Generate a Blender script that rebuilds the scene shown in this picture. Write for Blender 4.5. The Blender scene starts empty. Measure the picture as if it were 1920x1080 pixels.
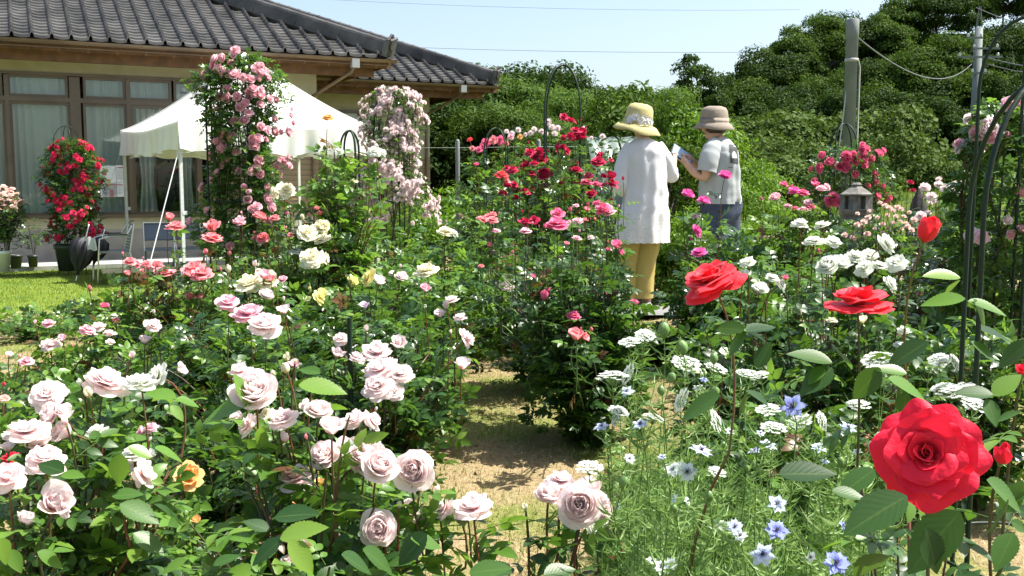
import bpy, math, random
import numpy as np
from mathutils import Vector, Matrix, Euler
SC = bpy.context.scene
COL = SC.collection
R = math.radians
# ------------------------------------------------------------------ camera
F = 1867.0            # focal length in pixels of a 1920 px wide picture
CAMH = 0.99
PITCH = R(5.96)
cd = bpy.data.cameras.new('camera'); cam = bpy.data.objects.new('camera', cd); COL.objects.link(cam)
cam.location = (0, 0, CAMH); cam.rotation_euler = (R(90) - PITCH, 0, 0)
cd.sensor_width = 36; cd.lens = 36 * F / 1920; cd.clip_start = 0.05; cd.clip_end = 2000
SC.camera = cam
SC.render.resolution_x = 1024; SC.render.resolution_y = 576
# ------------------------------------------------------------------ light
SUN_DIR = Vector((0.66, 0.08, 1.15)).normalized()      # towards the sun: right, beyond, high
sun_el = math.asin(SUN_DIR.z); sun_az = math.atan2(SUN_DIR.x, SUN_DIR.y)
w = bpy.data.worlds.new('World'); SC.world = w; w.use_nodes = True
nt = w.node_tree; nt.nodes.clear()
sky = nt.nodes.new('ShaderNodeTexSky'); sky.sky_type = 'NISHITA'; sky.sun_disc = False
sky.sun_elevation = sun_el; sky.sun_rotation = sun_az
sky.air_density = 1.0; sky.dust_density = 2.6; sky.ozone_density = 0.4
bg = nt.nodes.new('ShaderNodeBackground'); bg.inputs[1].default_value = 0.105
wo = nt.nodes.new('ShaderNodeOutputWorld')
nt.links.new(sky.outputs[0], bg.inputs[0]); nt.links.new(bg.outputs[0], wo.inputs[0])
sl = bpy.data.lights.new('sun', 'SUN'); sl.energy = 5.0; sl.angle = R(0.5); sl.color = (1.0, 0.955, 0.88)
so = bpy.data.objects.new('sun', sl); COL.objects.link(so)
so.rotation_euler = SUN_DIR.to_track_quat('Z', 'Y').to_euler(); so.location = (5, 5, 20)
SC.view_settings.view_transform = 'Standard'; SC.view_settings.look = 'None'
SC.view_settings.exposure = 1.25; SC.view_settings.gamma = 1.0
SC.render.engine = 'CYCLES'
SC.cycles.max_bounces = 7; SC.cycles.diffuse_bounces = 6; SC.cycles.glossy_bounces = 2
SC.cycles.transmission_bounces = 3; SC.cycles.transparent_max_bounces = 10
SC.cycles.caustics_reflective = False; SC.cycles.caustics_refractive = False

# ------------------------------------------------------------------ helpers
cp, sp = math.cos(PITCH), math.sin(PITCH)
def P(px, py, Y):
    """world point seen at picture pixel (px, py) standing Y metres ahead"""
    a = (px - 960) / F; b = (540 - py) / F
    dx, dy, dz = a, cp + b * sp, -sp + b * cp
    t = Y / dy
    return Vector((dx * t, Y, CAMH + dz * t))
def PXM(Y): return Y / F * 1.003      # metres per pixel at depth Y
def sstep(a, b, x):
    t = np.clip((np.asarray(x, float) - a) / (b - a), 0, 1); return t * t * (3 - 2 * t)
def H(X, Y):
    """terrain height"""
    X = np.asarray(X, float); Y = np.asarray(Y, float)
    h = -0.42 * sstep(7.6, 10.2, Y) * (1 - sstep(-1.2, 2.0, X - 0.02 * Y))
    h = h + 1.15 * sstep(11, 34, Y) * sstep(1.0, 7.0, X)
    h = h + 9.0 * sstep(38, 64, Y) * sstep(2.0, 20.0, X - (Y - 38) * 0.12)
    return h
def Hf(x, y): return float(H(x, y))

def empty(name, loc=(0, 0, 0), rz=0.0):
    o = bpy.data.objects.new(name, None); COL.objects.link(o); o.location = loc
    o.rotation_euler = (0, 0, rz); o.empty_display_size = 0.1
    return o
def tag(o, label=None, cat=None, group=None, kind=None):
    if label: o['label'] = label
    if cat: o['category'] = cat
    if group: o['group'] = group
    if kind: o['kind'] = kind
    return o
def thing(name, label, cat, loc=(0, 0, 0), rz=0.0, group=None):
    return tag(empty(name, loc, rz), label, cat, group)

class MB:
    def __init__(s): s.V = []; s.L = []; s.C = []; s.M = []; s.UV = []; s.n = 0; s.smooth = True
    def add(s, v, faces, mat=0, uv=None):
        v = np.asarray(v, float).reshape(-1, 3)
        for f in faces:
            s.L.append(np.asarray(f) + s.n); s.C.append([len(f)]); s.M.append([mat])
            s.UV.append(np.zeros((len(f), 2)) if uv is None else np.asarray(uv)[list(f)])
        s.V.append(v); s.n += len(v)
    def addq(s, v, F4, mat=0, uv=None):
        """bulk add of equal-sized faces (k,m) index array"""
        v = np.asarray(v, float).reshape(-1, 3); F4 = np.asarray(F4)
        k, m = F4.shape
        s.L.append((F4 + s.n).ravel()); s.C.append(np.full(k, m))
        s.M.append(np.full(k, mat) if np.isscalar(mat) else np.asarray(mat))
        s.UV.append(np.zeros((k * m, 2)) if uv is None else np.asarray(uv)[F4.ravel()])
        s.V.append(v); s.n += len(v)
    def inst(s, tv, tf, mats3, trans, mat=0, tuv=None):
        """instances of a template: mats3 (m,3,3), trans (m,3), mat scalar or (m,)"""
        tv = np.asarray(tv, float); tf = np.asarray(tf); m = len(trans)
        if m == 0: return
        v = np.einsum('mij,nj->mni', mats3, tv) + np.asarray(trans)[:, None, :]
        f = (tf[None] + (np.arange(m) * len(tv))[:, None, None]).reshape(-1, tf.shape[1])
        mm = mat if np.isscalar(mat) else np.repeat(np.asarray(mat), len(tf))
        uv = None if tuv is None else np.tile(np.asarray(tuv), (m, 1))
        s.addq(v.reshape(-1, 3), f, mm, uv)
    def box(s, c, d, rz=0.0, mat=0, rot=None):
        x, y, z = d[0] / 2, d[1] / 2, d[2] / 2
        v = np.array([[a, b, e] for e in (-z, z) for (a, b) in ((-x, -y), (x, -y), (x, y), (-x, y))])
        m = rot if rot is not None else Matrix.Rotation(rz, 3, 'Z')
        v = v @ np.array(m).T + np.array(c)
        s.add(v, [(3, 2, 1, 0), (4, 5, 6, 7), (0, 1, 5, 4), (1, 2, 6, 5), (2, 3, 7, 6), (3, 0, 4, 7)], mat)
    def tube(s, pts, r, n=6, mat=0, cap=True):
        pts = np.asarray([tuple(p) for p in pts], float); k = len(pts)
        r = np.full(k, r, float) if np.isscalar(r) else np.asarray(r, float)
        t = np.gradient(pts, axis=0); t /= np.linalg.norm(t, axis=1)[:, None] + 1e-9
        ref = np.array([0, 0, 1.0]) if abs(t[0][2]) < 0.9 else np.array([1.0, 0, 0])
        a = np.cross(t[0], ref); a /= np.linalg.norm(a)
        A = []
        for i in range(k):
            a = a - t[i] * a.dot(t[i]); a /= np.linalg.norm(a) + 1e-9; A.append(a)
        A = np.array(A); B = np.cross(t, A)
        th = np.arange(n) * 2 * math.pi / n
        v = pts[:, None] + r[:, None, None] * (A[:, None] * np.cos(th)[None, :, None] + B[:, None] * np.sin(th)[None, :, None])
        i = np.arange(k - 1)[:, None] * n; j = np.arange(n)[None]; j2 = (j + 1) % n
        f = np.stack([i + j, i + j2, i + n + j2, i + n + j], -1).reshape(-1, 4)
        s.addq(v.reshape(-1, 3), f, mat)
        if cap:
            s.add(v[0], [tuple(range(n))[::-1]], mat); s.add(v[-1], [tuple(range(n))], mat)
    def lathe(s, prof, n=24, c=(0, 0, 0), mat=0, fn=None):
        prof = np.asarray(prof, float); k = len(prof)
        th = np.arange(n) * 2 * math.pi / n
        v = np.stack([prof[:, None, 0] * np.cos(th), prof[:, None, 0] * np.sin(th), np.repeat(prof[:, 1:2], n, 1)], -1)
        if fn: v = fn(v, th)
        v = v.reshape(-1, 3) + np.array(c)
        i = np.arange(k - 1)[:, None] * n; j = np.arange(n)[None]; j2 = (j + 1) % n
        f = np.stack([i + j, i + j2, i + n + j2, i + n + j], -1).reshape(-1, 4)
        s.addq(v, f, mat)
    def grid(s, v, mat=0, uv=None):
        """v: (a,b,3) array of points"""
        a, b = v.shape[:2]
        i = np.arange(a - 1)[:, None] * b; j = np.arange(b - 1)[None]
        f = np.stack([i + j, i + j + 1, i + b + j + 1, i + b + j], -1).reshape(-1, 4)
        s.addq(v.reshape(-1, 3), f, mat, None if uv is None else uv.reshape(-1, 2))
    def build(s, name, mats, parent=None, smooth=True, loc=None):
        me = bpy.data.meshes.new(name)
        if s.n:
            V = np.concatenate(s.V); L = np.concatenate(s.L).astype(np.int32)
            C = np.concatenate(s.C).astype(np.int32); M = np.concatenate(s.M).astype(np.int32)
            U = np.concatenate(s.UV)
            me.vertices.add(len(V)); me.vertices.foreach_set('co', V.astype(np.float32).ravel())
            me.loops.add(len(L)); me.loops.foreach_set('vertex_index', L)
            me.polygons.add(len(C)); me.polygons.foreach_set('loop_start', np.concatenate([[0], np.cumsum(C)[:-1]]).astype(np.int32))
            me.polygons.foreach_set('material_index', M)
            me.update(calc_edges=True)
            u = me.uv_layers.new(name='UVMap'); u.data.foreach_set('uv', U.astype(np.float32).ravel())
            me.polygons.foreach_set('use_smooth', np.full(len(C), smooth))
        for m in (mats if isinstance(mats, (list, tuple)) else [mats]): me.materials.append(m)
        me.update()
        return link(name, me, parent, loc)
def link(name, me, parent=None, loc=None):
    o = bpy.data.objects.new(name, me); COL.objects.link(o)
    if parent is not None: o.parent = parent
    if loc is not None: o.location = loc
    return o

# ------------------------------------------------------------------ materials
def newmat(name):
    m = bpy.data.materials.new(name); m.use_nodes = True; t = m.node_tree
    return m, t, t.nodes['Principled BSDF']
def N(t, typ, **kw):
    n = t.nodes.new(typ)
    for k, v in kw.items():
        if k.startswith('i_'): n.inputs[int(k[2:]) if k[2:].isdigit() else k[2:]].default_value = v
        else: setattr(n, k, v)
    return n
def ramp(t, stops):
    n = t.nodes.new('ShaderNodeValToRGB'); e = n.color_ramp.elements
    while len(e) < len(stops): e.new(0.5)
    for q, (p, c) in zip(e, stops): q.position = p; q.color = (c[0], c[1], c[2], 1)
    return n
def mat_noise(name, c1, c2, scale=20, rough=0.7, bump=0.0, bscale=None, metal=0.0, coords='Object', detail=5, c3=None, spec=0.5, bdist=0.01):
    m, t, b = newmat(name)
    tc = N(t, 'ShaderNodeTexCoord'); nz = N(t, 'ShaderNodeTexNoise'); nz.inputs['Scale'].default_value = scale; nz.inputs['Detail'].default_value = detail
    t.links.new(tc.outputs[coords], nz.inputs['Vector'])
    st = [(0.32, c1), (0.68, c2)] if c3 is None else [(0.3, c1), (0.5, c2), (0.7, c3)]
    r = ramp(t, st); t.links.new(nz.outputs[0], r.inputs[0]); t.links.new(r.outputs[0], b.inputs['Base Color'])
    b.inputs['Roughness'].default_value = rough; b.inputs['Metallic'].default_value = metal
    b.inputs['Specular IOR Level'].default_value = spec
    if bump:
        n2 = N(t, 'ShaderNodeTexNoise'); n2.inputs['Scale'].default_value = bscale or scale * 3; n2.inputs['Detail'].default_value = 6
        t.links.new(tc.outputs[coords], n2.inputs['Vector'])
        bp = N(t, 'ShaderNodeBump'); bp.inputs['Strength'].default_value = bump; bp.inputs['Distance'].default_value = bdist
        t.links.new(n2.outputs[0], bp.inputs['Height']); t.links.new(bp.outputs[0], b.inputs['Normal'])
    return m
def leaf_mat(name, stops, trans=(0.10, 0.20, 0.01), mixf=0.3, rough=0.35, veins=False, spec=0.5):
    """foliage: colour differs leaf by leaf, sunlight passes through the blade"""
    m, t, b = newmat(name); out = t.nodes['Material Output']
    g = N(t, 'ShaderNodeNewGeometry'); r = ramp(t, stops)
    t.links.new(g.outputs['Random Per Island'], r.inputs[0])
    colr = r.outputs[0]
    if veins:
        uv = N(t, 'ShaderNodeUVMap'); sx = N(t, 'ShaderNodeSeparateXYZ'); t.links.new(uv.outputs[0], sx.inputs[0])
        ab = N(t, 'ShaderNodeMath', operation='ABSOLUTE'); t.links.new(sx.outputs[0], ab.inputs[0])
        mid = N(t, 'ShaderNodeMapRange'); mid.inputs[1].default_value = 0.0; mid.inputs[2].default_value = 0.10; mid.inputs[3].default_value = 1; mid.inputs[4].default_value = 0
        t.links.new(ab.outputs[0], mid.inputs[0])
        # side veins: v - 0.5|u| sawtooth
        ma = N(t, 'ShaderNodeMath', operation='MULTIPLY_ADD'); ma.inputs[1].default_value = -0.33; t.links.new(ab.outputs[0], ma.inputs[0]); t.links.new(sx.outputs[1], ma.inputs[2])
        sc_ = N(t, 'ShaderNodeMath', operation='MULTIPLY'); sc_.inputs[1].default_value = 50; t.links.new(ma.outputs[0], sc_.inputs[0])
        sn = N(t, 'ShaderNodeMath', operation='SINE'); t.links.new(sc_.outputs[0], sn.inputs[0])
        pw = N(t, 'ShaderNodeMapRange'); pw.inputs[1].default_value = 0.8; pw.inputs[2].default_value = 1; pw.inputs[3].default_value = 0; pw.inputs[4].default_value = 0.2
        t.links.new(sn.outputs[0], pw.inputs[0])
        mx = N(t, 'ShaderNodeMath', operation='MAXIMUM'); t.links.new(mid.outputs[0], mx.inputs[0]); t.links.new(pw.outputs[0], mx.inputs[1])
        hf = N(t, 'ShaderNodeMath', operation='MULTIPLY'); hf.inputs[1].default_value = 0.3; t.links.new(mx.outputs[0], hf.inputs[0])
        mc = N(t, 'ShaderNodeMixRGB'); mc.inputs[2].default_value = (0.16, 0.24, 0.06, 1)
        t.links.new(hf.outputs[0], mc.inputs[0]); t.links.new(colr, mc.inputs[1]); colr = mc.outputs[0]
        bp = N(t, 'ShaderNodeBump'); bp.inputs['Strength'].default_value = 0.04; bp.inputs['Distance'].default_value = 0.002; bp.invert = True
        t.links.new(sn.outputs[0], bp.inputs['Height']); t.links.new(bp.outputs[0], b.inputs['Normal'])
    t.links.new(colr, b.inputs['Base Color']); b.inputs['Roughness'].default_value = rough; b.inputs['Specular IOR Level'].default_value = spec
    tr = N(t, 'ShaderNodeBsdfTranslucent'); tr.inputs[0].default_value = (*trans, 1)
    mm = N(t, 'ShaderNodeMixRGB', blend_type='MIX'); mm.inputs[0].default_value = 0.55
    t.links.new(colr, mm.inputs[1]); mm.inputs[2].default_value = (*trans, 1); t.links.new(mm.outputs[0], tr.inputs[0])
    mix = N(t, 'ShaderNodeMixShader'); mix.inputs[0].default_value = mixf
    t.links.new(b.outputs[0], mix.inputs[1]); t.links.new(tr.outputs[0], mix.inputs[2]); t.links.new(mix.outputs[0], out.inputs[0])
    return m
def petal_mat(name, base, tip, mixf=0.3, rough=0.55, base_pos=0.1, tip_pos=0.75):
    """petal: colour runs from the petal's base to its rim, varies petal by petal, thin and translucent"""
    m, t, b = newmat(name); out = t.nodes['Material Output']
    uv = N(t, 'ShaderNodeUVMap'); sx = N(t, 'ShaderNodeSeparateXYZ'); t.links.new(uv.outputs[0], sx.inputs[0])
    tc = N(t, 'ShaderNodeTexCoord'); nz = N(t, 'ShaderNodeTexNoise'); nz.inputs['Scale'].default_value = 3.5; t.links.new(tc.outputs['Object'], nz.inputs['Vector'])
    ad = N(t, 'ShaderNodeMath', operation='MULTIPLY_ADD'); ad.inputs[1].default_value = 0.5; t.links.new(nz.outputs[0], ad.inputs[0]); t.links.new(sx.outputs[1], ad.inputs[2])
    g = N(t, 'ShaderNodeNewGeometry'); a2 = N(t, 'ShaderNodeMath', operation='MULTIPLY_ADD'); a2.inputs[1].default_value = 0.3
    t.links.new(g.outputs['Random Per Island'], a2.inputs[0]); t.links.new(ad.outputs[0], a2.inputs[2])
    r = ramp(t, [(base_pos + 0.3, base), (min(1, tip_pos + 0.25), tip)]); t.links.new(a2.outputs[0], r.inputs[0])
    t.links.new(r.outputs[0], b.inputs['Base Color']); b.inputs['Roughness'].default_value = rough; b.inputs['Specular IOR Level'].default_value = 0.25
    tr = N(t, 'ShaderNodeBsdfTranslucent'); t.links.new(r.outputs[0], tr.inputs[0])
    b.inputs['Sheen Weight'].default_value = 0.15; b.inputs['Sheen Roughness'].default_value = 0.4
    mix = N(t, 'ShaderNodeMixShader'); mix.inputs[0].default_value = mixf
    t.links.new(b.outputs[0], mix.inputs[1]); t.links.new(tr.outputs[0], mix.inputs[2]); t.links.new(mix.outputs[0], out.inputs[0])
    # fine crinkle
    n2 = N(t, 'ShaderNodeTexNoise'); n2.inputs['Scale'].default_value = 14; t.links.new(tc.outputs['Object'], n2.inputs['Vector'])
    bp = N(t, 'ShaderNodeBump'); bp.inputs['Strength'].default_value = 0.10; bp.inputs['Distance'].default_value = 0.03
    t.links.new(n2.outputs[0], bp.inputs['Height']); t.links.new(bp.outputs[0], b.inputs['Normal'])
    return m
def plain(name, c, rough=0.6, metal=0.0, spec=0.5, v=0.85, scale=30):
    return mat_noise(name, tuple(x * v for x in c), c, scale=scale, rough=rough, metal=metal, spec=spec, bump=0.08)

M = {}
# leaves: (stop, colour) per-leaf variation
M['leaf_dark'] = leaf_mat('rose leaf dark', [(0, (0.014, 0.042, 0.010)), (0.6, (0.03, 0.078, 0.016)), (1, (0.055, 0.12, 0.02))], trans=(0.16, 0.33, 0.025), mixf=0.28, rough=0.27)
M['leaf_near'] = leaf_mat('rose leaf veined', [(0, (0.012, 0.040, 0.010)), (0.6, (0.026, 0.075, 0.015)), (1, (0.055, 0.13, 0.02))], trans=(0.17, 0.36, 0.025), mixf=0.30, rough=0.42, spec=0.4, veins=True)
M['leaf_young'] = leaf_mat('rose leaf young', [(0, (0.07, 0.16, 0.02)), (0.7, (0.11, 0.24, 0.03)), (1, (0.17, 0.28, 0.04))], trans=(0.26, 0.46, 0.04), mixf=0.42, rough=0.38, veins=True)
M['leaf_red'] = leaf_mat('rose leaf bronze', [(0, (0.09, 0.035, 0.02)), (0.7, (0.13, 0.07, 0.02)), (1, (0.15, 0.12, 0.03))], trans=(0.30, 0.14, 0.03), mixf=0.3, rough=0.35)
M['leaf_mid'] = leaf_mat('rose leaf mid', [(0, (0.03, 0.075, 0.02)), (0.6, (0.05, 0.12, 0.025)), (1, (0.09, 0.18, 0.03))], trans=(0.17, 0.34, 0.03), mixf=0.3, rough=0.28)
M['tree_dark'] = leaf_mat('evergreen and shaded wood leaf', [(0, (0.014, 0.034, 0.006)), (0.6, (0.028, 0.062, 0.008)), (1, (0.055, 0.10, 0.014))], trans=(0.09, 0.18, 0.01), mixf=0.2, rough=0.65, spec=0.12)
M['tree_mid'] = leaf_mat('broad leaf', [(0, (0.03, 0.062, 0.008)), (0.6, (0.055, 0.108, 0.012)), (1, (0.09, 0.15, 0.02))], trans=(0.14, 0.25, 0.015), mixf=0.25, rough=0.65, spec=0.12)
M['tree_light'] = leaf_mat('bamboo leaf', [(0, (0.04, 0.085, 0.012)), (0.6, (0.07, 0.135, 0.018)), (1, (0.11, 0.18, 0.025))], trans=(0.17, 0.30, 0.02), mixf=0.33, rough=0.65, spec=0.12)
M['kudzu'] = leaf_mat('kudzu leaf', [(0, (0.036, 0.068, 0.012)), (0.6, (0.065, 0.115, 0.018)), (1, (0.10, 0.15, 0.03))], trans=(0.12, 0.19, 0.02), mixf=0.25, rough=0.65, spec=0.12)
M['bright'] = leaf_mat('fresh green leaf', [(0, (0.06, 0.14, 0.012)), (0.6, (0.095, 0.20, 0.015)), (1, (0.15, 0.26, 0.02))], trans=(0.24, 0.40, 0.02), mixf=0.36, rough=0.5, spec=0.3)
M['feather'] = leaf_mat('feathery leaf', [(0, (0.13, 0.24, 0.05)), (0.6, (0.20, 0.34, 0.09)), (1, (0.32, 0.44, 0.17))], trans=(0.32, 0.50, 0.10), mixf=0.35, rough=0.5)
M['grass'] = leaf_mat('grass blade', [(0, (0.10, 0.16, 0.02)), (0.6, (0.16, 0.22, 0.03)), (1, (0.26, 0.28, 0.07))], trans=(0.3, 0.42, 0.04), mixf=0.35, rough=0.5)
M['straw'] = leaf_mat('dry blade', [(0, (0.36, 0.26, 0.12)), (0.6, (0.50, 0.38, 0.19)), (1, (0.62, 0.50, 0.28))], trans=(0.5, 0.38, 0.2), mixf=0.2, rough=0.6)
M['bark'] = mat_noise('bark', (0.05, 0.035, 0.025), (0.12, 0.09, 0.06), scale=18, rough=0.9, bump=0.5)
M['cane'] = mat_noise('rose cane', (0.06, 0.025, 0.015), (0.05, 0.07, 0.02), scale=9, rough=0.45)
M['cane_red'] = mat_noise('young cane', (0.17, 0.035, 0.025), (0.10, 0.10, 0.03), scale=12, rough=0.4)
M['stem_green'] = mat_noise('green stem', (0.07, 0.15, 0.03), (0.14, 0.24, 0.06), scale=15, rough=0.5)
M['calyx'] = mat_noise('calyx', (0.08, 0.16, 0.04), (0.16, 0.28, 0.07), scale=15, rough=0.5)
M['iron_green'] = plain('green coated tube', (0.008, 0.026, 0.012), rough=0.5, spec=0.3)
M['concrete'] = mat_noise('concrete', (0.30, 0.30, 0.28), (0.42, 0.42, 0.39), scale=5, rough=0.85, bump=0.15)
M['gray_path'] = mat_noise('path concrete', (0.14, 0.14, 0.135), (0.20, 0.20, 0.19), scale=3, rough=0.9, bump=0.2, coords='Object')
# ================================================================== SETTING
rng = np.random.default_rng(7)
def ground_mat():
    m, t, b = newmat('garden soil and dry grass')
    tc = N(t, 'ShaderNodeTexCoord')
    n1 = N(t, 'ShaderNodeTexNoise'); n1.inputs['Scale'].default_value = 1.6; n1.inputs['Detail'].default_value = 6; n1.inputs['Roughness'].default_value = 0.62
    n2 = N(t, 'ShaderNodeTexNoise'); n2.inputs['Scale'].default_value = 55; n2.inputs['Detail'].default_value = 5; n2.inputs['Roughness'].default_value = 0.7
    n3 = N(t, 'ShaderNodeTexNoise'); n3.inputs['Scale'].default_value = 240; n3.inputs['Detail'].default_value = 2
    for n in (n1, n2, n3): t.links.new(tc.outputs['Object'], n.inputs['Vector'])
    soil = ramp(t, [(0.25, (0.17, 0.12, 0.065)), (0.5, (0.33, 0.25, 0.135)), (0.75, (0.47, 0.38, 0.23))]); t.links.new(n2.outputs[0], soil.inputs[0])
    gr = ramp(t, [(0.3, (0.10, 0.14, 0.03)), (0.7, (0.26, 0.28, 0.08))]); t.links.new(n2.outputs[0], gr.inputs[0])
    msk = ramp(t, [(0.46, (0, 0, 0)), (0.58, (1, 1, 1))])
    ad = N(t, 'ShaderNodeMath', operation='MULTIPLY_ADD'); ad.inputs[1].default_value = 0.3; t.links.new(n3.outputs[0], ad.inputs[0]); t.links.new(n1.outputs[0], ad.inputs[2])
    sb = N(t, 'ShaderNodeMath', operation='SUBTRACT'); sb.inputs[1].default_value = 0.15; t.links.new(ad.outputs[0], sb.inputs[0]); t.links.new(sb.outputs[0], msk.inputs[0])
    mx = N(t, 'ShaderNodeMixRGB'); t.links.new(msk.outputs[0], mx.inputs[0]); t.links.new(soil.outputs[0], mx.inputs[1]); t.links.new(gr.outputs[0], mx.inputs[2])
    t.links.new(mx.outputs[0], b.inputs['Base Color']); b.inputs['Roughness'].default_value = 0.95; b.inputs['Specular IOR Level'].default_value = 0.1
    bp = N(t, 'ShaderNodeBump'); bp.inputs['Strength'].default_value = 0.8; bp.inputs['Distance'].default_value = 0.02
    a3 = N(t, 'ShaderNodeMath', operation='MULTIPLY_ADD'); a3.inputs[1].default_value = 0.5; t.links.new(n3.outputs[0], a3.inputs[0]); t.links.new(n2.outputs[0], a3.inputs[2])
    t.links.new(a3.outputs[0], bp.inputs['Height']); t.links.new(bp.outputs[0], b.inputs['Normal'])
    return m
M['ground'] = ground_mat()
M['lawn'] = mat_noise('lawn', (0.085, 0.16, 0.018), (0.17, 0.24, 0.03), scale=2.2, rough=0.95, bump=0.9, bscale=90, spec=0.1, c3=(0.15, 0.22, 0.03), bdist=0.03)
M['field'] = mat_noise('field grass', (0.05, 0.085, 0.014), (0.11, 0.15, 0.025), scale=1.2, rough=0.95, bump=0.9, bscale=30, spec=0.1, bdist=0.05)

def sheet(name, xs, ys, mat, dz=0.0, extra=None):
    X, Y = np.meshgrid(xs, ys, indexing='ij'); Z = H(X, Y) + dz
    if extra is not None: Z = Z + extra(X, Y)
    mb = MB(); mb.grid(np.stack([X, Y, Z], -1)); o = mb.build(name, mat); return tag(o, kind='structure')
def gs(a, b, n, p=1.0):
    return a + (b - a) * (np.linspace(0, 1, n) ** p)
xs = np.concatenate([-gs(6, 900, 30, 3)[::-1], np.arange(-5.9, 6, 0.1), gs(6, 900, 30, 3)])
ys = np.concatenate([[-40, -10, -4, -2], np.arange(0, 9, 0.1), gs(9, 70, 90, 1.4), [90, 130, 300, 900]])
def mounds(X, Y):
    m = 0.045 * np.sin(X * 2.1 + 1.3) * np.sin(Y * 1.7) * (1 - sstep(8, 12, Y))
    n = 0.012 * np.sin(X * 17 + Y * 5) * np.sin(Y * 13 - X * 7) * (1 - sstep(7, 9, Y))
    # planting beds are heaped a little above the path
    bed = 0.11 * np.maximum(sstep(0.30, 0.75, X - 0.0) * (1 - sstep(6.2, 7.0, Y)), sstep(-0.45, -0.95, X + 0.02 * Y) if False else (1 - sstep(-0.95, -0.45, X)) * (1 - sstep(6.0, 7.0, Y))) * sstep(3.2, 4.2, Y)
    return m * 0.5 + n + bed
sheet('ground', xs, ys, M['ground'], 0, mounds)
# lawn in front of the house, meadow at the foot of the hill, lateral garden path
sheet('lawn', np.arange(-16, -1.6, 0.2), np.arange(10.0, 18.6, 0.2), M['lawn'], 0.02)
sheet('meadow', np.arange(1.0, 40, 0.5), np.arange(11.0, 40, 0.5), M['field'], 0.05, lambda X, Y: -.14 * (1 - sstep(11.2, 13.5, Y)) - .14 * (1 - sstep(1.2, 2.5, X)))
sheet('far_meadow', np.arange(-6.0, 1.01, 0.35), np.arange(20.0, 34, 0.5), M['field'], 0.03)
sheet('cross_path', np.arange(-1.6, 3.4, 0.1), np.arange(7.2, 7.85, 0.05), M['gray_path'], 0.04)

# ------------------------------------------------------------------ grass blades (stuff)
def blades(name, pts, hgt, wid, mats, mi, seed, lean=0.6, kind='stuff', label=None, cat=None):
    g = np.random.default_rng(seed); n = len(pts); th = g.uniform(0, 2 * math.pi, n); h = hgt * g.uniform(0.5, 1.3, n); L = g.uniform(0, lean, n)
    dx, dy = np.cos(th), np.sin(th); w_ = wid * g.uniform(0.6, 1.3, n)
    b0 = pts + np.stack([-dy * w_, dx * w_, 0 * w_], -1); b1 = pts + np.stack([dy * w_, -dx * w_, 0 * w_], -1)
    tip = pts + np.stack([dx * h * L, dy * h * L, h * np.sqrt(np.maximum(0.02, 1 - L ** 2))], -1)
    V = np.stack([b0, b1, tip], 1).reshape(-1, 3); Fx = np.arange(n * 3).reshape(-1, 3)
    mb = MB(); mb.addq(V, Fx, mi if np.isscalar(mi) else mi); o = mb.build(name, mats, smooth=False)
    return tag(o, label, cat, kind=kind)
def scatter(n, x0, x1, y0, y1, seed, keep=None, dz=0.0, extra=True):
    g = np.random.default_rng(seed); x = g.uniform(x0, x1, n); y = y0 + (y1 - y0) * g.uniform(0, 1, n)
    if keep is not None: k = keep(x, y, g); x, y = x[k], y[k]
    z = H(x, y) + (mounds(x, y) if extra else 0) + dz
    return np.stack([x, y, z], -1)
def patch(x, y, g):
    v = np.sin(x * 5.3 + 1.0) * np.sin(y * 3.1 + 0.4) + 0.6 * np.sin(x * 11 + y * 7)
    return (g.uniform(-1.4, 1.2, len(x)) < v - 0.1)
pts = scatter(110000, -2.6, 1.0, 1.6, 7.2, 3, patch)
blades('grass', pts, 0.022, 0.0016, [M['grass']], 0, 5, lean=0.9, label='sparse short grass growing through the straw coloured path', cat='grass')
pts = scatter(46000, -3.2, 2.4, 1.4, 7.3, 4)
o = blades('straw_litter', pts, 0.020, 0.0016, [M['straw']], 0, 6, lean=0.998, label='dry straw and clippings lying on the garden soil', cat='straw')
g = np.random.default_rng(31); pp = scatter(2600, -2.0, 1.6, 1.6, 7.2, 32); mb = MB()
ov = np.array([[1, 0, 0], [0, 1, 0], [-1, 0, 0], [0, -1, 0], [.2, .1, .8], [0, 0, -.5]]); of = np.array([[0, 1, 4], [1, 2, 4], [2, 3, 4], [3, 0, 4], [1, 0, 5], [2, 1, 5], [3, 2, 5], [0, 3, 5]])
mm_ = g.normal(0, 1, (len(pp), 3, 3)) * .45 + np.eye(3); mm_ *= (g.uniform(.002, .007, len(pp)) * g.choice([1, 1, 1, 1.9], len(pp)))[:, None, None]
mb.inst(ov, of, mm_, pp); tag(mb.build('soil_crumbs', M['ground'], smooth=False), 'small crumbs of dry soil and grit on the straw coloured path', 'soil', kind='stuff')
pts = scatter(60000, -11, -1.6, 10.0, 17.0, 8, None, 0.02, False)
blades('lawn_grass', pts, 0.035, 0.004, [M['grass']], 0, 9, lean=0.8, label='short mown lawn grass in front of the house', cat='grass')
pts = scatter(60000, 1.0, 22, 11.0, 36, 12, None, 0.03, False)
blades('meadow_grass', pts, 0.16, 0.012, [M['grass']], 0, 13, lean=0.7, label='rough green grass of the meadow below the wooded hill', cat='grass')

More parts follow.
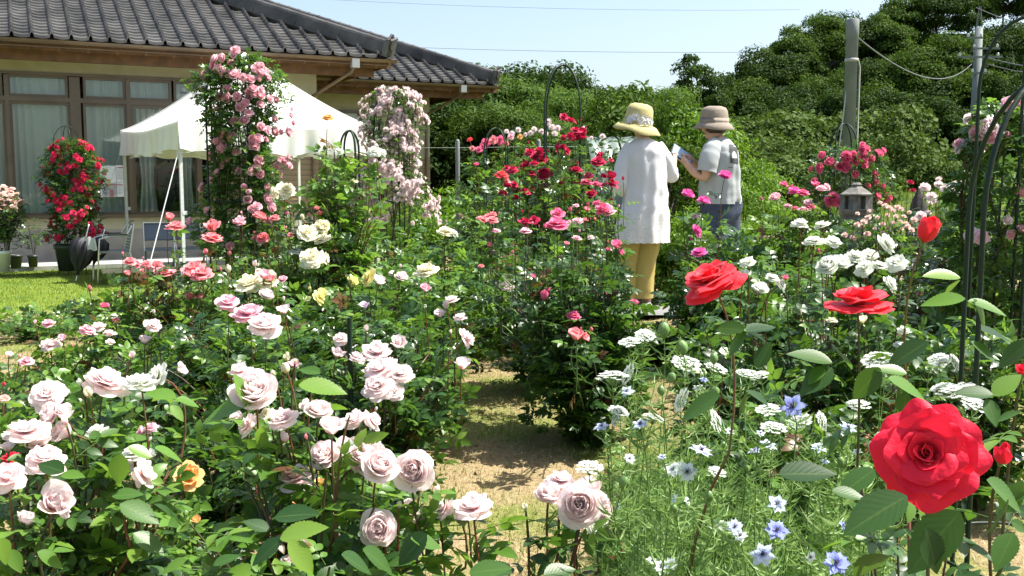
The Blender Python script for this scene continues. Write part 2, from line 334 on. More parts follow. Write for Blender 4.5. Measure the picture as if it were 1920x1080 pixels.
# ================================================================== HOUSE
HX, HY, HZ, HA = -2.23, 18.96, -0.42, R(26.3)
cA, sA = math.cos(HA), math.sin(HA)
def U(px, v=0.95):
    k = (px - 960) / F; return (k * (HY + v * cA) - HX + v * sA) / (cA - k * sA)
def ZL(py, px, v=0.95):
    u = U(px, v); Y = HY + u * sA + v * cA
    return P(px, py, Y).z - HZ
house = thing('house', 'single storey Japanese house with grey tiled hip roof and brown framed windows', 'house', (HX, HY, HZ), HA)
M['tile'] = mat_noise('glazed roof tile', (0.040, 0.039, 0.036), (0.115, 0.112, 0.105), scale=2.5, rough=0.38, bump=0.05, spec=0.45)
M['stucco'] = mat_noise('cream stucco', (0.34, 0.32, 0.215), (0.40, 0.375, 0.26), scale=4, rough=0.9, bump=0.1, bscale=60)
M['found'] = mat_noise('foundation render', (0.22, 0.21, 0.19), (0.29, 0.28, 0.26), scale=5, rough=0.9, bump=0.1)
M['wood'] = mat_noise('stained eave wood', (0.085, 0.042, 0.018), (0.17, 0.08, 0.032), scale=6, rough=0.65, bump=0.1)
M['frame'] = mat_noise('bronze aluminium', (0.085, 0.062, 0.04), (0.12, 0.09, 0.06), scale=3, rough=0.4)
M['copper'] = mat_noise('brown gutter', (0.10, 0.065, 0.045), (0.17, 0.115, 0.075), scale=2, rough=0.4)
M['room'] = plain('room wall', (0.20, 0.17, 0.13), rough=0.9)
def siding():
    m, t, b = newmat('brown siding'); tc = N(t, 'ShaderNodeTexCoord'); wv = N(t, 'ShaderNodeTexWave', bands_direction='Z', wave_profile='SAW'); wv.inputs['Scale'].default_value = 3.2
    t.links.new(tc.outputs['Object'], wv.inputs[0]); r = ramp(t, [(0.0, (0.10, 0.065, 0.04)), (0.12, (0.24, 0.17, 0.115)), (1, (0.30, 0.22, 0.15))]); t.links.new(wv.outputs[0], r.inputs[0])
    t.links.new(r.outputs[0], b.inputs['Base Color']); b.inputs['Roughness'].default_value = 0.75
    bp = N(t, 'ShaderNodeBump'); bp.inputs['Distance'].default_value = 0.02; t.links.new(wv.outputs[0], bp.inputs['Height']); t.links.new(bp.outputs[0], b.inputs['Normal']); return m
M['siding'] = siding()
def glass():
    m, t, b = newmat('window glass'); out = t.nodes['Material Output']; t.nodes.remove(b)
    tr = N(t, 'ShaderNodeBsdfTransparent'); tr.inputs[0].default_value = (0.80, 0.88, 0.86, 1); gl = N(t, 'ShaderNodeBsdfGlossy'); gl.inputs['Roughness'].default_value = 0.01; gl.inputs[0].default_value = (0.9, 1.0, 1.0, 1)
    lw = N(t, 'ShaderNodeFresnel'); lw.inputs[0].default_value = 1.9; mix = N(t, 'ShaderNodeMixShader')
    t.links.new(lw.outputs[0], mix.inputs[0]); t.links.new(tr.outputs[0], mix.inputs[1]); t.links.new(gl.outputs[0], mix.inputs[2]); t.links.new(mix.outputs[0], out.inputs[0]); return m
M['glass'] = glass()
M['curtain'] = leaf_mat('sheer curtain', [(0, (0.44, 0.49, 0.47)), (1, (0.50, 0.55, 0.53))], trans=(0.5, 0.56, 0.53), mixf=0.4, rough=0.9)
GZ = 3.72          # gutter height
PIT = 0.46
def tiles(mb, u_right, u_left, v0, depth, z0):
    """pantile roof face: rolls run up the slope, courses step; clipped along the 45 degree hip at u_right"""
    wd, dv = 0.29, 0.155
    prof = [(0.0, 0.006), (0.045, 0.055), (0.11, 0.082), (0.18, 0.055), (0.225, 0.004), (0.4, -0.008), (0.62, -0.013), (0.85, -0.004), (1.0, 0.006)]
    n = int((u_right - u_left) / wd)
    for c in range(n):
        uc = u_right - 0.25 - c * wd
        K = int(min(depth, (u_right - uc) - 0.02) / dv)
        if K < 1: continue
        rows = []
        for k in range(K):
            for vv, off in ((v0 + k * dv - 0.02, 0.034), (v0 + (k + 1) * dv - 0.02, 0.004)):
                rows.append([(uc - p * wd, vv, z0 + PIT * (vv - v0) + off + q) for p, q in prof])
        rows.insert(0, [(a, b, cc - 0.05) for a, b, cc in rows[0]])
        mb.grid(np.array(rows))
mb = MB(); tiles(mb, 0.0, -15.5, 0.0, 7.9, GZ + 0.05); roof1 = mb.build('roof', M['tile'], house, smooth=False)
mb = MB(); tiles(mb, 3.94, -6.0, 3.67, 9.6, GZ + 0.05); roof2 = mb.build('roof', M['tile'], house, smooth=False)
# roof decks (closed volumes under the tiles) with right and back faces
def deck(u1, u0, v0, t, d, z0):
    mb = MB(); zr = z0 + PIT * t
    v = [(u1, v0, z0), (u1, v0 + d, z0), (u0, v0 + d, z0), (u0, v0, z0), (u1 - t, v0 + t, zr), (u0, v0 + t, zr), (u1 - t, v0 + d - t, zr), (u0, v0 + d - t, zr)]
    mb.add(v, [(0, 4, 5, 3), (0, 1, 6, 4), (4, 6, 7, 5), (1, 2, 7, 6), (3, 5, 7, 2)]); return mb
deck(0, -15.5, 0, 7.9, 16, GZ + 0.02).build('roof_deck', M['tile'], house, smooth=False)
deck(3.94, -6.0, 3.67, 9.6, 20, GZ + 0.02).build('roof_deck', M['tile'], house, smooth=False)
def hip(u1, v0, t, z0, name='hip_ridge'):
    """stacked ridge tiles running up the hip"""
    mb = MB(); L = 1.0
    a = Vector((u1 - 0.12, v0 + 0.12, z0 + 0.05)); b = Vector((u1 - t, v0 + t, z0 + 0.05 + PIT * (t - 0.12)))
    d = (b - a).normalized(); side = d.cross(Vector((0, 0, 1))).normalized(); up = side.cross(d).normalized()
    rot = Matrix((d, side, up)).transposed(); ln = (b - a).length
    for k, (w_, zz) in enumerate(((0.30, 0.03), (0.275, 0.07), (0.25, 0.11), (0.225, 0.15), (0.20, 0.19))):
        nseg = int(ln / 0.9)
        for i in range(nseg):
            c = a + d * ((i + 0.5) * ln / nseg) + up * zz
            mb.box(c, (ln / nseg - 0.012, w_, 0.036), rot=rot)
    mb.box(a + d * (ln / 2) + up * 0.09, (ln, 0.15, 0.24), rot=rot)
    mb.tube([a + d * (i * ln / 40) + up * 0.22 for i in range(41)], 0.075, 10)
    for i in range(0, int(ln / 0.3)):
        c = a + d * (i * 0.3 + 0.1) + up * 0.22; mb.tube([c, c + d * 0.03], 0.083, 10)
    o = mb.build(name, M['tile'], house, smooth=False)
    e = MB(); e.box(a - d * 0.06 + up * 0.13, (0.08, 0.36, 0.30), rot=rot); e.tube([a - d * 0.13 + up * 0.22, a + up * 0.22], 0.10, 14)
    e.tube([a - d * 0.1 + up * (0.28 + 0.02 * q) + side * (0.06 * (q - 2)) for q in range(5)], 0.03, 6)
    for q in (-1, 1): e.tube([a - d * 0.05 + side * 0.12 * q + up * 0.28, a - d * 0.05 + side * 0.03 * q + up * 0.40, a - d * 0.05 + up * 0.34], 0.022, 6)
    e.build('ridge_end_tile', M['tile'], o, smooth=False)
hip(0, 0, 7.9, GZ + 0.04); hip(3.94, 3.67, 9.6, GZ + 0.04)
# walls
WV = 0.95; W1 = -1.2; W2V = 4.7; W2 = 3.94 - 1.35
WL = -15.0
zs, zt, zw, zb = 0.845, 2.86, 3.27, 0.62
ue = U(395)
mb = MB()
# wall one: fabric above, below and beside the glazing
mb.box(((WL + W1) / 2, WV + 0.09, (zw + 4.0) / 2), (W1 - WL, 0.18, 4.0 - zw)); mb.box(((WL + W1) / 2, WV + 0.09, (zb + zs) / 2), (W1 - WL, 0.18, zs - zb))
mb.box(((ue + W1) / 2, WV + 0.09, 3.0), (W1 - ue, 0.18, zw - 2.73))
mb.box((W1 - 0.09, WV + 0.18 + 2.5, 2.3), (0.18, 5.0, 3.4))
mb.box((W2 - 2.6, W2V + 0.09, 3.05), (5.2, 0.18, 2.0)); mb.box((W2 - 0.09, W2V + 3.18, 2.3), (0.18, 6.0, 3.4))
mb.build('wall', M['stucco'], house, smooth=False)
mb = MB(); mb.box(((WL + W1) / 2, WV + 0.10, zb / 2), (W1 - WL + 0.0, 0.2, zb)); mb.box((W2 - 2.6, W2V + 0.08, 0.3), (5.2, 0.2, 0.6)); mb.build('foundation', M['found'], house, smooth=False)
mb = MB(); mb.box(((ue + W1) / 2 + 0.0, WV + 0.08, (zs + 2.73) / 2), (W1 - ue, 0.18, 2.73 - zs)); mb.build('siding', M['siding'], house, smooth=False)
mb = MB(); mb.box((W2 - 2.6, W2V + 0.078, 1.32), (5.2, 0.18, 1.46)); mb.build('siding', M['siding'], house, smooth=False)
# eaves
mb = MB()
def eave(u0, u1, v0, wv):
    mb.box(((u0 + u1) / 2, v0 + 0.10, GZ - 0.07), (u1 - u0, 0.03, 0.16))
    mb.box(((u0 + u1) / 2, v0 + 0.42, GZ - 0.19), (u1 - u0 - 0.5, 0.12, 0.20))
    mid = (v0 + 0.1 + wv) / 2; dpt = wv - v0; ang = math.atan(PIT * 0.8)
    mb.box(((u0 + u1) / 2, mid + 0.05, GZ + 0.08), (u1 - u0 - 0.1, dpt * 1.02, 0.02), rot=Matrix.Rotation(ang, 3, 'X'))
    for i in range(int((u1 - u0) / 0.45)): mb.box((u1 - 0.3 - i * 0.45, mid, GZ + 0.03), (0.045, dpt, 0.07), rot=Matrix.Rotation(ang, 3, 'X'))
eave(-15.5, 0, 0, WV); eave(-1.5, 3.94, 3.67, W2V)
mb.box((-0.12, 2.5, GZ - 0.07), (0.03, 5, 0.16)); mb.box((3.82, 8.2, GZ - 0.07), (0.03, 9, 0.16))
mb.box((-0.6, 2.6, GZ + 0.02), (1.1, 5, 0.02)); mb.box((3.3, 8.4, GZ + 0.02), (1.2, 9, 0.02))
mb.build('eaves', M['wood'], house, smooth=False)
g_ = MB(); 
def halfpipe(mb, a, b, r=0.06):
    a, b = Vector(a), Vector(b); d = (b - a).normalized(); s_ = Vector((-d.y, d.x, 0))
    rows = []
    for rr in (r, r - 0.006):
        rows += [[p + s_ * (rr * math.cos(t)) + Vector((0, 0, rr * math.sin(t))) for t in np.linspace(math.pi, 2 * math.pi, 9)] for p in (a, b)]
    mb.grid(np.array([[tuple(q) for q in r_] for r_ in rows[:2]])); mb.grid(np.array([[tuple(q) for q in r_] for r_ in rows[2:]]))
halfpipe(g_, (-15.5, -0.06, GZ), (0.05, -0.06, GZ - 0.015)); halfpipe(g_, (-2.2, 3.61, GZ), (4.0, 3.61, GZ - 0.015))
for i in range(24): g_.box((-0.3 - i * 0.62, -0.03, GZ - 0.055), (0.02, 0.15, 0.012))
g_.tube([(-15.5, -0.02, GZ - 0.11), (0, -0.02, GZ - 0.11)], 0.012, 6)
g_.build('gutter', M['copper'], house)
for (uu, vv, u2, v2) in ((-0.75, -0.06, W1 - 0.1, WV - 0.05), (3.0, 3.61, W2 - 0.1, W2V - 0.05)):
    d_ = MB(); d_.box((uu, vv, GZ - 0.11), (0.14, 0.13, 0.16), mat=0)
    o = d_.build('downspout_hopper', plain('grey hopper', (0.30, 0.31, 0.31), rough=0.4), house, smooth=False)
    d_ = MB(); d_.tube([(uu, vv, GZ - 0.15), (uu - 0.03, vv + 0.1, GZ - 0.25), (u2, v2, GZ - 0.66), (u2, v2, GZ - 0.85), (u2, v2, 0.1)], 0.033, 8); d_.build('downspout', M['copper'], house)
# windows of wing one
posts = [-120, 26, 152, 250, 378]
thick = {152: 0.17, 250: 0.07, 378: 0.09, 26: 0.07, -120: 0.09}
def window(px0, px1, zz0, zz1, curtain, name='window', v=WV):
    u0, u1 = U(px0, v), U(px1, v); fr = 0.045
    mb = MB()
    mb.box(((u0 + u1) / 2, v + 0.03, zz0 + fr / 2), (u1 - u0, 0.07, fr)); mb.box(((u0 + u1) / 2, v + 0.03, zz1 - fr / 2), (u1 - u0, 0.07, fr))
    for uu in (u0 + fr / 2, u1 - fr / 2): mb.box((uu, v + 0.03, (zz0 + zz1) / 2), (fr, 0.068, zz1 - zz0 - 2 * fr))
    wo_ = mb.build(name, M['frame'], house, smooth=False)
    p_ = MB(); p_.grid(np.array([[(u0 + fr, v + 0.04, zz0 + fr), (u0 + fr, v + 0.04, zz1 - fr)], [(u1 - fr, v + 0.04, zz0 + fr), (u1 - fr, v + 0.04, zz1 - fr)]])); p_.build('pane', M['glass'], wo_, smooth=False)
    if curtain:
        n = int((u1 - u0) / 0.012); uu = np.linspace(u0 + 0.02, u1 - 0.02, n); rows = []
        for zz in np.linspace(zz0 + 0.03, zz1 - 0.02, 6):
            rows.append(np.stack([uu, v + 0.14 + 0.022 * np.sin(uu * 42 + np.sin(uu * 9) * 2 + zz * 0.4), np.full(n, zz)], -1))
        c_ = MB(); c_.grid(np.array(rows)); c_.build('curtain', M['curtain'], wo_)
    return wo_
zlo = zs + 0.03
window(-118, 22, zlo, zt - 0.06, True); window(30, 143, zlo, zt - 0.06, True); window(166, 247, zlo, zt - 0.06, True)
window(254, 376, zlo, zt - 0.06, False)
for a, b in ((-118, 19), (28, 140), (168, 247), (250, 331), (335, 378)): window(a, b, zt + 0.02, zw - 0.02, True)
mb = MB()
u0, u1 = U(-130), ue
mb.box(((u0 + u1) / 2, WV + 0.02, zt - 0.02), (u1 - u0, 0.12, 0.08)); mb.box(((u0 + u1) / 2, WV + 0.02, zw), (u1 - u0, 0.12, 0.045)); mb.box(((u0 + u1) / 2, WV + 0.0, zs), (u1 - u0, 0.16, 0.06))
for px in posts: mb.box((U(px), WV + 0.022, (zs + zw) / 2), (thick[px], 0.13, zw - zs - 0.07))
mb.build('window_surround', M['frame'], house, smooth=False)
# drawn-back drapes and a shadowy room behind the open panel
mb = MB()
for px0, px1 in ((268, 302), (345, 374)):
    a, b = U(px0), U(px1); uu = np.linspace(a, b, 60); rows = []
    for zz in np.linspace(zlo, zt - 0.1, 10):
        pinch = 1 - 0.35 * math.exp(-((zz - 1.5) / 0.35) ** 2)
        rows.append(np.stack([(a + b) / 2 + (uu - (a + b) / 2) * pinch, WV + 0.35 + 0.03 * np.sin(uu * 60), np.full(60, zz)], -1))
    mb.grid(np.array(rows))
mb.build('drape', plain('grey drape', (0.45, 0.45, 0.42), rough=0.9), house)
mb = MB(); ra, rb = U(-125), W1 - 0.3
mb.add([(ra, 1.2, .6), (rb, 1.2, .6), (rb, 5, .6), (ra, 5, .6), (ra, 1.2, 3.5), (rb, 1.2, 3.5), (rb, 5, 3.5), (ra, 5, 3.5)], [(0, 1, 2, 3), (7, 6, 5, 4), (1, 5, 6, 2), (2, 6, 7, 3), (3, 7, 4, 0)])
mb.box((U(150) , 1.9, 2.0), (0.1, 1.3, 2.8))
mb.build('room', M['room'], house, smooth=False)
# window of wing two
u0, u1 = U(640, W2V), U(712, W2V)
mb = MB(); mb.box(((u0 + u1) / 2, W2V - 0.03, 2.62), (u1 - u0, 0.06, 0.06)); mb.box(((u0 + u1) / 2, W2V - 0.03, 3.08), (u1 - u0, 0.06, 0.06))
for uu in (u0, (u0 + u1) / 2, u1): mb.box((uu, W2V - 0.032, 2.85), (0.05, 0.06, 0.40))
wn = mb.build('window', M['frame'], house, smooth=False)
mb = MB(); mb.box(((u0 + u1) / 2, W2V - 0.008, 2.85), (u1 - u0 - 0.06, 0.01, 0.39)); mb.build('pane', plain('obscured glass', (0.42, 0.45, 0.44), rough=0.25), wn, smooth=False)
# small vent on the far roof
mb = MB(); pv = P(548, 36, 27.5); pv = Matrix.Rotation(-HA, 3, 'Z') @ (pv - Vector((HX, HY, HZ)))
mb.box(pv, (0.55, 0.35, 0.16)); mb.box(pv + Vector((-0.1, 0, 0.1)), (0.4, 0.3, 0.05)); mb.tube([pv + Vector((0.2, 0, 0)), pv + Vector((0.2, 0, 0.26))], 0.05, 8)
mb.box(pv - Vector((0, 0, .3)), (.1, .1, .6)); mb.build('roof_vent', plain('vent metal', (0.5, 0.5, 0.5), rough=0.5), house, smooth=False)
# paving strip and step along the wall
def hp(u, v, z): return Vector((HX + u * cA - v * sA, HY + u * sA + v * cA, HZ + z))
mb = MB(); mb.box((0, 0, 0), (15, 1.25, 0.12)); o = mb.build('terrace', M['concrete'], None, smooth=False); o.location = hp(-8.3, 0.35, 0.03); o.rotation_euler = (0, 0, HA); tag(o, kind='structure')

# ------------------------------------------------------------------ posters on the window
def poster(px, py, wpx, hpx, label, seed, photo=False):
    g = random.Random(seed); v = WV - 0.0
    u = U(px, v); Y = HY + u * sA + v * cA; pz = P(px, py, Y).z - HZ
    wm = wpx * PXM(Y) / 0.90; hm = hpx * PXM(Y)
    r = thing('poster', label, 'poster', hp(u, v + 0.028, pz), HA, group='notices taped inside the window')
    mb = MB(); mb.box((0, 0, 0), (wm, 0.004, hm), mat=0)
    if photo:
        for k in range(6):
            mb.box((g.uniform(-.32, .32) * wm, -0.004, g.uniform(-.38, .38) * hm), (wm * g.uniform(.15, .3), 0.002, hm * g.uniform(.12, .25)), mat=1 + k % 3)
    else:
        mb.box((0, -0.004, hm * 0.36), (wm * 0.7, 0.002, hm * 0.07), mat=1)
        for k in range(6): mb.box((-wm * 0.05 * (k % 2), -0.004, hm * (0.22 - k * 0.1)), (wm * (0.78 - 0.1 * (k % 2)), 0.002, hm * 0.02), mat=3)
    mb.build('sheet', [plain('poster paper', (0.75, 0.75, 0.74)), plain('poster red', (0.4, 0.12, 0.14)), plain('poster yellow', (0.5, 0.42, 0.15)), plain('poster grey', (0.3, 0.33, 0.38))], r, smooth=False)
poster(208, 340, 26, 58, 'pale notice with small coloured pictures taped in the window, left of the two upper ones', 1, True)
poster(234, 326, 20, 32, 'white printed notice at upper right in the taped window', 2)
poster(218, 356, 38, 26, 'wide white notice hanging lowest in the window beside the tent leg', 3)
# leaf litter and undergrowth of the wooded slope
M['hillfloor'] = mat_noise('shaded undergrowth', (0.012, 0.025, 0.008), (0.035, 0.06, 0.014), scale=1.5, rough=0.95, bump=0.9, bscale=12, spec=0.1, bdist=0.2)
sheet('hill', np.concatenate([np.arange(-4, 60, 1.0)]), np.arange(36, 110, 1.0), M['hillfloor'], 0.12)
# ================================================================== TENT
M['canvas'] = leaf_mat('white canopy fabric', [(0, (0.72, 0.72, 0.68)), (1, (0.76, 0.76, 0.72))], trans=(0.70, 0.70, 0.62), mixf=0.12, rough=0.7)
M['white_metal'] = plain('white enamelled leg', (0.62, 0.63, 0.62), rough=0.4)
M['chrome'] = plain('aluminium tube', (0.75, 0.75, 0.74), rough=0.28, metal=0.9)
TA = R(35); tz = Hf(-4, 14)
c0 = P(333, 228, 13.5); tent = thing('party_tent', 'white pop-up party tent with peaked roof standing on the lawn by the house', 'tent', (c0.x, c0.y, -0.42), TA)
EZ = c0.z + 0.42; S = 3.0
mb = MB(); edges = []; corners = [(0, 0), (S, 0), (S, S), (0, S)]
for k in range(4):
    A = np.array(corners[k], float); B = np.array(corners[(k + 1) % 4], float); n = 31; s_ = np.linspace(0, 1, n); tq = np.linspace(0, 1, 22)
    E = A + (B - A) * s_[:, None]; rows = []
    for t in tq:
        q = E * (1 - t) + S / 2 * t; e = 4 * s_ * (1 - s_)
        z = EZ + 1.16 * t ** 1.25 - .05 * e * (1 - t) * (1 + 2 * t) - .012 * np.sin(s_ * 37 + k) * (1 - t) * t - .015 * np.sin(t * 22 + k * 2 + s_ * 5) * e * (1 - t)
        rows.append(np.stack([q[:, 0], q[:, 1], z], -1))
    mb.grid(np.array(rows)); edges.append(rows[0])
outn = [(0, -1), (1, 0), (0, 1), (-1, 0)]
g = np.random.default_rng(3)
mb.build('canopy', M['canvas'], tent)
mb = MB()
for a_, b_ in corners: mb.tube([(a_ + (S / 2 - a_) * t, b_ + (S / 2 - b_) * t, EZ + 1.16 * t ** 1.25 + .006) for t in np.linspace(0, 1, 20)], 0.011, 5)
mb.lathe([(.10, EZ + 1.09), (.06, EZ + 1.15), (.001, EZ + 1.18)], 12, c=(S / 2, S / 2, 0)); mb.build('seam', M['canvas'], tent)
mb = MB()
for E, nn in zip(edges, outn):
    k = 61; t = np.linspace(0, len(E) - 1, k); Ei = np.stack([np.interp(t, np.arange(len(E)), E[:, c]) for c in range(3)], -1)
    rows = []
    for j, q in enumerate(np.linspace(0, 1, 7)):
        off = 0.012 + 0.035 * q * np.sin(t * 1.9 + nn[0] * 2 + q) + 0.03 * q * np.sin(t * 0.55 + 1)
        drop = 0.36 * q + 0.02 * q * np.sin(t * 0.9)
        rows.append(np.stack([Ei[:, 0] + nn[0] * off, Ei[:, 1] + nn[1] * off, Ei[:, 2] + 0.004 - drop], -1))
    mb.grid(np.array(rows))
mb.build('valance', M['canvas'], tent)
for (a, b) in ((0.03, 0.03), (S - .03, 0.03), (0.03, S - .03), (S - .03, S - .03)):
    mb = MB(); mb.box((a, b, 0.55), (0.034, 0.034, 1.1)); mb.box((a, b, 1.3), (0.042, 0.042, 1.5)); mb.box((a, b, 0.006), (0.12, 0.12, 0.012)); mb.box((a + 0.03, b, 1.02), (0.06, 0.05, 0.05))
    mb.build('leg', M['white_metal'], tent, smooth=False)
mb = MB()
for (a, b) in (((.1, .1), (S - .1, .1)), ((S - .1, .1), (S - .1, S - .1)), ((S - .1, S - .1), (.1, S - .1)), ((.1, S - .1), (.1, .1))):
    A = Vector((*a, 0)); B = Vector((*b, 0))
    for i in range(2):
        p = A.lerp(B, i / 2); q = A.lerp(B, (i + 1) / 2)
        mb.tube([p + Vector((0, 0, EZ - .1)), q + Vector((0, 0, EZ - .42))], 0.011, 5); mb.tube([p + Vector((0, 0, EZ - .42)), q + Vector((0, 0, EZ - .1))], 0.011, 5)
mb.build('scissor_frame', M['chrome'], tent)
mb = MB(); mb.tube([(S / 2, S / 2, EZ + 1.12), (S / 2, S / 2, EZ + .2)], 0.018, 6); mb.build('centre_pole', M['chrome'], tent)
mb = MB(); mb.tube([(0, 0, EZ - 0.38), (-0.55, -0.45, 0.4)], 0.008, 5); mb.tube([(0, S, EZ - 0.3), (-0.6, S + .3, 0.2)], 0.004, 4)
mb.build('guy_rope', M['white_metal'], tent)

# ================================================================== OBELISKS / IRON
def obelisk(px, ytop, Y, wid, label, n=4, r=0.0058, dome=0.35, rings=(0.35, 0.8), rz=0.4, mat='iron_green', zb=None, group=None):
    top = P(px, ytop, Y); zb = Hf(top.x, Y) if zb is None else zb
    hgt = top.z - zb
    o = thing('garden_obelisk', label, 'obelisk', (top.x, Y, zb), rz, group)
    mb = MB(); R_ = wid / 2; hs = hgt - dome
    for k in range(n // 2):
        a = math.pi * k / (n // 2) + 0.3; d = Vector((math.cos(a), math.sin(a), 0))
        pts = [d * R_ + Vector((0, 0, z)) for z in np.linspace(-0.1, hs, 4)]
        pts += [d * (R_ * math.cos(t)) + Vector((0, 0, hs + dome * math.sin(t))) for t in np.linspace(0, math.pi, 17)[1:-1]]
        pts += [-d * R_ + Vector((0, 0, z)) for z in np.linspace(hs, -0.1, 4)]
        mb.tube(pts, r, 8)
    mb.build('leg_hoop', M[mat], o)
    for f in rings:
        mb = MB(); z = hs * f; mb.tube([Vector((R_ * math.cos(t), R_ * math.sin(t), z)) for t in np.linspace(0, 2 * math.pi, 25)], r * 0.7, 6, cap=False); mb.build('ring', M[mat], o)
    return o
obelisk(1056, 122, 6.5, 0.32, 'tall dark green obelisk of thin tubes rising above the dark red roses', dome=0.30, rings=(0.25, 0.55))
obelisk(930, 240, 8.2, 0.25, 'small pale green arched obelisk beside the wire fence post', dome=0.2, rings=(0.3, 0.72))
obelisk(655, 245, 5.2, 0.11, 'narrow arched obelisk inside the tall yellow green rose', dome=0.1, rings=(0.4,))
obelisk(124, 236, 15.2, 0.40, 'arched obelisk standing in the pot of red climbing roses by the window', dome=0.3, rings=(0.4,), zb=-0.33)
obelisk(1583, 232, 7.6, 0.22, 'arched obelisk above the bright pink roses in front of the utility pole', dome=0.18, rings=(0.5,))
obelisk(436, 104, 6.2, 0.36, 'green obelisk inside the tall column of pink climbing roses', dome=0.3, rings=(0.3, 0.6))
obelisk(728, 168, 8.0, 0.28, 'green obelisk hidden in the column of pale pink small roses', dome=0.3, rings=(0.3, 0.6))
obelisk(1935, 30, 3.4, 0.30, 'taller and farther of the two large green obelisks at the right edge', r=0.0060, dome=0.24, rings=(0.3,), rz=0.9)
obelisk(1990, 132, 2.1, 0.42, 'nearer and thicker of the two large green obelisks at the right edge', r=0.0056, dome=0.30, rings=(0.2,), rz=0.15)
mb = MB(); b0 = P(655, 596, 2.9); mb.tube([(b0.x, 2.9, -0.1), (b0.x, 2.9, b0.z)], 0.0075, 8); o = mb.build('garden_stake', M['iron_green'])
tag(o, 'thin green plastic garden stake standing among the pale pink roses', 'stake')

# ================================================================== POLES AND WIRES
M['pole'] = mat_noise('weathered concrete pole', (0.11, 0.135, 0.13), (0.18, 0.205, 0.20), scale=2.5, rough=0.75, bump=0.1)
b = P(1590, 300, 15.0); t_ = P(1595, 36, 15.0)
r = thing('utility_pole', 'thick grey green concrete pole with flat top in front of the wooded hill', 'utility pole', (b.x, 15.0, Hf(b.x, 15)))
mb = MB(); top = t_.z - Hf(b.x, 15); mb.lathe([(0, -0.2), (0.098, -0.2), (0.086, top - 0.28), (0.092, top - 0.27), (0.092, top - 0.01), (0.080, top), (0, top)], 20); mb.build('pole', M['pole'], r)
mb = MB(); mb.lathe([(0.092, top - 0.62), (0.10, top - 0.62), (0.10, top - 0.57), (0.092, top - 0.57)], 16); mb.lathe([(0.09, 0.7), (0.1, 0.7), (0.1, 0.74), (0.09, 0.74)], 16); mb.tube([(0.09, -0.03, top - .6), (0.115, -0.03, top - .7), (0.115, -0.03, 0.1)], 0.014, 6); mb.build('conduit', M['concrete'], r)
mb = MB(); mb.tube([(-0.06, -0.03, top - 0.95), (-0.31, -0.1, 0.05)], 0.011, 5); mb.build('guy_wire', plain('guard sleeve', (0.45, 0.47, 0.46)), r)
b2 = P(1828, 215, 34.0); h2 = P(1828, 52, 34.0).z; tp2 = P(1829, 12, 34.0).z; z0 = Hf(b2.x, 34)
r2 = thing('utility_pole', 'farther thin power pole with cross arms and insulators against the trees', 'utility pole', (b2.x, 34.0, z0))
mb = MB(); mb.lathe([(0, -0.3), (0.16, -0.3), (0.125, h2 - z0), (0, h2 - z0)], 16); mb.build('pole', M['pole'], r2)
mb = MB()
for q in (-1, 1): mb.tube([(0.11 * q, 0, h2 - z0 - .1), (0.02 * q, 0, tp2 - z0)], 0.02, 5)
mb.build('peak_bracket', M['pole'], r2)
for zz, wd_, off in ((h2 - z0 - 0.35, 0.5, -0.2), (P(1828, 92, 34).z - z0, 0.9, 0.2), (P(1828, 108, 34).z - z0, 1.5, -0.0), (P(1828, 138, 34).z - z0, 0.5, 0.0)):
    mb = MB(); mb.box((off, -0.16, zz), (wd_, 0.06, 0.06)); ca = mb.build('cross_arm', M['pole'], r2, smooth=False)
    for q in (-0.45, 0.4):
        i_ = MB(); i_.lathe([(0, 0), (0.05, 0), (0.03, .03), (0.055, .05), (0.03, .08), (0.05, .1), (0, .12)], 10, c=(off + wd_ * q, -0.16, zz + 0.03)); i_.build('insulator', plain('white porcelain', (0.75, 0.75, 0.75), rough=0.2), ca)
def wire(a, b, sag, rad, label, n=24):
    a, b = Vector(a), Vector(b); mb = MB()
    mb.tube([a.lerp(b, t) - Vector((0, 0, sag * 4 * t * (1 - t))) for t in np.linspace(0, 1, n)], rad, 5); o = mb.build('overhead_wire', plain('wire', (0.13, 0.135, 0.14), rough=0.5)); tag(o, label, 'wire', 'overhead wires'); return o
wire(P(1605, 68, 14.95), P(1822, 120, 33.8), 0.55, 0.012, 'sagging service cable between the two utility poles')
wire(P(1830, 14, 34), P(2100, 60, 30), 0.3, 0.015, 'wire leaving the top of the farther pole to the right')
wire(P(1850, 108, 33.8), P(2100, 128, 30), 0.2, 0.02, 'upper of the two wires from the cross arm to the right')
wire(P(1850, 120, 33.8), P(2100, 140, 30), 0.2, 0.015, 'lower of the two wires from the cross arm to the right')
wire(P(430, 72, 60), P(1480, 97, 60), 0.3, 0.012, 'thin wire crossing the sky just above the trees')
wire(P(500, -8, 60), P(1500, 18, 60), 0.3, 0.009, 'faint highest wire crossing the pale sky')
# wire fence
for k, (px, Y, zz) in enumerate(((858, 10.2, 0), (780, 13.0, 0), (1010, 9.6, 0))):
    t_ = P(px, 265, Y); zb = Hf(t_.x, Y); mb = MB(); mb.lathe([(0, -0.1), (0.022, -0.1), (0.022, t_.z - zb), (0.012, t_.z - zb + .02), (0, t_.z - zb + .02)], 10); o = mb.build('fence_post', plain('galvanised post', (0.15, 0.155, 0.15), rough=0.5), loc=(t_.x, Y, zb))
    tag(o, ('grey fence post left of the small arched obelisk', 'grey fence post near the corner of the house', 'grey fence post hidden among the dark red roses')[k], 'post', 'posts of the wire fence')
mb = MB()
for yy in (277,):
    pts = [P(px, yy + dy, Y) for px, Y, dy in ((780, 13, 0), (858, 10.18, 0), (1010, 9.58, -2), (1150, 9.2, -2))]; mb.tube(pts, 0.0018, 4)
tag(mb.build('fence_wire', plain('fence wire', (0.6, 0.6, 0.58))), 'thin horizontal strands strung between the grey fence posts', 'wire')
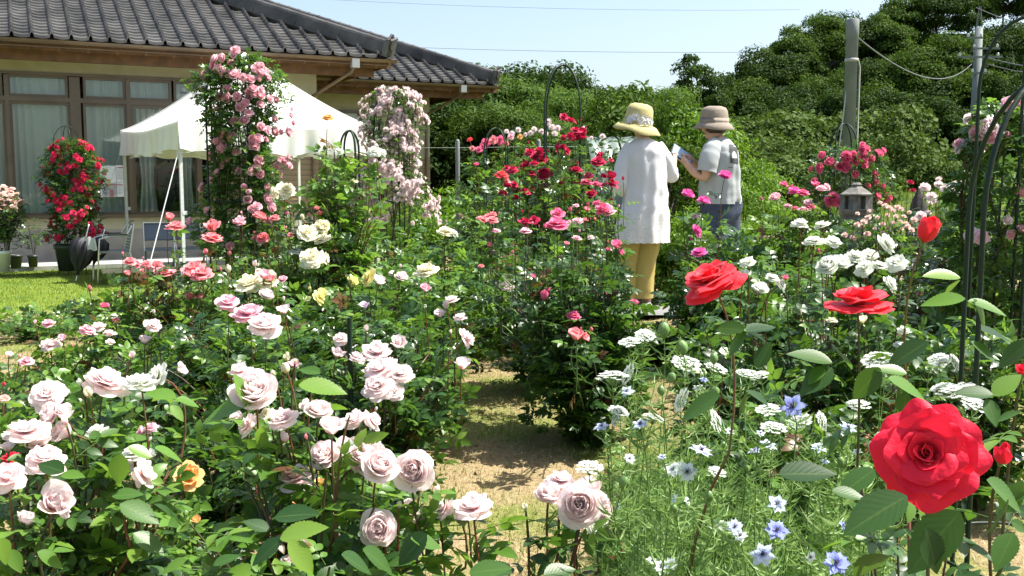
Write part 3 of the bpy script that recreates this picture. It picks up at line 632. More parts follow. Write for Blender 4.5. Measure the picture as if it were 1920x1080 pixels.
# plastic tunnel
M['film'] = leaf_mat('greenhouse film', [(0, (0.20, 0.27, 0.23)), (1, (0.28, 0.35, 0.31))], trans=(0.3, 0.38, 0.32), mixf=0.3, rough=0.35)
pt = P(1152, 300, 13.0); r = thing('plastic_tunnel', 'low pale plastic covered tunnel glimpsed behind the woman in white', 'tunnel', (pt.x, 13.0, Hf(pt.x, 13)), 0.15)
zt_ = P(1130, 256, 13).z - Hf(pt.x, 13); rows = []
for x in np.linspace(-0.42, 0.42, 19): rows.append([(x, 0.7 * math.cos(a) + .02 * math.sin(x * 40), zt_ * max(0, math.sin(a)) ** .8 + 0.01 * math.sin(x * 30 + a * 5)) for a in np.linspace(0, math.pi, 13)])
mb = MB(); mb.grid(np.array(rows)); mb.build('film_cover', M['film'], r)
for x in (-0.42, 0, 0.42):
    mb = MB(); mb.tube([(x, 0.71 * math.cos(a), (zt_ + .01) * max(0, math.sin(a)) ** .8) for a in np.linspace(0, math.pi, 13)], 0.012, 6); mb.build('hoop', M['iron_green'], r)

# ================================================================== STONE LANTERN, STONE
M['stone'] = mat_noise('lichened granite', (0.09, 0.085, 0.07), (0.24, 0.23, 0.21), scale=14, rough=0.9, bump=0.5)
pl = P(1603, 440, 6.3); zb = Hf(pl.x, 6.3); r = thing('stone_lantern', 'small mossy stone garden lantern with flared roof under the pink roses', 'stone lantern', (pl.x, 6.3, zb), 0.3)
def zz(y): return P(1603, y, 6.3).z - zb
mb = MB(); mb.lathe([(0, 0), (0.16, 0), (0.17, .12), (0.12, .2), (0.09, zz(404)), (0.10, zz(402)), (0.11, zz(392)), (0, zz(392))], 8); mb.build('base', M['stone'], r, smooth=False)
mb = MB()
for sx, sy in ((-1, -1), (1, -1), (1, 1), (-1, 1)): mb.box((0.045 * sx, 0.045 * sy, (zz(392) + zz(366)) / 2), (0.05, 0.05, zz(366) - zz(392)))
mb.build('light_box', M['stone'], r, smooth=False)
mb = MB(); mb.lathe([(0, zz(367)), (0.10, zz(367)), (0.106, zz(364)), (0.05, zz(353)), (0.03, zz(349)), (0.035, zz(346)), (0.02, zz(342)), (0, zz(342))], 6); mb.build('roof', M['stone'], r, smooth=False)
def rock(px, py0, py1, Y, w_, label, mat, seed, name='garden_stone', cat='stone'):
    g = np.random.default_rng(seed); c = P(px, (py0 + py1) / 2, Y); hh = (py1 - py0) * PXM(Y); zb = Hf(c.x, Y)
    top = P(px, py0, Y).z - zb; n = 14; rows = []
    for i, t in enumerate(np.linspace(0, 1, 10)):
        rr = w_ / 2 * math.sqrt(max(0.0, 1 - (t * 1.0) ** 3.2)) * (0.85 + 0.15 * math.sin(3 * t))
        rows.append((rr + 0.001, top * t))
    def fn(v, th):
        k = 1 + 0.10 * np.sin(th * 3 + seed)[None, :, None] + 0.07 * np.sin(th[None, :, None] * 5 + v[:, :, 2:3] * 9) + 0.03 * np.sin(th[None, :, None] * 9 + v[:, :, 2:3] * 23)
        v[..., :2] *= k; return v
    mb = MB(); mb.lathe(rows, 28, fn=fn); return tag(mb.build(name, mat, loc=(c.x, Y, zb)), label, cat)
M['blackstone'] = mat_noise('dark rock', (0.016, 0.014, 0.013), (0.05, 0.045, 0.04), scale=9, rough=0.85, bump=0.5)
rock(1722, 348, 420, 6.6, 0.17, 'upright black stone between the peach and the blush roses', M['blackstone'], 2)
rock(1585, 412, 480, 6.0, 0.26, 'dark boulder at the foot of the stone lantern', M['blackstone'], 5)  # boulder coloured near black to stand for the dark void here
M['terra'] = mat_noise('terracotta', (0.40, 0.17, 0.09), (0.55, 0.27, 0.15), scale=12, rough=0.85, bump=0.3)
pp = P(1567, 850, 2.9); mb = MB(); mb.lathe([(0, 0), (0.052, 0), (0.068, 0.10), (0.076, 0.10), (0.078, 0.125), (0.066, 0.125), (0.05, 0.02), (0, 0.02)], 28)
o = mb.build('flower_pot', M['terra'], loc=(pp.x, pp.y, pp.z)); o.rotation_euler = (R(80), 0, R(50)); tag(o, 'old terracotta flower pot lying on its side behind the big red rose', 'pot')

# ================================================================== PATIO THINGS
M['pot_dark'] = plain('dark green plastic', (0.035, 0.045, 0.042), rough=0.45)
M['pot_white'] = plain('white glazed pot', (0.72, 0.72, 0.68), rough=0.4)
TZ = -0.33
def pot(px, ytop, ybot, Y, wpx, label, mat, group=None):
    b_ = P(px, ybot, Y); s_ = PXM(Y); w_ = wpx * s_ / 2; h_ = (ybot - ytop) * s_
    mb = MB(); mb.lathe([(0, 0), (w_ * .72, 0), (w_ * .95, h_ * .82), (w_ * 1.03, h_ * .83), (w_ * 1.05, h_), (w_ * .93, h_), (w_ * .9, h_ * .86), (0, h_ * .84)], 28)
    return tag(mb.build('plant_pot', mat, loc=(b_.x, Y, TZ)), label, 'pot', group), TZ + h_
pot(6, 467, 507, 15.0, 30, 'white tapered pot under the pink flowers at the left edge', M['pot_white'])
pot(128, 452, 502, 15.2, 46, 'large dark pot holding the red climbing roses', M['pot_dark'])
pot(30, 474, 500, 15.6, 24, 'small dark pot just right of the white pot', M['pot_dark'])
pot(62, 470, 492, 15.9, 20, 'small dark pot with a thin leafy seedling against the foundation', M['pot_dark'])
# metal armchair
cp_ = P(212, 500, 14.3); ch = thing('patio_chair', 'aluminium tube armchair turned away beside the black umbrella', 'chair', (cp_.x, 14.3, -0.40), R(-60))
mb = MB()
for s in (-1, 1):
    mb.tube([(0.24 * s, -0.24, 0), (0.25 * s, -0.22, 0.40), (0.26 * s, -0.2, 0.62), (0.27 * s, -0.05, 0.66), (0.26 * s, 0.16, 0.66), (0.22 * s, 0.24, 0.8)], 0.012, 8)
    mb.tube([(0.25 * s, 0.30, 0), (0.23 * s, 0.20, 0.42), (0.22 * s, 0.27, 0.82)], 0.012, 8)
mb.tube([(0.22, 0.27, 0.82), (0.1, 0.30, 0.86), (-0.1, 0.30, 0.86), (-0.22, 0.27, 0.82)], 0.012, 8); mb.tube([(0.24, -0.2, 0.41), (-0.24, -0.2, 0.41)], 0.01, 6); mb.tube([(0.23, 0.2, 0.42), (-0.23, 0.2, 0.42)], 0.01, 6)
mb.build('tube_frame', M['chrome'], ch)
mb = MB(); mb.box((0, 0, 0.43), (0.44, 0.42, 0.025)); mb.build('seat', plain('grey mesh', (0.22, 0.23, 0.23)), ch, smooth=False)
mb = MB()
for k in range(9): mb.box((0, 0.215 + 0.008 * k, 0.47 + k * 0.042), (0.42, 0.008, 0.03))
mb.build('backrest', plain('backrest slats', (0.3, 0.31, 0.3)), ch, smooth=False)
mb = MB()
for s in (-1, 1): mb.box((0.265 * s, 0.04, 0.675), (0.04, 0.26, 0.018))
mb.build('armrest', plain('armrest black', (0.03, 0.03, 0.03)), ch, smooth=False)
# closed umbrellas leaning on the chair
M['umb'] = plain('black umbrella cloth', (0.010, 0.010, 0.014), rough=0.6)
def umbrella(px, ytop, ybot, Y, wd_, tilt, label, seed):
    a = P(px, ytop, Y); b_ = P(px - 22, ybot, Y - .1); o = thing('umbrella', label, 'umbrella', tuple(b_)); d = (a - b_); L_ = d.length
    o.rotation_euler = d.to_track_quat('Z', 'Y').to_euler()
    mb = MB(); mb.lathe([(0.004, 0.0), (0.02, .08), (wd_ * .35, L_ * .3), (wd_ * .5, L_ * .55), (wd_ * .42, L_ * .7), (0.012, L_ * .8)], 32, fn=lambda v, th: v * np.stack([1 + .28 * np.cos(th * 8), 1 + .28 * np.cos(th * 8), np.ones(32)], -1)[None]); mb.build('cloth', M['umb'], o)
    mb = MB(); mb.tube([(0, 0, -0.05), (0, 0, L_ * .9), (0.0, 0, L_), (0.03, 0, L_ + .03), (0.05, 0, L_ + .0)], 0.009, 6); mb.build('shaft', M['chrome'], o)
umbrella(166, 424, 520, 14.1, 0.30, 0, 'black half folded umbrella hanging by the pot of red roses', 1)
umbrella(196, 432, 500, 14.25, 0.22, 0, 'smaller black folded umbrella hung against the metal armchair', 2)
mb = MB(); c_ = P(168, 452, 13.95); n = 20; X, Y_ = np.meshgrid(np.linspace(-.09, .09, n), np.linspace(-.11, .07, n), indexing='ij')
mb.grid(np.stack([X * (1 - .2 * Y_ / .1), .012 * np.sin(X * 60), Y_ - .03 * np.abs(np.sin(X * 30))], -1)); tag(mb.build('hanging_cloth', plain('white cloth', (0.5, 0.5, 0.52)), loc=tuple(c_)), 'small white cloth hanging over the black umbrella', 'cloth')
# two blue grey folding chairs and a bench behind the tent leg
def folding_chair(px, Y, rz, label):
    c = P(px, 500, Y); o = thing('folding_chair', label, 'chair', (c.x, Y, -0.40), rz, 'blue grey folding chairs under the tent')
    mb = MB()
    for s in (-1, 1):
        mb.tube([(0.21 * s, -0.26, 0), (0.21 * s, 0.2, 0.82)], 0.012, 7); mb.tube([(0.19 * s, 0.27, 0), (0.19 * s, -0.2, 0.44)], 0.012, 7)
    mb.tube([(-.21, .2, .82), (.21, .2, .82)], 0.012, 7); mb.tube([(-.19, .24, .04), (.19, .24, .04)], 0.01, 6); mb.build('tube_frame', M['chrome'], o)
    mb = MB(); mb.box((0, -0.02, .44), (.38, .38, .03)); mb.build('seat', plain('blue grey vinyl', (0.13, 0.15, 0.20)), o, smooth=False)
    mb = MB(); mb.box((0, .16, .69), (.42, .025, .28), rot=Matrix.Rotation(R(-30), 3, 'X')); mb.build('backrest', plain('blue grey back', (0.13, 0.15, 0.20)), o, smooth=False)
folding_chair(300, 14.6, R(20), 'blue grey folding chair left of the front tent leg'); folding_chair(358, 14.9, R(35), 'blue grey folding chair right of the front tent leg')
c_ = P(262, 497, 14.0); be = thing('low_bench', 'low pale wooden bench on the lawn under the tent', 'bench', (c_.x + .3, 14.2, -.42), R(26))
mb = MB(); mb.box((0, 0, .2), (1.7, .32, .04)); mb.build('seat', plain('pale plank', (0.5, 0.42, 0.28)), be, smooth=False)
for s in (-.75, .75):
    mb = MB(); mb.box((s, 0, .09), (.05, .28, .18)); mb.build('leg', plain('bench leg', (0.3, 0.25, 0.18)), be, smooth=False)
# ================================================================== FLOWER MESHES
PAL = {'pale': ((.98, .56, .57), (.99, .86, .845)), 'crim': ((.42, .004, .04), (.80, .035, .14)), 'coral': ((.84, .10, .14), (.90, .36, .38)), 'pink': ((.86, .30, .42), (.94, .60, .66)),  # pale: pinker petal base also paints the pink shade inside the blooms
       'dark': ((.28, .005, .035), (.56, .015, .085)), 'red': ((.45, .003, .015), (.82, .018, .055)), 'salmon': ((.66, .006, .02), (.86, .035, .055)), 'mag': ((.70, .05, .30), (.86, .16, .48)),
       'hot': ((.70, .05, .18), (.86, .20, .36)), 'cream': ((.86, .74, .26), (.91, .88, .68)), 'white': ((.80, .82, .56), (.88, .90, .82)),
       'yellow': ((.86, .70, .10), (.90, .84, .36)), 'orange': ((.90, .34, .05), (.92, .58, .24)), 'blush': ((.86, .52, .56), (.93, .80, .79)),
       'peach': ((.90, .48, .40), (.92, .70, .62)), 'lilac': ((.60, .40, .62), (.80, .68, .80)), 'fire': ((.90, .45, .10), (.85, .10, .12)),
       'nig': ((.22, .26, .68), (.40, .46, .84)), 'nigpale': ((.48, .56, .80), (.70, .77, .90)), 'nigwhite': ((.72, .80, .84), (.84, .88, .88)), 'lace': ((.80, .84, .76), (.86, .89, .84))}
for k, (a, b) in PAL.items(): M['p_' + k] = petal_mat('petal ' + k, a, b, mixf=0.28 if k in ('red', 'dark', 'salmon') else (0.58 if k in ('pale', 'blush', 'white') else 0.45))
M['pist'] = plain('pistil', (0.10, 0.12, 0.05))
M['nigcore'] = plain('love in a mist centre', (0.05, 0.03, 0.06))

def petal(mb, g, az, L, W, ph0, ph1, z0=0, r0=0.01, nt=5, na=4, ruffle=0.02, curl=0.0, mat=0, point=False, tilt=0.08):
    tt = np.linspace(0, 1, 24); ph = np.radians(ph0 + (ph1 - ph0) * tt ** 0.9)
    rr = r0 + L * np.concatenate([[0], np.cumsum((np.sin(ph[1:]) + np.sin(ph[:-1])) / 2)]) / 23
    zr = z0 + L * np.concatenate([[0], np.cumsum((np.cos(ph[1:]) + np.cos(ph[:-1])) / 2)]) / 23
    T, A = np.meshgrid(np.linspace(0.0, 1, nt + 1), np.linspace(-1, 1, na + 1), indexing='ij')
    te = T * (1 - 0.20 * np.abs(A) ** 3)
    r = np.interp(te, tt, rr); z = np.interp(te, tt, zr)
    if point: wd = W * np.sin(np.pi * np.clip(T * .93 + .05, 0, 1)) ** .8
    else: wd = W * (0.25 + 0.75 * np.minimum(1, T * 1.6) ** 0.8) * (1 - 0.30 * np.clip((T - .72) / .28, 0, 1) ** 2)
    ang = np.clip(A * wd / np.maximum(r, 0.10 * L + 0.01), -1.35, 1.35)
    p1, p2 = g.uniform(0, 6.28, 2)
    d = ruffle * T ** 1.5 * (np.sin(A * 3.2 + p1) + 0.6 * np.sin(A * 6.1 + p2 + T * 2))
    e = np.clip((T - 0.72) / 0.28, 0, 1) ** 1.5
    r = r + d * 0.8 + curl * e; z = z + d * 0.6 - curl * 0.7 * e
    r = r * (1 + 0.05 * A ** 2)
    x = r * np.cos(az + ang); y = r * np.sin(az + ang)
    V = np.stack([x, y, z], -1)
    ax = np.array([-math.sin(az), math.cos(az), 0]); th = g.normal(0, tilt)
    Rm = np.array(Matrix.Rotation(th, 3, Vector(ax))); V = V @ Rm.T
    mb.grid(V, mat, np.stack([A, T], -1))
LAYERS = {
 # n petals, L, W, ph0, ph1, ruffle, curl, mat
 'cup': [(5, .58, .44, 114, 34, .018, .04, 1), (5, .61, .42, 104, -2, .015, .01, 1), (6, .57, .34, 90, -6, .015, 0, 1), (7, .53, .25, 72, -6, .018, 0, 0), (7, .49, .17, 50, -6, .02, 0, 0), (7, .45, .12, 32, -4, .02, 0, 0), (6, .42, .09, 16, -2, .02, 0, 0), (4, .40, .07, 6, 0, .02, 0, 0)],
 'loose': [(4, .66, .44, 100, 60, .03, .08, 1), (3, .60, .42, 126, 120, .03, .0, 1), (5, .58, .36, 84, 10, .025, .02, 1), (5, .48, .28, 60, -12, .02, 0, 0), (5, .36, .18, 34, -14, .02, 0, 0)],
 'full': [(6, .58, .36, 104, 74, .035, .06, 1), (6, .54, .33, 92, 52, .035, .04, 1), (7, .47, .28, 78, 30, .035, .02, 1), (7, .40, .22, 60, 8, .035, 0, 0), (7, .32, .17, 44, -5, .035, 0, 0), (6, .25, .12, 26, -5, .035, 0, 0)],
 'open': [(5, .55, .38, 96, 86, .05, .05, 1), (6, .50, .34, 84, 68, .05, .04, 1), (6, .42, .28, 66, 46, .05, .02, 0), (7, .33, .20, 45, 20, .05, 0, 0), (6, .24, .13, 22, 0, .05, 0, 0)],
 'tea': [(6, .56, .42, 100, 84, .04, .09, 1), (6, .55, .42, 90, 62, .04, .09, 1), (6, .52, .38, 78, 38, .035, .08, 1), (6, .46, .33, 64, 16, .025, .07, 1), (5, .38, .26, 46, 4, .025, .05, 0), (4, .30, .20, 40, -22, .02, .03, 0), (4, .22, .14, 30, -20, .02, .01, 0)],
 'pomp': [(6, .50, .30, 105, 60, .03, .03, 1), (7, .44, .25, 85, 25, .03, 0, 1), (7, .35, .19, 60, -5, .03, 0, 0), (5, .26, .13, 30, -15, .03, 0, 0)],
 'tiny': [(5, .50, .34, 95, 75, .03, 0, 1), (5, .34, .22, 60, 20, .03, 0, 0), (3, .22, .12, 20, -10, .02, 0, 0)],
 'half': [(4, .60, .36, 62, 6, .02, .05, 1), (5, .56, .30, 42, -8, .02, .02, 1), (4, .50, .20, 24, -14, .02, 0, 0), (3, .44, .12, 8, -6, .02, 0, 0)],
 'bud': [(3, .84, .40, 62, -44, .015, .03, 1), (3, .82, .34, 48, -36, .01, .02, 0), (3, .78, .22, 26, -20, .01, 0, 0)],
}
_BL = {}
def bloom_mesh(typ, pal, var=0, res=0):
    key = (typ, pal, var, res)
    if key in _BL: return _BL[key]
    g = np.random.default_rng(abs(hash((typ, var))) % 1000 if False else (sum(map(ord, typ)) * 7 + var * 31))
    mb = MB(); mats = [M['p_' + pal], M['p_' + pal], M['calyx'], M['pist']]
    if typ == 'umbel':
        n = 46 if res else 20
        for i in range(n):
            a = i * 2.39996; rr = .5 * math.sqrt((i + .5) / n) * g.uniform(.9, 1.1); zz_ = .20 * (1 - (rr / .5) ** 2) + g.uniform(-.04, .04)
            cx, cy = rr * math.cos(a), rr * math.sin(a)
            mb.tube([(0, 0, -.30), (cx * .6, cy * .6, zz_ - .14), (cx, cy, zz_ - .01)], .006, 3, 2, cap=False)
            for j in range(9 if res else 6):
                b = j * 2.4; r2 = .075 * math.sqrt((j + .3) / 9) * (1.25 if rr > .38 else 1); px_, py_ = cx + r2 * math.cos(b), cy + r2 * math.sin(b); s_ = (.030 if rr < .38 else .042) * g.uniform(.7, 1.3)
                t0 = g.uniform(0, 6.28); zt0 = zz_ + g.uniform(0, .02)
                vs = [(px_, py_, zt0)]; fs = []
                for q in range(5):
                    for dq in (-.45, 0, .45): vs.append((px_ + s_ * math.cos(t0 + q * 1.2566 + dq) * (1 if dq == 0 else .8), py_ + s_ * math.sin(t0 + q * 1.2566 + dq) * (1 if dq == 0 else .8), zt0 + g.uniform(-.01, .006)))
                    fs.append((0, 1 + q * 3, 2 + q * 3, 3 + q * 3))
                mb.add(vs, fs, 0, np.tile([[0, .8]], (len(vs), 1)))
        base = -.30
    elif typ == 'nigella':
        mats[3] = M['nigcore']
        for lay, (n, L_, ph0, ph1, W_) in enumerate(((6, .50, 80, 104, .15), (5, .44, 66, 90, .13))):
            for i in range(n): petal(mb, g, i * 2 * math.pi / n + lay * .5 + g.uniform(-.1, .1), L_, W_, ph0, ph1, nt=5, na=2, ruffle=.02, point=True, tilt=.12)
        mb.lathe([(0.0, -.03), (.05, 0), (.06, .06), (.03, .12), (0, .13)], 10, mat=3)
        for i in range(12):
            a = i * 2.4; r_ = .16; mb.tube([(0, 0, .04), (r_ * .5 * math.cos(a), r_ * .5 * math.sin(a), .14), (r_ * math.cos(a), r_ * math.sin(a), .10 if i % 2 else .2)], .009, 3, 3)
        for i in range(14):
            a = g.uniform(0, 6.28); mb.tube([(0, 0, -.04), (.25 * math.cos(a), .25 * math.sin(a), -.10), (.5 * math.cos(a + .2), .5 * math.sin(a + .2), g.uniform(-.2, .15))], [.010, .008, .003], 3, 2)
        base = -.05
    elif typ == 'pod':
        mb.lathe([(0, -.5), (.12, -.47), (.30, -.25), (.36, 0), (.30, .28), (.15, .44), (.05, .5), (0, .5)], 15, mat=2, fn=lambda v, th: v * np.stack([1 + .10 * np.cos(th * 5), 1 + .10 * np.cos(th * 5), np.ones(15)], -1)[None])
        for i in range(5): a = i * 1.2566; mb.tube([(.03 * math.cos(a), .03 * math.sin(a), .46), (.12 * math.cos(a), .12 * math.sin(a), .66), (.3 * math.cos(a), .3 * math.sin(a), .74)], [.025, .015, .006], 4, 2)
        for i in range(8): a = g.uniform(0, 6.28); mb.tube([(0, 0, -.45), (.3 * math.cos(a), .3 * math.sin(a), -.5), (.6 * math.cos(a), .6 * math.sin(a), g.uniform(-.5, 0))], [.014, .01, .004], 3, 2)
        base = -.5
    else:
        nt, na = ((9, 8), (5, 4), (3, 2))[2 - res] if res < 2 else (9, 8)
        nt, na = {0: (3, 2), 1: (5, 4), 2: (8, 6), 3: (16, 14)}[res]
        lay = LAYERS[typ]
        for li, (n, L_, W_, p0, p1, ru, cu, mt) in enumerate(lay):
            if res == 0 and typ in ('cup', 'full') and li in (2, 4): continue
            off = g.uniform(0, 6.28)
            for i in range(n):
                petal(mb, g, off + i * 2 * math.pi / n + g.normal(0, .12), L_ * g.uniform(.92, 1.06), W_ * g.uniform(.9, 1.1), p0 + g.normal(0, 5), p1 + g.normal(0, 7), nt=nt, na=na, ruffle=ru * g.uniform(.6, 1.5), curl=cu * g.uniform(.2, 1.9), mat=mt, z0=g.uniform(-.01, .01) + li * .008)
        # calyx: hip and sepals
        mb.lathe([(0, -.13), (.035, -.13), (.075, -.08), (.07, -.02), (.03, .02)], 8, mat=2)
        for i in range(5):
            a = i * 1.2566 + g.uniform(-.2, .2); dn = -1 if typ not in ('bud', 'half') else g.choice([1, 1, -.4]); petal(mb, g, a, .30, .05, 70 if dn > 0 else 110, 10 if dn > 0 else 150, z0=-.03, r0=.03, nt=3, na=2, ruffle=.0, mat=2, point=True)
        base = -.13
    V = np.concatenate(mb.V); w_ = np.max(np.hypot(V[:, 0], V[:, 1])) * (2.0 if typ == 'tea' else 1.8); zc = (V[:, 2].min() * .3 + V[:, 2].max() * .7) / 2 if typ not in ('bud', 'half') else V[:, 2].max() / 2
    if typ in ('umbel', 'nigella', 'pod'): zc = 0
    if typ == 'bud': w_ = V[:, 2].max() - V[:, 2].min()
    if typ == 'pod': w_ = 1.0
    if typ in ('umbel', 'nigella'): w_ *= .92
    for i in range(len(mb.V)): mb.V[i] = (mb.V[i] - np.array([0, 0, zc])) / w_
    o = mb.build('tmp', mats); me = o.data; bpy.data.objects.remove(o); me.name = 'bloom_mesh'
    _BL[key] = (me, (base - zc) / w_); return _BL[key]

# ------------------------------------------------------------------ leaf templates
def leaflet(nx, wid=.32, fold=.22, droop=.22, ang=0, org=(0, 0, 0), L=1.0, serr=True):
    t = np.linspace(0, 1, nx + 1); wv = wid * np.sin(np.pi * t ** .80) ** .85 * (1 - .12 * t); wv = wv * (1 - (.09 * (np.arange(nx + 1) % 2) if nx > 5 else 0)); wv[0] = .015; wv[-1] = 0.004
    cols = []
    for s in (-1, 0, 1):
        cols.append(np.stack([t * L - 0, s * wv * L, fold * np.abs(s * wv) * L - droop * L * t ** 2], -1))
    V = np.stack(cols, 1).reshape(-1, 3); uv = np.stack([np.repeat([[-1, 0, 1]], nx + 1, 0), np.repeat(t[:, None], 3, 1)], -1).reshape(-1, 2)
    i = np.arange(nx)[:, None] * 3; j = np.arange(2)[None]
    Fq = np.stack([i + j, i + j + 3, i + j + 4, i + j + 1], -1).reshape(-1, 4)
    c, s = math.cos(ang), math.sin(ang); Rm = np.array([[c, -s, 0], [s, c, 0], [0, 0, 1]])
    return V @ Rm.T + np.array(org), Fq, uv
def compound(nx, n=5):
    Vs, Fs, Us = [], [], []; k = 0
    spec = [(0, (1.35, 0, -.08), 1.0), (1.0, (1.15, .02, -.05), .86), (-1.0, (1.15, -.02, -.05), .86)]
    if n == 5: spec += [(1.15, (.60, .02, 0), .68), (-1.15, (.60, -.02, 0), .68)]
    for a, o_, L_ in spec:
        if nx == 1:
            V = np.array([[0, 0, 0], [.5, -.30, .05], [1, 0, -.15], [.5, .30, .05]]) * L_; c, s = math.cos(a), math.sin(a); V = V @ np.array([[c, -s, 0], [s, c, 0], [0, 0, 1]]).T + np.array(o_); Fq = np.array([[0, 1, 2, 3]]); uv = np.array([[0, 0], [-1, .5], [0, 1], [1, .5]], float)
        else: V, Fq, uv = leaflet(nx, ang=a, org=o_, L=L_)
        Vs.append(V); Fs.append(Fq + k); Us.append(uv); k += len(V)
    if nx > 1:
        pts = [(0, 0, 0), (.6, 0, .02), (1.4, 0, -.08)]; mb = MB(); mb.tube(pts, [.03, .025, .015], 3, cap=False); V = mb.V[0]; Vs.append(V); Fs.append(mb.L[0].reshape(-1, 4) + k); Us.append(np.tile([[0, .5]], (len(V), 1)).astype(float))
    return np.concatenate(Vs), np.concatenate(Fs), np.concatenate(Us)
TPL = {'near': compound(12), 'mid': compound(3), 'far': compound(1)}
def frames(f, u):
    f = f / (np.linalg.norm(f, axis=1)[:, None] + 1e-9); s = np.cross(u, f); s /= np.linalg.norm(s, axis=1)[:, None] + 1e-9; n = np.cross(f, s)
    return np.stack([f, s, n], -1)
def put_leaves(mb, g, pos, out, size, det, mats_p, upn=0.55, hang=0.0):
    """compound leaves at pos, growing outward; mats_p = per leaf material index"""
    n = len(pos); 
    if n == 0: return
    f = out + g.normal(0, .45, (n, 3)); f[:, 2] = f[:, 2] * .5 + g.uniform(-.25, .45, n) - hang
    u = np.array([0, 0, 1.0]) + g.normal(0, upn, (n, 3))
    m = frames(f, u) * (size * g.uniform(.65, 1.2, n))[:, None, None]
    V, Fq, uv = TPL[det]; mb.inst(V, Fq, m, pos, mats_p, uv)
def bez(p0, p1, p2, t):
    t = np.asarray(t)[:, None]; return (1 - t) ** 2 * p0 + 2 * t * (1 - t) * p1 + t ** 2 * p2

CAMP = np.array([0, 0, CAMH])
def orient(g, face, pos):
    """flower axis: u up, c towards the viewer's side of the bed, s sideways"""
    tc = CAMP - pos; tc[2] = 0; tc /= np.linalg.norm(tc); sd = np.array([tc[1], -tc[0], 0])
    ax = {'u': np.array([0, 0, 1.]) + tc * g.uniform(.1, .5) + sd * g.uniform(-.35, .35), 'c': tc * 1.0 + np.array([0, 0, .35]) + sd * g.uniform(-.25, .25),
          'o': tc * .75 + np.array([0, 0, .75]) + sd * g.uniform(-.3, .3), 'v': np.array([0, 0, 1.]) + tc * g.uniform(-.1, .3) + sd * g.uniform(-.3, .3), 'l': -sd * -.8 + np.array([0, 0, .5]) + tc * .3, 'r': sd * -.8 + np.array([0, 0, .5]) + tc * .3,
          'tl': np.array([0, 0, 1.]) + tc * .30 + sd * .5,
          's': sd * g.choice([-1, 1]) * .9 + np.array([0, 0, .4]) + tc * .3}[face]
    return ax / np.linalg.norm(ax)
def add_bloom(parent, org, g, pos, diam, typ, pal, face='u', res=1, name=None, ax=None):
    me, base = bloom_mesh(typ, pal, int(g.integers(0, 3 if res < 2 else 7)), res)
    if ax is None: ax = orient(g, face, np.array(pos))
    o = link(name or {'bud': 'rosebud', 'umbel': 'flower_umbel', 'nigella': 'flower', 'pod': 'seed_pod'}.get(typ, 'rose_bloom'), me, parent)
    q = Vector(ax).to_track_quat('Z', 'Y').to_matrix() @ Matrix.Rotation(g.uniform(0, 6.28), 3, 'Z')
    o.matrix_basis = Matrix.LocRotScale(Vector(pos) - Vector(org), q.to_quaternion(), Vector((diam, diam, diam)))
    return np.array(pos) + ax * base * diam, ax
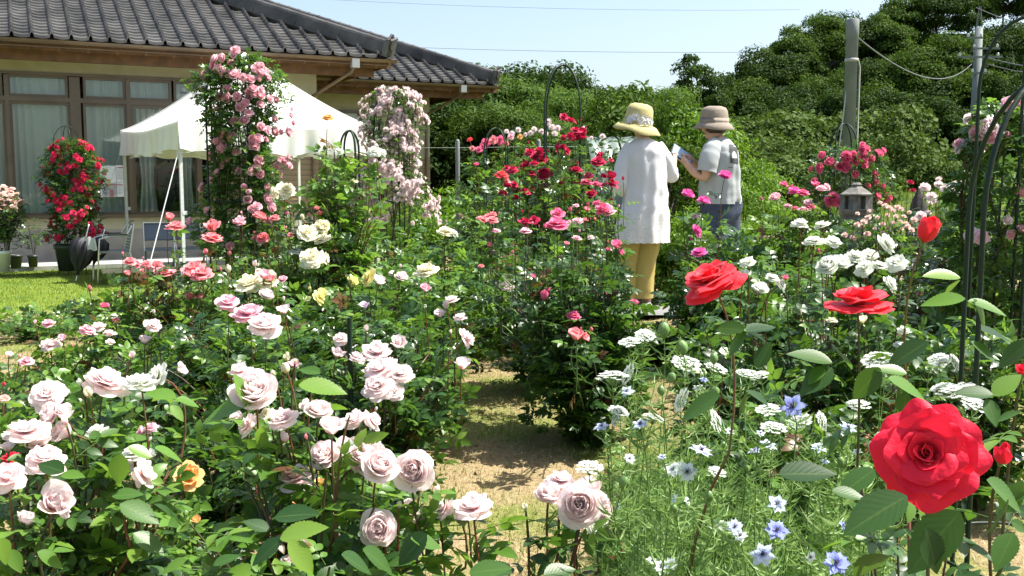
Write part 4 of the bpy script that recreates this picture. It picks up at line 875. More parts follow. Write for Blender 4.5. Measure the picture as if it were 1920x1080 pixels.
def rose_bush(label, bx, by, hgt, rad, seed, blooms=(), det='mid', canes=26, nodes=11, leaf=.030, young=.12, red=.02, typ='full', pal='pale', Y=None, face='u', res=1, group=None,
              extra=0, esize=.05, cane_r=.004, name='rose_bush', big=(), tall=0.0, t0=.22, leafm='leaf_dark', cat='rose bush', fill=0, lean=(0, 0), bare=False, zb=None, sprig=3, stem_mat='cane', mates=0.0):
    leaf *= (1.0 if det == 'near' else 1.12); fill = int(fill * 1.5); red *= .5
    g = np.random.default_rng(seed); zb = (float(H(bx, by)) + float(mounds(np.array(bx), np.array(by)))) if zb is None else zb
    org = np.array([bx, by, zb]); root = thing(name, label, cat, tuple(org), 0, group)
    lm = MB(); cm = MB(); mats = [M['leaf_near' if det == 'near' else leafm], M['leaf_young'], M['leaf_red']]
    P_, O_, T_ = [], [], []
    def pick(n, t):
        r_ = g.uniform(0, 1, n); m = np.zeros(n, int); m[r_ < young * (0.35 + 1.6 * t)] = 1; m[r_ > 1 - red * (0.3 + 1.5 * t)] = 2; return m
    for i in range(canes):
        a = g.uniform(0, 6.28); rr = rad * math.sqrt(g.uniform(0.02, 1)); zz_ = hgt * g.uniform(.5, 1.0) * (1 - .30 * (rr / rad) ** 2)
        tip = np.array([rr * math.cos(a) + lean[0], rr * math.sin(a) + lean[1], zz_]); p0 = np.array([.10 * rad * math.cos(a), .10 * rad * math.sin(a), -.02]); p1 = np.array([tip[0] * .35, tip[1] * .35, zz_ * .65])
        cm.tube(bez(p0, p1, tip, np.linspace(0, 1, 6)), np.linspace(cane_r, cane_r * .45, 6), 4, cap=False)
        t = np.linspace(t0, 1, nodes) + g.normal(0, .02, nodes); p = bez(p0, p1, tip, t)
        # short side shoots
        az = i + np.arange(nodes) * 2.4 + g.normal(0, .4, nodes); o_ = np.stack([np.cos(az), np.sin(az), np.full(nodes, .3)], -1)
        P_.append(p + o_ * g.uniform(0, .5, nodes)[:, None] * leaf); O_.append(o_); T_.append(np.clip(t, 0, 1))
    if fill:
        a = g.uniform(0, 6.28, fill); rr = rad * g.uniform(.1, 1, fill) ** .6; zf = g.uniform(.12, 1, fill); p = np.stack([rr * np.cos(a) + lean[0] * zf, rr * np.sin(a) + lean[1] * zf, hgt * zf * np.sqrt(1 - .5 * (rr / rad) ** 2)], -1)
        P_.append(p); O_.append(np.stack([np.cos(a), np.sin(a), np.full(fill, .3)], -1)); T_.append(np.clip(zf, 0, 1))
    Yd = by if Y is None else Y
    lst = list(blooms)
    if mates:
        for b in list(blooms):
            ty = b[3] if len(b) > 3 and b[3] else typ
            if b[2] > (44 if Yd < 3.4 else 20) and ty in ('cup', 'full', 'open') and g.random() < mates:
                a = g.uniform(-.6, 3.7); q = g.uniform(.45, .75); lst.append((b[0] + math.cos(a) * b[2] * q, b[1] - math.sin(a) * b[2] * q * .6, b[2] * g.uniform(.5, .85), g.choice(['cup', 'loose', 'half', 'full']), b[4] if len(b) > 4 else None, g.choice(['u', 'o', 's']), (b[6] if len(b) > 6 else Yd) + .06))
            if g.random() < mates * .8:
                a = g.uniform(0, 3.14); lst.append((b[0] + math.cos(a) * b[2] * .8, b[1] - math.sin(a) * b[2] * .7, b[2] * g.uniform(.22, .4), 'bud', b[4] if len(b) > 4 else None, 'u', (b[6] if len(b) > 6 else Yd) + .03))
        for i_, b in enumerate(lst):
            if len(b) > 3 and b[3] == 'cup' and g.random() < .28: b = list(b); b[3] = 'loose'; lst[i_] = tuple(b)
    for b in lst:
        x, y, d = b[:3]; ty = b[3] if len(b) > 3 and b[3] else typ; pa = b[4] if len(b) > 4 and b[4] else pal; fc = b[5] if len(b) > 5 and b[5] else face
        yy = b[6] if len(b) > 6 else Yd + g.uniform(-.06, .06) * (1 if Yd < 3 else 2.5)
        pos = np.array(P(x, y, yy)); at, ax = add_bloom(root, org, g, pos, d * PXM(yy), ty, pa, fc, res)
        e = at - org; p0 = np.array([.06 * rad * g.normal(), .06 * rad * g.normal(), 0]); k = .35 if e[2] > .2 else .5
        p1 = np.array([e[0] * .5, e[1] * .5, e[2] * .55]) ; sl_ = max(.08, .25 * e[2]); pm = e - ax * .04 - np.array([0, 0, sl_]) + g.normal(0, .01, 3)
        q1 = bez(p0, p1 * np.array([.7, .7, 1]), pm, np.linspace(0, 1, 6)); q2 = bez(pm, e - ax * sl_ * .5, e, np.linspace(0, 1, 6))[1:]
        cm.tube(np.concatenate([q1, q2]), np.concatenate([np.linspace(cane_r, cane_r * .6, 6), np.linspace(cane_r * .55, cane_r * .42, 5)]), 5, 1 if g.random() < .5 else 0, cap=False)
        n_ = sprig + 3; t = g.uniform(.15, .72, n_); p = bez(pm, e - ax * sl_ * .5, e, t[:3]); p = np.concatenate([p, bez(p0, p1 * np.array([.7, .7, 1]), pm, g.uniform(.5, 1, n_ - 3))]); az = g.uniform(0, 6.28, len(p))
        P_.append(p); O_.append(np.stack([np.cos(az), np.sin(az), np.full(len(p), .2)], -1)); T_.append(np.full(len(p), .9))
    if extra:
        for i in range(extra):
            a = g.uniform(0, 6.28); rr = rad * math.sqrt(g.uniform(.05, 1)); zz_ = hgt * (1.02 - .25 * (rr / rad) ** 2) * g.uniform(.85, 1.06)
            pos = org + np.array([rr * math.cos(a) + lean[0], rr * math.sin(a) + lean[1], zz_]); at, ax = add_bloom(root, org, g, pos, esize * g.uniform(.7, 1.15), typ if g.random() > .15 else 'bud', pal, face, res)
            cm.tube([at - org, at - org - ax * .05, at - org - np.array([0, 0, .14])], cane_r * .45, 4, cap=False)
    for (x0, y0, x1, y1, yd, mi) in big:
        a = np.array(P(x0, y0, yd)); b_ = np.array(P(x1, y1, yd + g.uniform(-.02, .03))); L_ = np.linalg.norm(b_ - a); u = np.array([g.normal(0, .35), -.45, 1.0])
        m = frames((b_ - a)[None], u[None]) * L_; V, Fq, uv = leaflet(24, wid=.31, fold=.25, droop=.06)
        lm.inst(V, Fq, m, (a - org)[None], mi, uv)
    P_ = np.concatenate(P_); O_ = np.concatenate(O_); T_ = np.concatenate(T_)
    if not bare: put_leaves(lm, g, P_, O_, leaf, det, pick(len(P_), T_))
    cm.build('canes', [M[stem_mat], M['cane_red' if pal in ('pale', 'red', 'salmon') else 'stem_green']], root)
    lm.build('foliage', mats, root)
    return root

def climber(label, px, ytop, ybot, Y, r_px, seed, blooms, typ, pal, n_leaf, leaf, det='mid', esize=.05, nrand=0, stuff=0, prof=None, leafm='leaf_mid', zb=None, young=.15, res=1):
    g = np.random.default_rng(seed); c = P(px, ytop, Y); zb_ = Hf(c.x, Y) if zb is None else zb; org = np.array([c.x, Y, zb_])
    root = thing('climbing_rose', label, 'climbing rose', tuple(org)); z1 = c.z - zb_; z0_ = P(px, ybot, Y).z - zb_; R_ = r_px * PXM(Y)
    prof = prof or (lambda t: 1.0)
    lm = MB(); cm = MB()
    def rad(t): return R_ * np.vectorize(prof)(t)
    t = g.uniform(0, 1, n_leaf); a = g.uniform(0, 6.28, n_leaf); rr = rad(t) * g.uniform(.35, 1.05, n_leaf) * (1 + .22 * np.sin(a * 2 + t * 9 + seed) + .14 * np.sin(a * 5 - t * 17)) * np.sqrt(np.clip((1.02 - t) * 8, 0.05, 1))
    p = np.stack([rr * np.cos(a), rr * np.sin(a), z0_ + (z1 - z0_) * t], -1); o_ = np.stack([np.cos(a), np.sin(a), 0 * a], -1)
    r_ = g.uniform(0, 1, n_leaf); mi = np.where(r_ < young, 1, 0)
    put_leaves(lm, g, p, o_, leaf, det, mi, hang=.15)
    for i in range(14):
        a0 = g.uniform(0, 6.28); tt = np.linspace(0, 1, 16); ang = a0 + tt * g.uniform(-3, 3); cm.tube(np.stack([.85 * R_ * np.cos(ang) * np.minimum(1, .3 + tt), .85 * R_ * np.sin(ang) * np.minimum(1, .3 + tt), z1 * tt * .97], -1), np.linspace(.008, .003, 16), 5, cap=False)
    def zc(z): return np.clip((z - z0_) / (z1 - z0_), 0, 1)
    for b in blooms:
        x, y, d = b[:3]; ty = b[3] if len(b) > 3 and b[3] else typ; pa = b[4] if len(b) > 4 and b[4] else pal
        q = np.array(P(x, y, Y)); dx = q[0] - c.x; Rz = float(rad(zc(q[2] - zb_))) ; yy = Y - math.sqrt(max(0, (Rz * 1.05) ** 2 - dx * dx)); q = np.array(P(x, y, yy)); ax = np.array([dx / (R_ + 1e-6) * 1.1, -1 + min(1, abs(dx) / R_) * .6, .3 + g.uniform(-.3, .5)]); ax /= np.linalg.norm(ax)
        at, ax = add_bloom(root, org, g, q, d * 1.2 * PXM(yy), ty, pa, 'c', res, ax=ax)
        inn = np.array([c.x + (at[0] - c.x) * .5, Y + (at[1] - Y) * .5, at[2] - .06]); cm.tube([at - org, at - org - ax * .03, inn - org], [.0016, .002, .003], 4, 1, cap=False)
    def shell(n):
        t = g.uniform(0, 1, n * 3) ** .9; a = g.uniform(0, 6.28, n * 3); k = np.argsort(-(np.sin(a * 3 + t * 15 + seed) + np.sin(a * 5 - t * 23) + g.normal(0, .8, n * 3)))[:n]; t, a = t[k], a[k]; rr = rad(t) * (1 + .22 * np.sin(a * 2 + t * 9 + seed) + .14 * np.sin(a * 5 - t * 17)) * g.uniform(.9, 1.2, n) * np.sqrt(np.clip((1.03 - t) * 8, 0.05, 1)); return t, a, rr
    if nrand:
        t, a, rr = shell(nrand * 4); k = np.nonzero(np.sin(a) < .15)[0][:nrand]
        for i in k:
            q = org + np.array([rr[i] * math.cos(a[i]), rr[i] * math.sin(a[i]), z0_ + (z1 - z0_) * t[i]]); ax = np.array([math.cos(a[i]), math.sin(a[i]), g.uniform(-.2, .7)]); ax /= np.linalg.norm(ax)
            add_bloom(root, org, g, q, esize * g.uniform(.75, 1.2), typ, pal, 'c', res, ax=ax)
    if stuff:
        t, a, rr = shell(stuff); me, base = bloom_mesh(typ, pal, 1, 0); nv = len(me.vertices); V = np.zeros(nv * 3); me.vertices.foreach_get('co', V); V = V.reshape(-1, 3)
        L_ = np.zeros(len(me.loops), int); me.loops.foreach_get('vertex_index', L_); tot = np.array([p.loop_total for p in me.polygons]); st = np.array([p.loop_start for p in me.polygons]); mi = np.array([p.material_index for p in me.polygons])
        q = tot == 4; Fq = np.stack([L_[st[q] + i] for i in range(4)], -1); uvl = np.zeros(len(me.loops) * 2); me.uv_layers[0].data.foreach_get('uv', uvl); uvl = uvl.reshape(-1, 2); UVv = np.zeros((nv, 2)); UVv[L_] = uvl
        f = np.stack([np.cos(a), np.sin(a), g.uniform(-.2, .7, stuff)], -1); s_ = np.cross(f, g.normal(0, 1, (stuff, 3))); s_ /= np.linalg.norm(s_, axis=1)[:, None]; f /= np.linalg.norm(f, axis=1)[:, None]; n_ = np.cross(f, s_)
        m = np.stack([s_, n_, f], -1) * (esize * g.uniform(.6, 1.1, stuff))[:, None, None]; sm = MB(); v = np.einsum('mij,nj->mni', m, V) + np.stack([rr * np.cos(a), rr * np.sin(a), z0_ + (z1 - z0_) * t], -1)[:, None]
        Fa = (Fq[None] + (np.arange(stuff) * nv)[:, None, None]).reshape(-1, 4); sm.addq(v.reshape(-1, 3), Fa, np.tile(mi[q], stuff), np.tile(UVv, (stuff, 1)))
        tag(sm.build('small_blooms', [M['p_' + pal], M['p_' + pal], M['calyx'], M['pist']], root), kind='stuff')
    cm.build('canes', [M['cane'], M['stem_green']], root); lm.build('foliage', [M[leafm], M['leaf_young'], M['leaf_red']], root)
    return root

# ================================================================== TREES AND SHRUBS
def quadleaf(asp): return np.array([[0, 0, 0], [.5, -.5 * asp, .06], [1, 0, -.12], [.5, .5 * asp, .06]]), np.array([[0, 1, 2, 3]])
def crown_mesh(seed, nl, per, rx, rz, lsize, asp=.55, lobe=.42, inner=.55, drop=0):
    """crown: lobes (clumps) filling an ellipsoid, each lobe a cloud of leaves, gaps between"""
    g = np.random.default_rng(seed); V, Fq = quadleaf(asp); mb = MB(); cs = []
    for i in range(nl):
        th = g.uniform(0, 6.28); cz = g.uniform(-.75, 1); r_ = math.sqrt(1 - cz * cz) * g.uniform(inner, 1); c = np.array([rx * r_ * math.cos(th), rx * r_ * math.sin(th), rz * cz * g.uniform(.6, 1)]); cs.append(c)
        R_ = rx * lobe * g.uniform(.6, 1.2); d = g.normal(0, 1, (per, 3)); d /= np.linalg.norm(d, axis=1)[:, None]; d[:, 2] = np.where(d[:, 2] < -.3, -d[:, 2] * .5, d[:, 2]); rr = R_ * g.uniform(.55, 1.12, per) ** .7
        p = c + d * rr[:, None] * np.array([1, 1, .72]); f = g.normal(0, 1, (per, 3)); f -= d * (f * d).sum(1)[:, None]; f += d * .35; f[:, 2] -= drop; u = d + g.normal(0, .28, (per, 3)) + np.array([0, 0, .35])
        mb.inst(V, Fq, frames(f, u) * (lsize * g.uniform(.6, 1.3, per))[:, None, None], p)
    return mb, cs
def tree_meshes(seed, nl, per, rx, rz, hgt, lsize, asp=.55, lobe=.42, trunk=.12, drop=0, inner=.55):
    mb, cs = crown_mesh(seed, nl, per, rx, rz, lsize, asp, lobe, inner, drop)
    for i in range(len(mb.V)): mb.V[i] = mb.V[i] + np.array([0, 0, hgt - rz])
    g = np.random.default_rng(seed + 5); tb = MB(); k = hgt - rz
    tb.tube([(0, 0, -.3), (.03 * hgt * g.normal() * .3, 0, k * .5), (0, 0, k), (0, 0, k + rz * .6)], [trunk, trunk * .8, trunk * .6, trunk * .2], 8)
    for c in cs[::3]: tb.tube([(0, 0, k * .7), tuple(c * .5 + np.array([0, 0, k * .9])), tuple(c + np.array([0, 0, k]))], [trunk * .4, trunk * .25, trunk * .08], 5)
    return mb, tb
_TM = {}
def tree(kind, x, y, sc, rz, label, group=None, name='broadleaf_tree', mat='tree_dark', zoff=0, cat='tree'):
    key = (kind, mat)
    o = thing(name, label, cat, (x, y, Hf(x, y) + zoff), rz, group); o.scale = (sc, sc, sc)
    if key not in _TM:
        mb, tb = tree_meshes(*TREEK[kind][0], **TREEK[kind][1]); a = mb.build('crown', M[mat], o, smooth=False); b = tb.build('trunk', M['bark'], o); _TM[key] = (a.data, b.data)
    else: link('crown', _TM[key][0], o); link('trunk', _TM[key][1], o)
    return o
TREEK = {  # seed, lobes, leaves per lobe, rx, rz, height, leaf size
 'oakA': ((11, 27, 620, 2.9, 2.6, 6.6, .24), dict(lobe=.42, inner=.55)), 'oakB': ((12, 30, 540, 3.3, 2.5, 6.0, .24), dict(lobe=.38, inner=.6)), 'oakC': ((13, 24, 680, 2.5, 3.1, 7.4, .24), dict(lobe=.48, inner=.5)),
 'tallA': ((21, 22, 300, 1.5, 2.6, 6.4, .17), dict(lobe=.45)),
 'bambooA': ((31, 30, 300, 1.7, 1.7, 4.2, .20), dict(asp=.22, drop=.5, lobe=.36)), 'bambooB': ((32, 26, 340, 1.4, 2.0, 4.4, .20), dict(asp=.22, drop=.5, lobe=.40)),
 'bushA': ((41, 26, 240, 1.0, 1.0, 1.9, .085), dict(asp=.45, lobe=.36, trunk=.05)), 'mound': ((51, 30, 260, 1.6, .9, 1.5, .13), dict(asp=.8, lobe=.34, trunk=.05)), 'low': ((61, 22, 220, .5, .30, .55, .05), dict(asp=.5, lobe=.38, trunk=.02))}
g = np.random.default_rng(99)
ORD = ['first', 'second', 'third', 'fourth', 'fifth', 'sixth', 'seventh', 'eighth', 'ninth', 'tenth', 'eleventh', 'twelfth', 'thirteenth', 'fourteenth', 'fifteenth', 'sixteenth', 'seventeenth']
lab = 'dense broadleaf tree in the dark wood covering the hill at the right'
def hilltree(px, ytop, Y, kind, sc_h, mat, label=lab, group='trees of the wooded hill'):
    """scale each tree so that its crown top reaches ytop"""
    t_ = P(px, ytop, Y); zb = Hf(t_.x, Y); h0 = TREEK[kind][0][5]; sc = max(.6, min(1.7, (t_.z - zb) / h0)); return tree(kind, t_.x, Y, sc, g.uniform(0, 6.28), label, group, mat=mat, zoff=min(0, t_.z - zb - h0 * sc) if (t_.z - zb) < h0 * sc else (t_.z - zb - h0 * sc) * .999)
sky_line = [(1395, 175, 50), (1440, 115, 52), (1490, 68, 54), (1545, 48, 55), (1600, 50, 57), (1655, 45, 56), (1705, 18, 58), (1760, -5, 58), (1820, -25, 60), (1885, -40, 60), (1960, -50, 60), (2040, -60, 60)]
for i, (x, y, Y) in enumerate(sky_line): hilltree(x, y - 14, Y, ('oakA', 'oakB', 'oakC')[i % 3], 1, ('tree_mid', 'tree_dark')[i % 3 == 1], f'{ORD[i]} tree from the left along the skyline of the wooded hill')
for i in range(34):
    q = i / 33; row = i % 3; x = 1400 + 560 * ((i * 0.618) % 1); top = 175 - (x - 1400) * .30; yb = 240
    y = top + (yb - top) * (row + .6 * g.random()) / 3 + 12; hilltree(x, y, 49 - row * 2.6 + g.uniform(-1, 1), ('oakA', 'oakB', 'oakC')[(i * 7) % 3], 1, ('tree_mid', 'tree_dark', 'tree_dark', 'tree_mid', 'tree_dark')[((i * 3 + row) % 5) if row < 2 else 1])  # lowest row always dark leaf: paints the shadowed interior of the wood
hilltree(1308, 106, 40, 'tallA', 1, 'tree_dark', 'tall dark narrow tree standing alone against the sky left of the hill', None)
hilltree(1345, 150, 42, 'oakC', 1, 'tree_dark', 'dark rounded tree at the left foot of the wooded hill', None)
hilltree(1278, 190, 41, 'oakA', 1, 'tree_dark', 'dark tree low between the lone tall tree and the bamboo', None)
lb = 'light green bamboo like tree with drooping leaves beyond the garden'
for i, (x, y, Y, k, m) in enumerate([(905, 130, 30, 'bambooB', 'tree_mid'), (960, 140, 31, 'bambooA', 'tree_mid'), (1000, 158, 30, 'bambooB', 'tree_light'), (1040, 165, 29, 'bambooA', 'tree_light'), (1090, 178, 30, 'bambooB', 'tree_light'), (1135, 185, 29, 'bambooA', 'tree_light'),
        (1180, 165, 28, 'bambooB', 'tree_mid'), (1225, 158, 28, 'bambooA', 'tree_light'), (1265, 185, 28, 'bambooB', 'tree_light'), (930, 190, 27, 'bambooA', 'tree_mid'), (1010, 215, 26.5, 'bambooA', 'tree_light'), (1070, 225, 26, 'bambooA', 'tree_light')]):
    hilltree(x, y, Y, k, 1, m, f'{ORD[i]} from the left of the light green drooping trees beyond the garden' if i < 9 else lb, 'bamboo like trees beyond the garden')
for i, (x, y, Y) in enumerate([(1025, 138, 44), (1060, 160, 45), (890, 150, 42), (985, 150, 46), (1120, 176, 46)]): hilltree(x, y, Y, 'oakA', 1, 'tree_dark', 'far dark tree crown rising behind the bamboo like trees', 'far trees behind the bamboo')
for i, (x, y, Y) in enumerate([(850, 195, 29), (890, 205, 28.5), (940, 250, 27.5), (860, 240, 27.5)]): hilltree(x, y, Y, 'tallA' if i == 9 else 'oakB', 1, 'tree_dark', 'shady evergreen beside the far corner of the house', 'evergreens beside the house')
# kudzu covered bank
KL = ['farthest left', 'second from left', 'left of pole', 'just left of pole', 'behind the pole', 'highest right of the pole', 'below the highest one', 'between the two poles', 'left of the thin pole', 'under the thin pole', 'behind the obelisk', 'low beside the weeds', 'low above pink roses', 'low left of obelisk', 'low right of obelisk', 'nearest the garden', 'farthest right']
for i, (x, y, Y) in enumerate([(1395, 262, 27), (1440, 235, 28), (1490, 225, 29), (1540, 232, 29), (1590, 240, 28.5), (1640, 222, 28), (1650, 262, 26), (1700, 288, 26), (1740, 302, 26), (1800, 312, 27), (1860, 315, 28), (1420, 290, 24), (1470, 275, 24), (1530, 285, 23), (1600, 295, 22), (1480, 305, 21), (1920, 312, 28)]):
    hilltree(x, y, Y, 'mound', 1, 'kudzu', 'creeper covered shrub mound below the wood, ' + KL[i], 'creeper covered shrubs').name = 'shrub_mound'
for i, (x, y, Y, m, l_) in enumerate([(1215, 168, 13.5, 'tree_mid', 'glossy olive green shrub behind the woman in white'), (1290, 215, 13.0, 'bright', 'yellow green leafy shrub between the two people'), (1160, 245, 13.8, 'tree_mid', 'dark glossy shrub left of the woman\'s hat'), (1250, 265, 12, 'tree_mid', 'shady shrub behind the tablet'),
        (1430, 310, 12.0, 'bright', 'tall fresh green weeds just right of the person in grey'), (1400, 350, 10.8, 'bright', 'low fresh green plants below the bank, right of the person in grey')]):
    hilltree(x, y, Y, 'bushA', 1, m, l_, None).name = 'shrub'
for i, (x, y, Y, l_) in enumerate([(905, 520, 6.0, 'bright green leafy ground plant at the end of the straw path'), (880, 548, 5.7, 'bright green low plant beside the grey cross path'), (935, 545, 6.2, 'bright green seedling clump left of the coral rose bush'), (1300, 410, 9.0, 'fresh green perennial behind the magenta roses'), (1270, 455, 8.6, 'fresh green perennial right of the white tunic'), (1330, 440, 8.9, 'fresh green perennial under the person in grey'), (870, 380, 12, 'green weeds by the fence post'), (930, 400, 11.2, 'green weeds under the small arched obelisk')]):
    t_ = P(x, y, Y); zb = Hf(t_.x, Y); sc = max(.3, (t_.z - zb) / .55); tree('low', t_.x, Y, sc, i, l_, None, name='leafy_plant', mat='bright', cat='plant')
# ================================================================== ROSE BEDS
def BX(px, Y): return (px - 960) / F * Y
def rb(label, px, Yb, ytop, rpx, seed, blooms=(), **k):
    """bush rooted at depth Yb below picture column px, foliage reaching up to ytop"""
    x = BX(px, Yb); zb = float(H(x, Yb)) + float(mounds(np.array(x), np.array(Yb))); h = P(px, ytop, Yb).z - zb
    return rose_bush(label, x, Yb, h, rpx * PXM(Yb), seed, blooms, **k)
N_ = None
# --- foreground, pale pink English roses
rb('pale pink rose bush at the bottom centre-left with the largest full pink blooms', 560, 1.65, 800, 250, 101, [
    (477, 730, 92, 'cup', N_, 'o', 1.72), (530, 783, 62, 'full', N_, 'u', 1.7), (598, 768, 56, 'cup', N_, 'u', 1.75), (622, 800, 52, 'half', N_, 'u', 1.62), (665, 785, 56, 'full', N_, 'u', 1.8), (700, 788, 46, 'cup', N_, 'r', 1.78), (608, 852, 62, 'cup', N_, 'o', 1.7),
    (553, 893, 82, 'full', N_, 'u', 1.68), (690, 850, 78, 'cup', N_, 'u', 1.66), (712, 872, 74, 'cup', N_, 'o', 1.62), (777, 880, 88, 'cup', N_, 'c', 1.66), (711, 991, 80, 'cup', N_, 'c', 1.6), (768, 958, 58, 'half', N_, 'r', 1.7), (832, 952, 52, 'full', N_, 'l', 1.68), (886, 948, 92, 'full', N_, 'v', 1.66),
    (533, 818, 30, 'bud', N_, 'u', 1.7), (574, 818, 14, 'bud', 'coral', 'u', 1.66), (535, 690, 30, 'bud', 'cream', 'u', 1.8), (512, 700, 18, 'bud', 'cream', 'u', 1.82), (500, 775, 34, 'open', 'cream', 'u', 1.72), (462, 795, 52, 'open', N_, 'l', 1.78), (540, 1050, 40, 'full', N_, 'u', 1.6)],
   mates=.65, det='near', canes=30, nodes=10, leaf=.040, young=.34, red=.02, res=2, cane_r=.0042, Y=1.68, t0=.3,
   big=[(470, 755, 375, 790, 1.7, 1), (470, 760, 440, 700, 1.7, 1), (560, 722, 652, 735, 1.7, 1), (515, 970, 600, 960, 1.5, 0), (530, 1010, 470, 1060, 1.45, 0), (525, 1010, 615, 985, 1.45, 1), (540, 1015, 590, 1075, 1.42, 1), (505, 995, 455, 975, 1.5, 0), (800, 1000, 745, 1060, 1.5, 0), (770, 1010, 830, 1025, 1.5, 1), (350, 1050, 300, 1075, 1.45, 1), (400, 1060, 450, 1040, 1.4, 0), (640, 1040, 700, 1075, 1.45, 0), (680, 1030, 740, 1075, 1.5, 0), (880, 1075, 960, 1062, 1.5, 0), (600, 700, 560, 690, 1.75, 0)])
rb('small pale pink rose with one tight cluster of blooms beside the straw path', 1010, 1.72, 1010, 70, 102, [
    (1030, 925, 58, 'cup', N_, 'u', 1.72), (1052, 898, 62, 'full', N_, 'u', 1.75), (1088, 945, 92, 'cup', N_, 'c', 1.66), (1124, 950, 66, 'cup', N_, 'r', 1.74), (1100, 915, 62, 'cup', N_, 'u', 1.78), (984, 950, 26, 'bud', 'cream', 'u', 1.7), (1112, 990, 34, 'open', 'white', 'r', 1.68)],
   det='near', canes=7, nodes=5, leaf=.034, young=.1, res=2, cane_r=.005, Y=1.7, sprig=0, t0=.4, big=[(960, 1075, 890, 1060, 1.55, 0), (1020, 1078, 1080, 1065, 1.5, 0)])
rb('pale pink rose bush at the lower left corner with shell coloured blooms', 110, 1.75, 830, 230, 103, [
    (88, 738, 74, 'full', N_, 'o', 1.8), (95, 775, 52, 'cup', N_, 'l', 1.76), (122, 772, 44, 'half', N_, 'u', 1.76), (50, 806, 92, 'open', N_, 'v', 1.7), (85, 858, 86, 'full', N_, 'u', 1.66), (14, 893, 74, 'cup', N_, 'o', 1.6), (102, 940, 78, 'half', N_, 'o', 1.6), (50, 973, 42, 'half', N_, 'u', 1.62),
    (200, 712, 90, 'full', N_, 'u', 1.9), (264, 716, 70, 'open', 'white', 'u', 1.9), (272, 888, 60, 'cup', N_, 'r', 1.7), (250, 848, 54, 'full', 'white', 'v', 1.74), (182, 808, 54, 'open', 'white', 'u', 1.85), (195, 826, 26, 'bud', N_, 'u', 1.8), (165, 736, 34, 'bud', 'cream', 'u', 1.85), (150, 716, 22, 'bud', 'white', 'u', 1.9), (120, 955, 40, 'open', N_, 'r', 1.6), (15, 838, 30, 'half', N_, 'u', 1.8), (8, 748, 24, 'cup', 'peach', 'u', 2.2)],
   mates=.6, det='near', canes=26, nodes=10, leaf=.038, young=.32, res=2, cane_r=.0042, Y=1.7, t0=.3,
   big=[(225, 850, 222, 910, 1.6, 1), (290, 840, 345, 865, 1.65, 1), (240, 838, 290, 860, 1.65, 1), (120, 885, 70, 868, 1.6, 0), (115, 890, 160, 893, 1.6, 1), (210, 930, 270, 925, 1.6, 0), (225, 945, 300, 980, 1.55, 0), (170, 960, 140, 975, 1.6, 0), (100, 1035, 140, 1030, 1.5, 1), (70, 1035, 120, 1065, 1.5, 1), (20, 1030, 40, 1075, 1.45, 1), (330, 745, 270, 735, 1.85, 1), (330, 748, 375, 762, 1.85, 1), (320, 760, 345, 790, 1.8, 1), (0, 1010, 15, 1060, 1.4, 1), (250, 1000, 310, 1040, 1.5, 0)])
rb('low rose with one full orange bloom among dark leaves at the lower left', 350, 2.15, 900, 80, 104, [(353, 893, 62, 'pomp', 'orange', 'o', 2.1), (366, 975, 22, 'half', 'orange', 'u', 2.1)], det='near', canes=12, nodes=8, leaf=.034, young=.32, Y=2.1, res=2)
rb('small orange budded rose hidden behind the big pale pink blooms', 590, 2.1, 930, 60, 105, [(600, 905, 26, 'half', 'orange', 'u', 2.1), (556, 945, 18, 'half', 'orange', 'u', 2.1), (538, 947, 14, 'bud', 'orange', 'u', 2.1), (592, 925, 16, 'bud', 'orange', 'u', 2.1)], det='near', canes=12, nodes=8, leaf=.034, young=.25, Y=2.1)
rb('rose with two scarlet blooms half hidden behind pale pink ones at left edge', 40, 2.1, 880, 70, 106, [(76, 838, 34, 'open', 'red', 'u', 2.05), (20, 856, 40, 'open', 'red', 'u', 2.0), (28, 965, 14, 'bud', 'red', 'u', 1.9), (7, 720, 14, 'bud', 'fire', 'u', 2.3)], det='near', canes=8, nodes=7, leaf=.034, Y=2.1)
# --- second row
rb('glossy dark leaved rose bush with shell pink blooms on a green stake in the centre-left', 700, 3.0, 660, 135, 111, [
    (640, 634, 36, 'full', N_, 'u', 3.0), (633, 662, 30, 'half', N_, 'u', 2.9), (668, 668, 40, 'open', 'blush', 'u', 2.9), (706, 658, 66, 'full', 'blush', 'u', 2.95), (712, 690, 70, 'open', N_, 'u', 2.8), (751, 698, 56, 'full', N_, 'u', 2.85), (709, 724, 66, 'full', N_, 'o', 2.75), (750, 708, 38, 'full', 'white', 'r', 2.85),
    (845, 561, 32, 'full', N_, 'u', 3.2), (824, 588, 26, 'half', N_, 'u', 3.2), (862, 594, 30, 'full', N_, 'u', 3.1), (836, 572, 22, 'bud', N_, 'u', 3.2), (878, 633, 44, 'open', N_, 'r', 3.0), (866, 682, 34, 'half', N_, 'u', 2.95), (797, 540, 24, 'half', 'pink', 'u', 3.3), (683, 572, 22, 'half', 'lilac', 'u', 3.2), (552, 682, 26, 'half', 'pink', 'u', 2.9), (852, 668, 12, 'bud', N_, 'u', 3)],
   mates=.4, det='near', canes=44, nodes=12, leaf=.036, young=.06, Y=2.95, t0=.18, res=1, fill=120)
rb('rose bush with a pair of layered pink blooms, left of the green stake', 470, 3.1, 640, 120, 112, [
    (466, 586, 68, 'full', 'pink', 'u', 3.0), (497, 606, 72, 'full', N_, 'u', 2.9), (532, 580, 30, 'half', N_, 'u', 3.1), (288, 609, 36, 'cup', N_, 'o', 3.2), (272, 637, 26, 'half', N_, 'u', 3.2), (538, 668, 26, 'bud', 'cream', 'u', 2.8), (340, 692, 28, 'half', N_, 'r', 2.9)],
   mates=.4, det='near', canes=36, nodes=12, leaf=.036, young=.10, Y=3.0, t0=.18, fill=100)
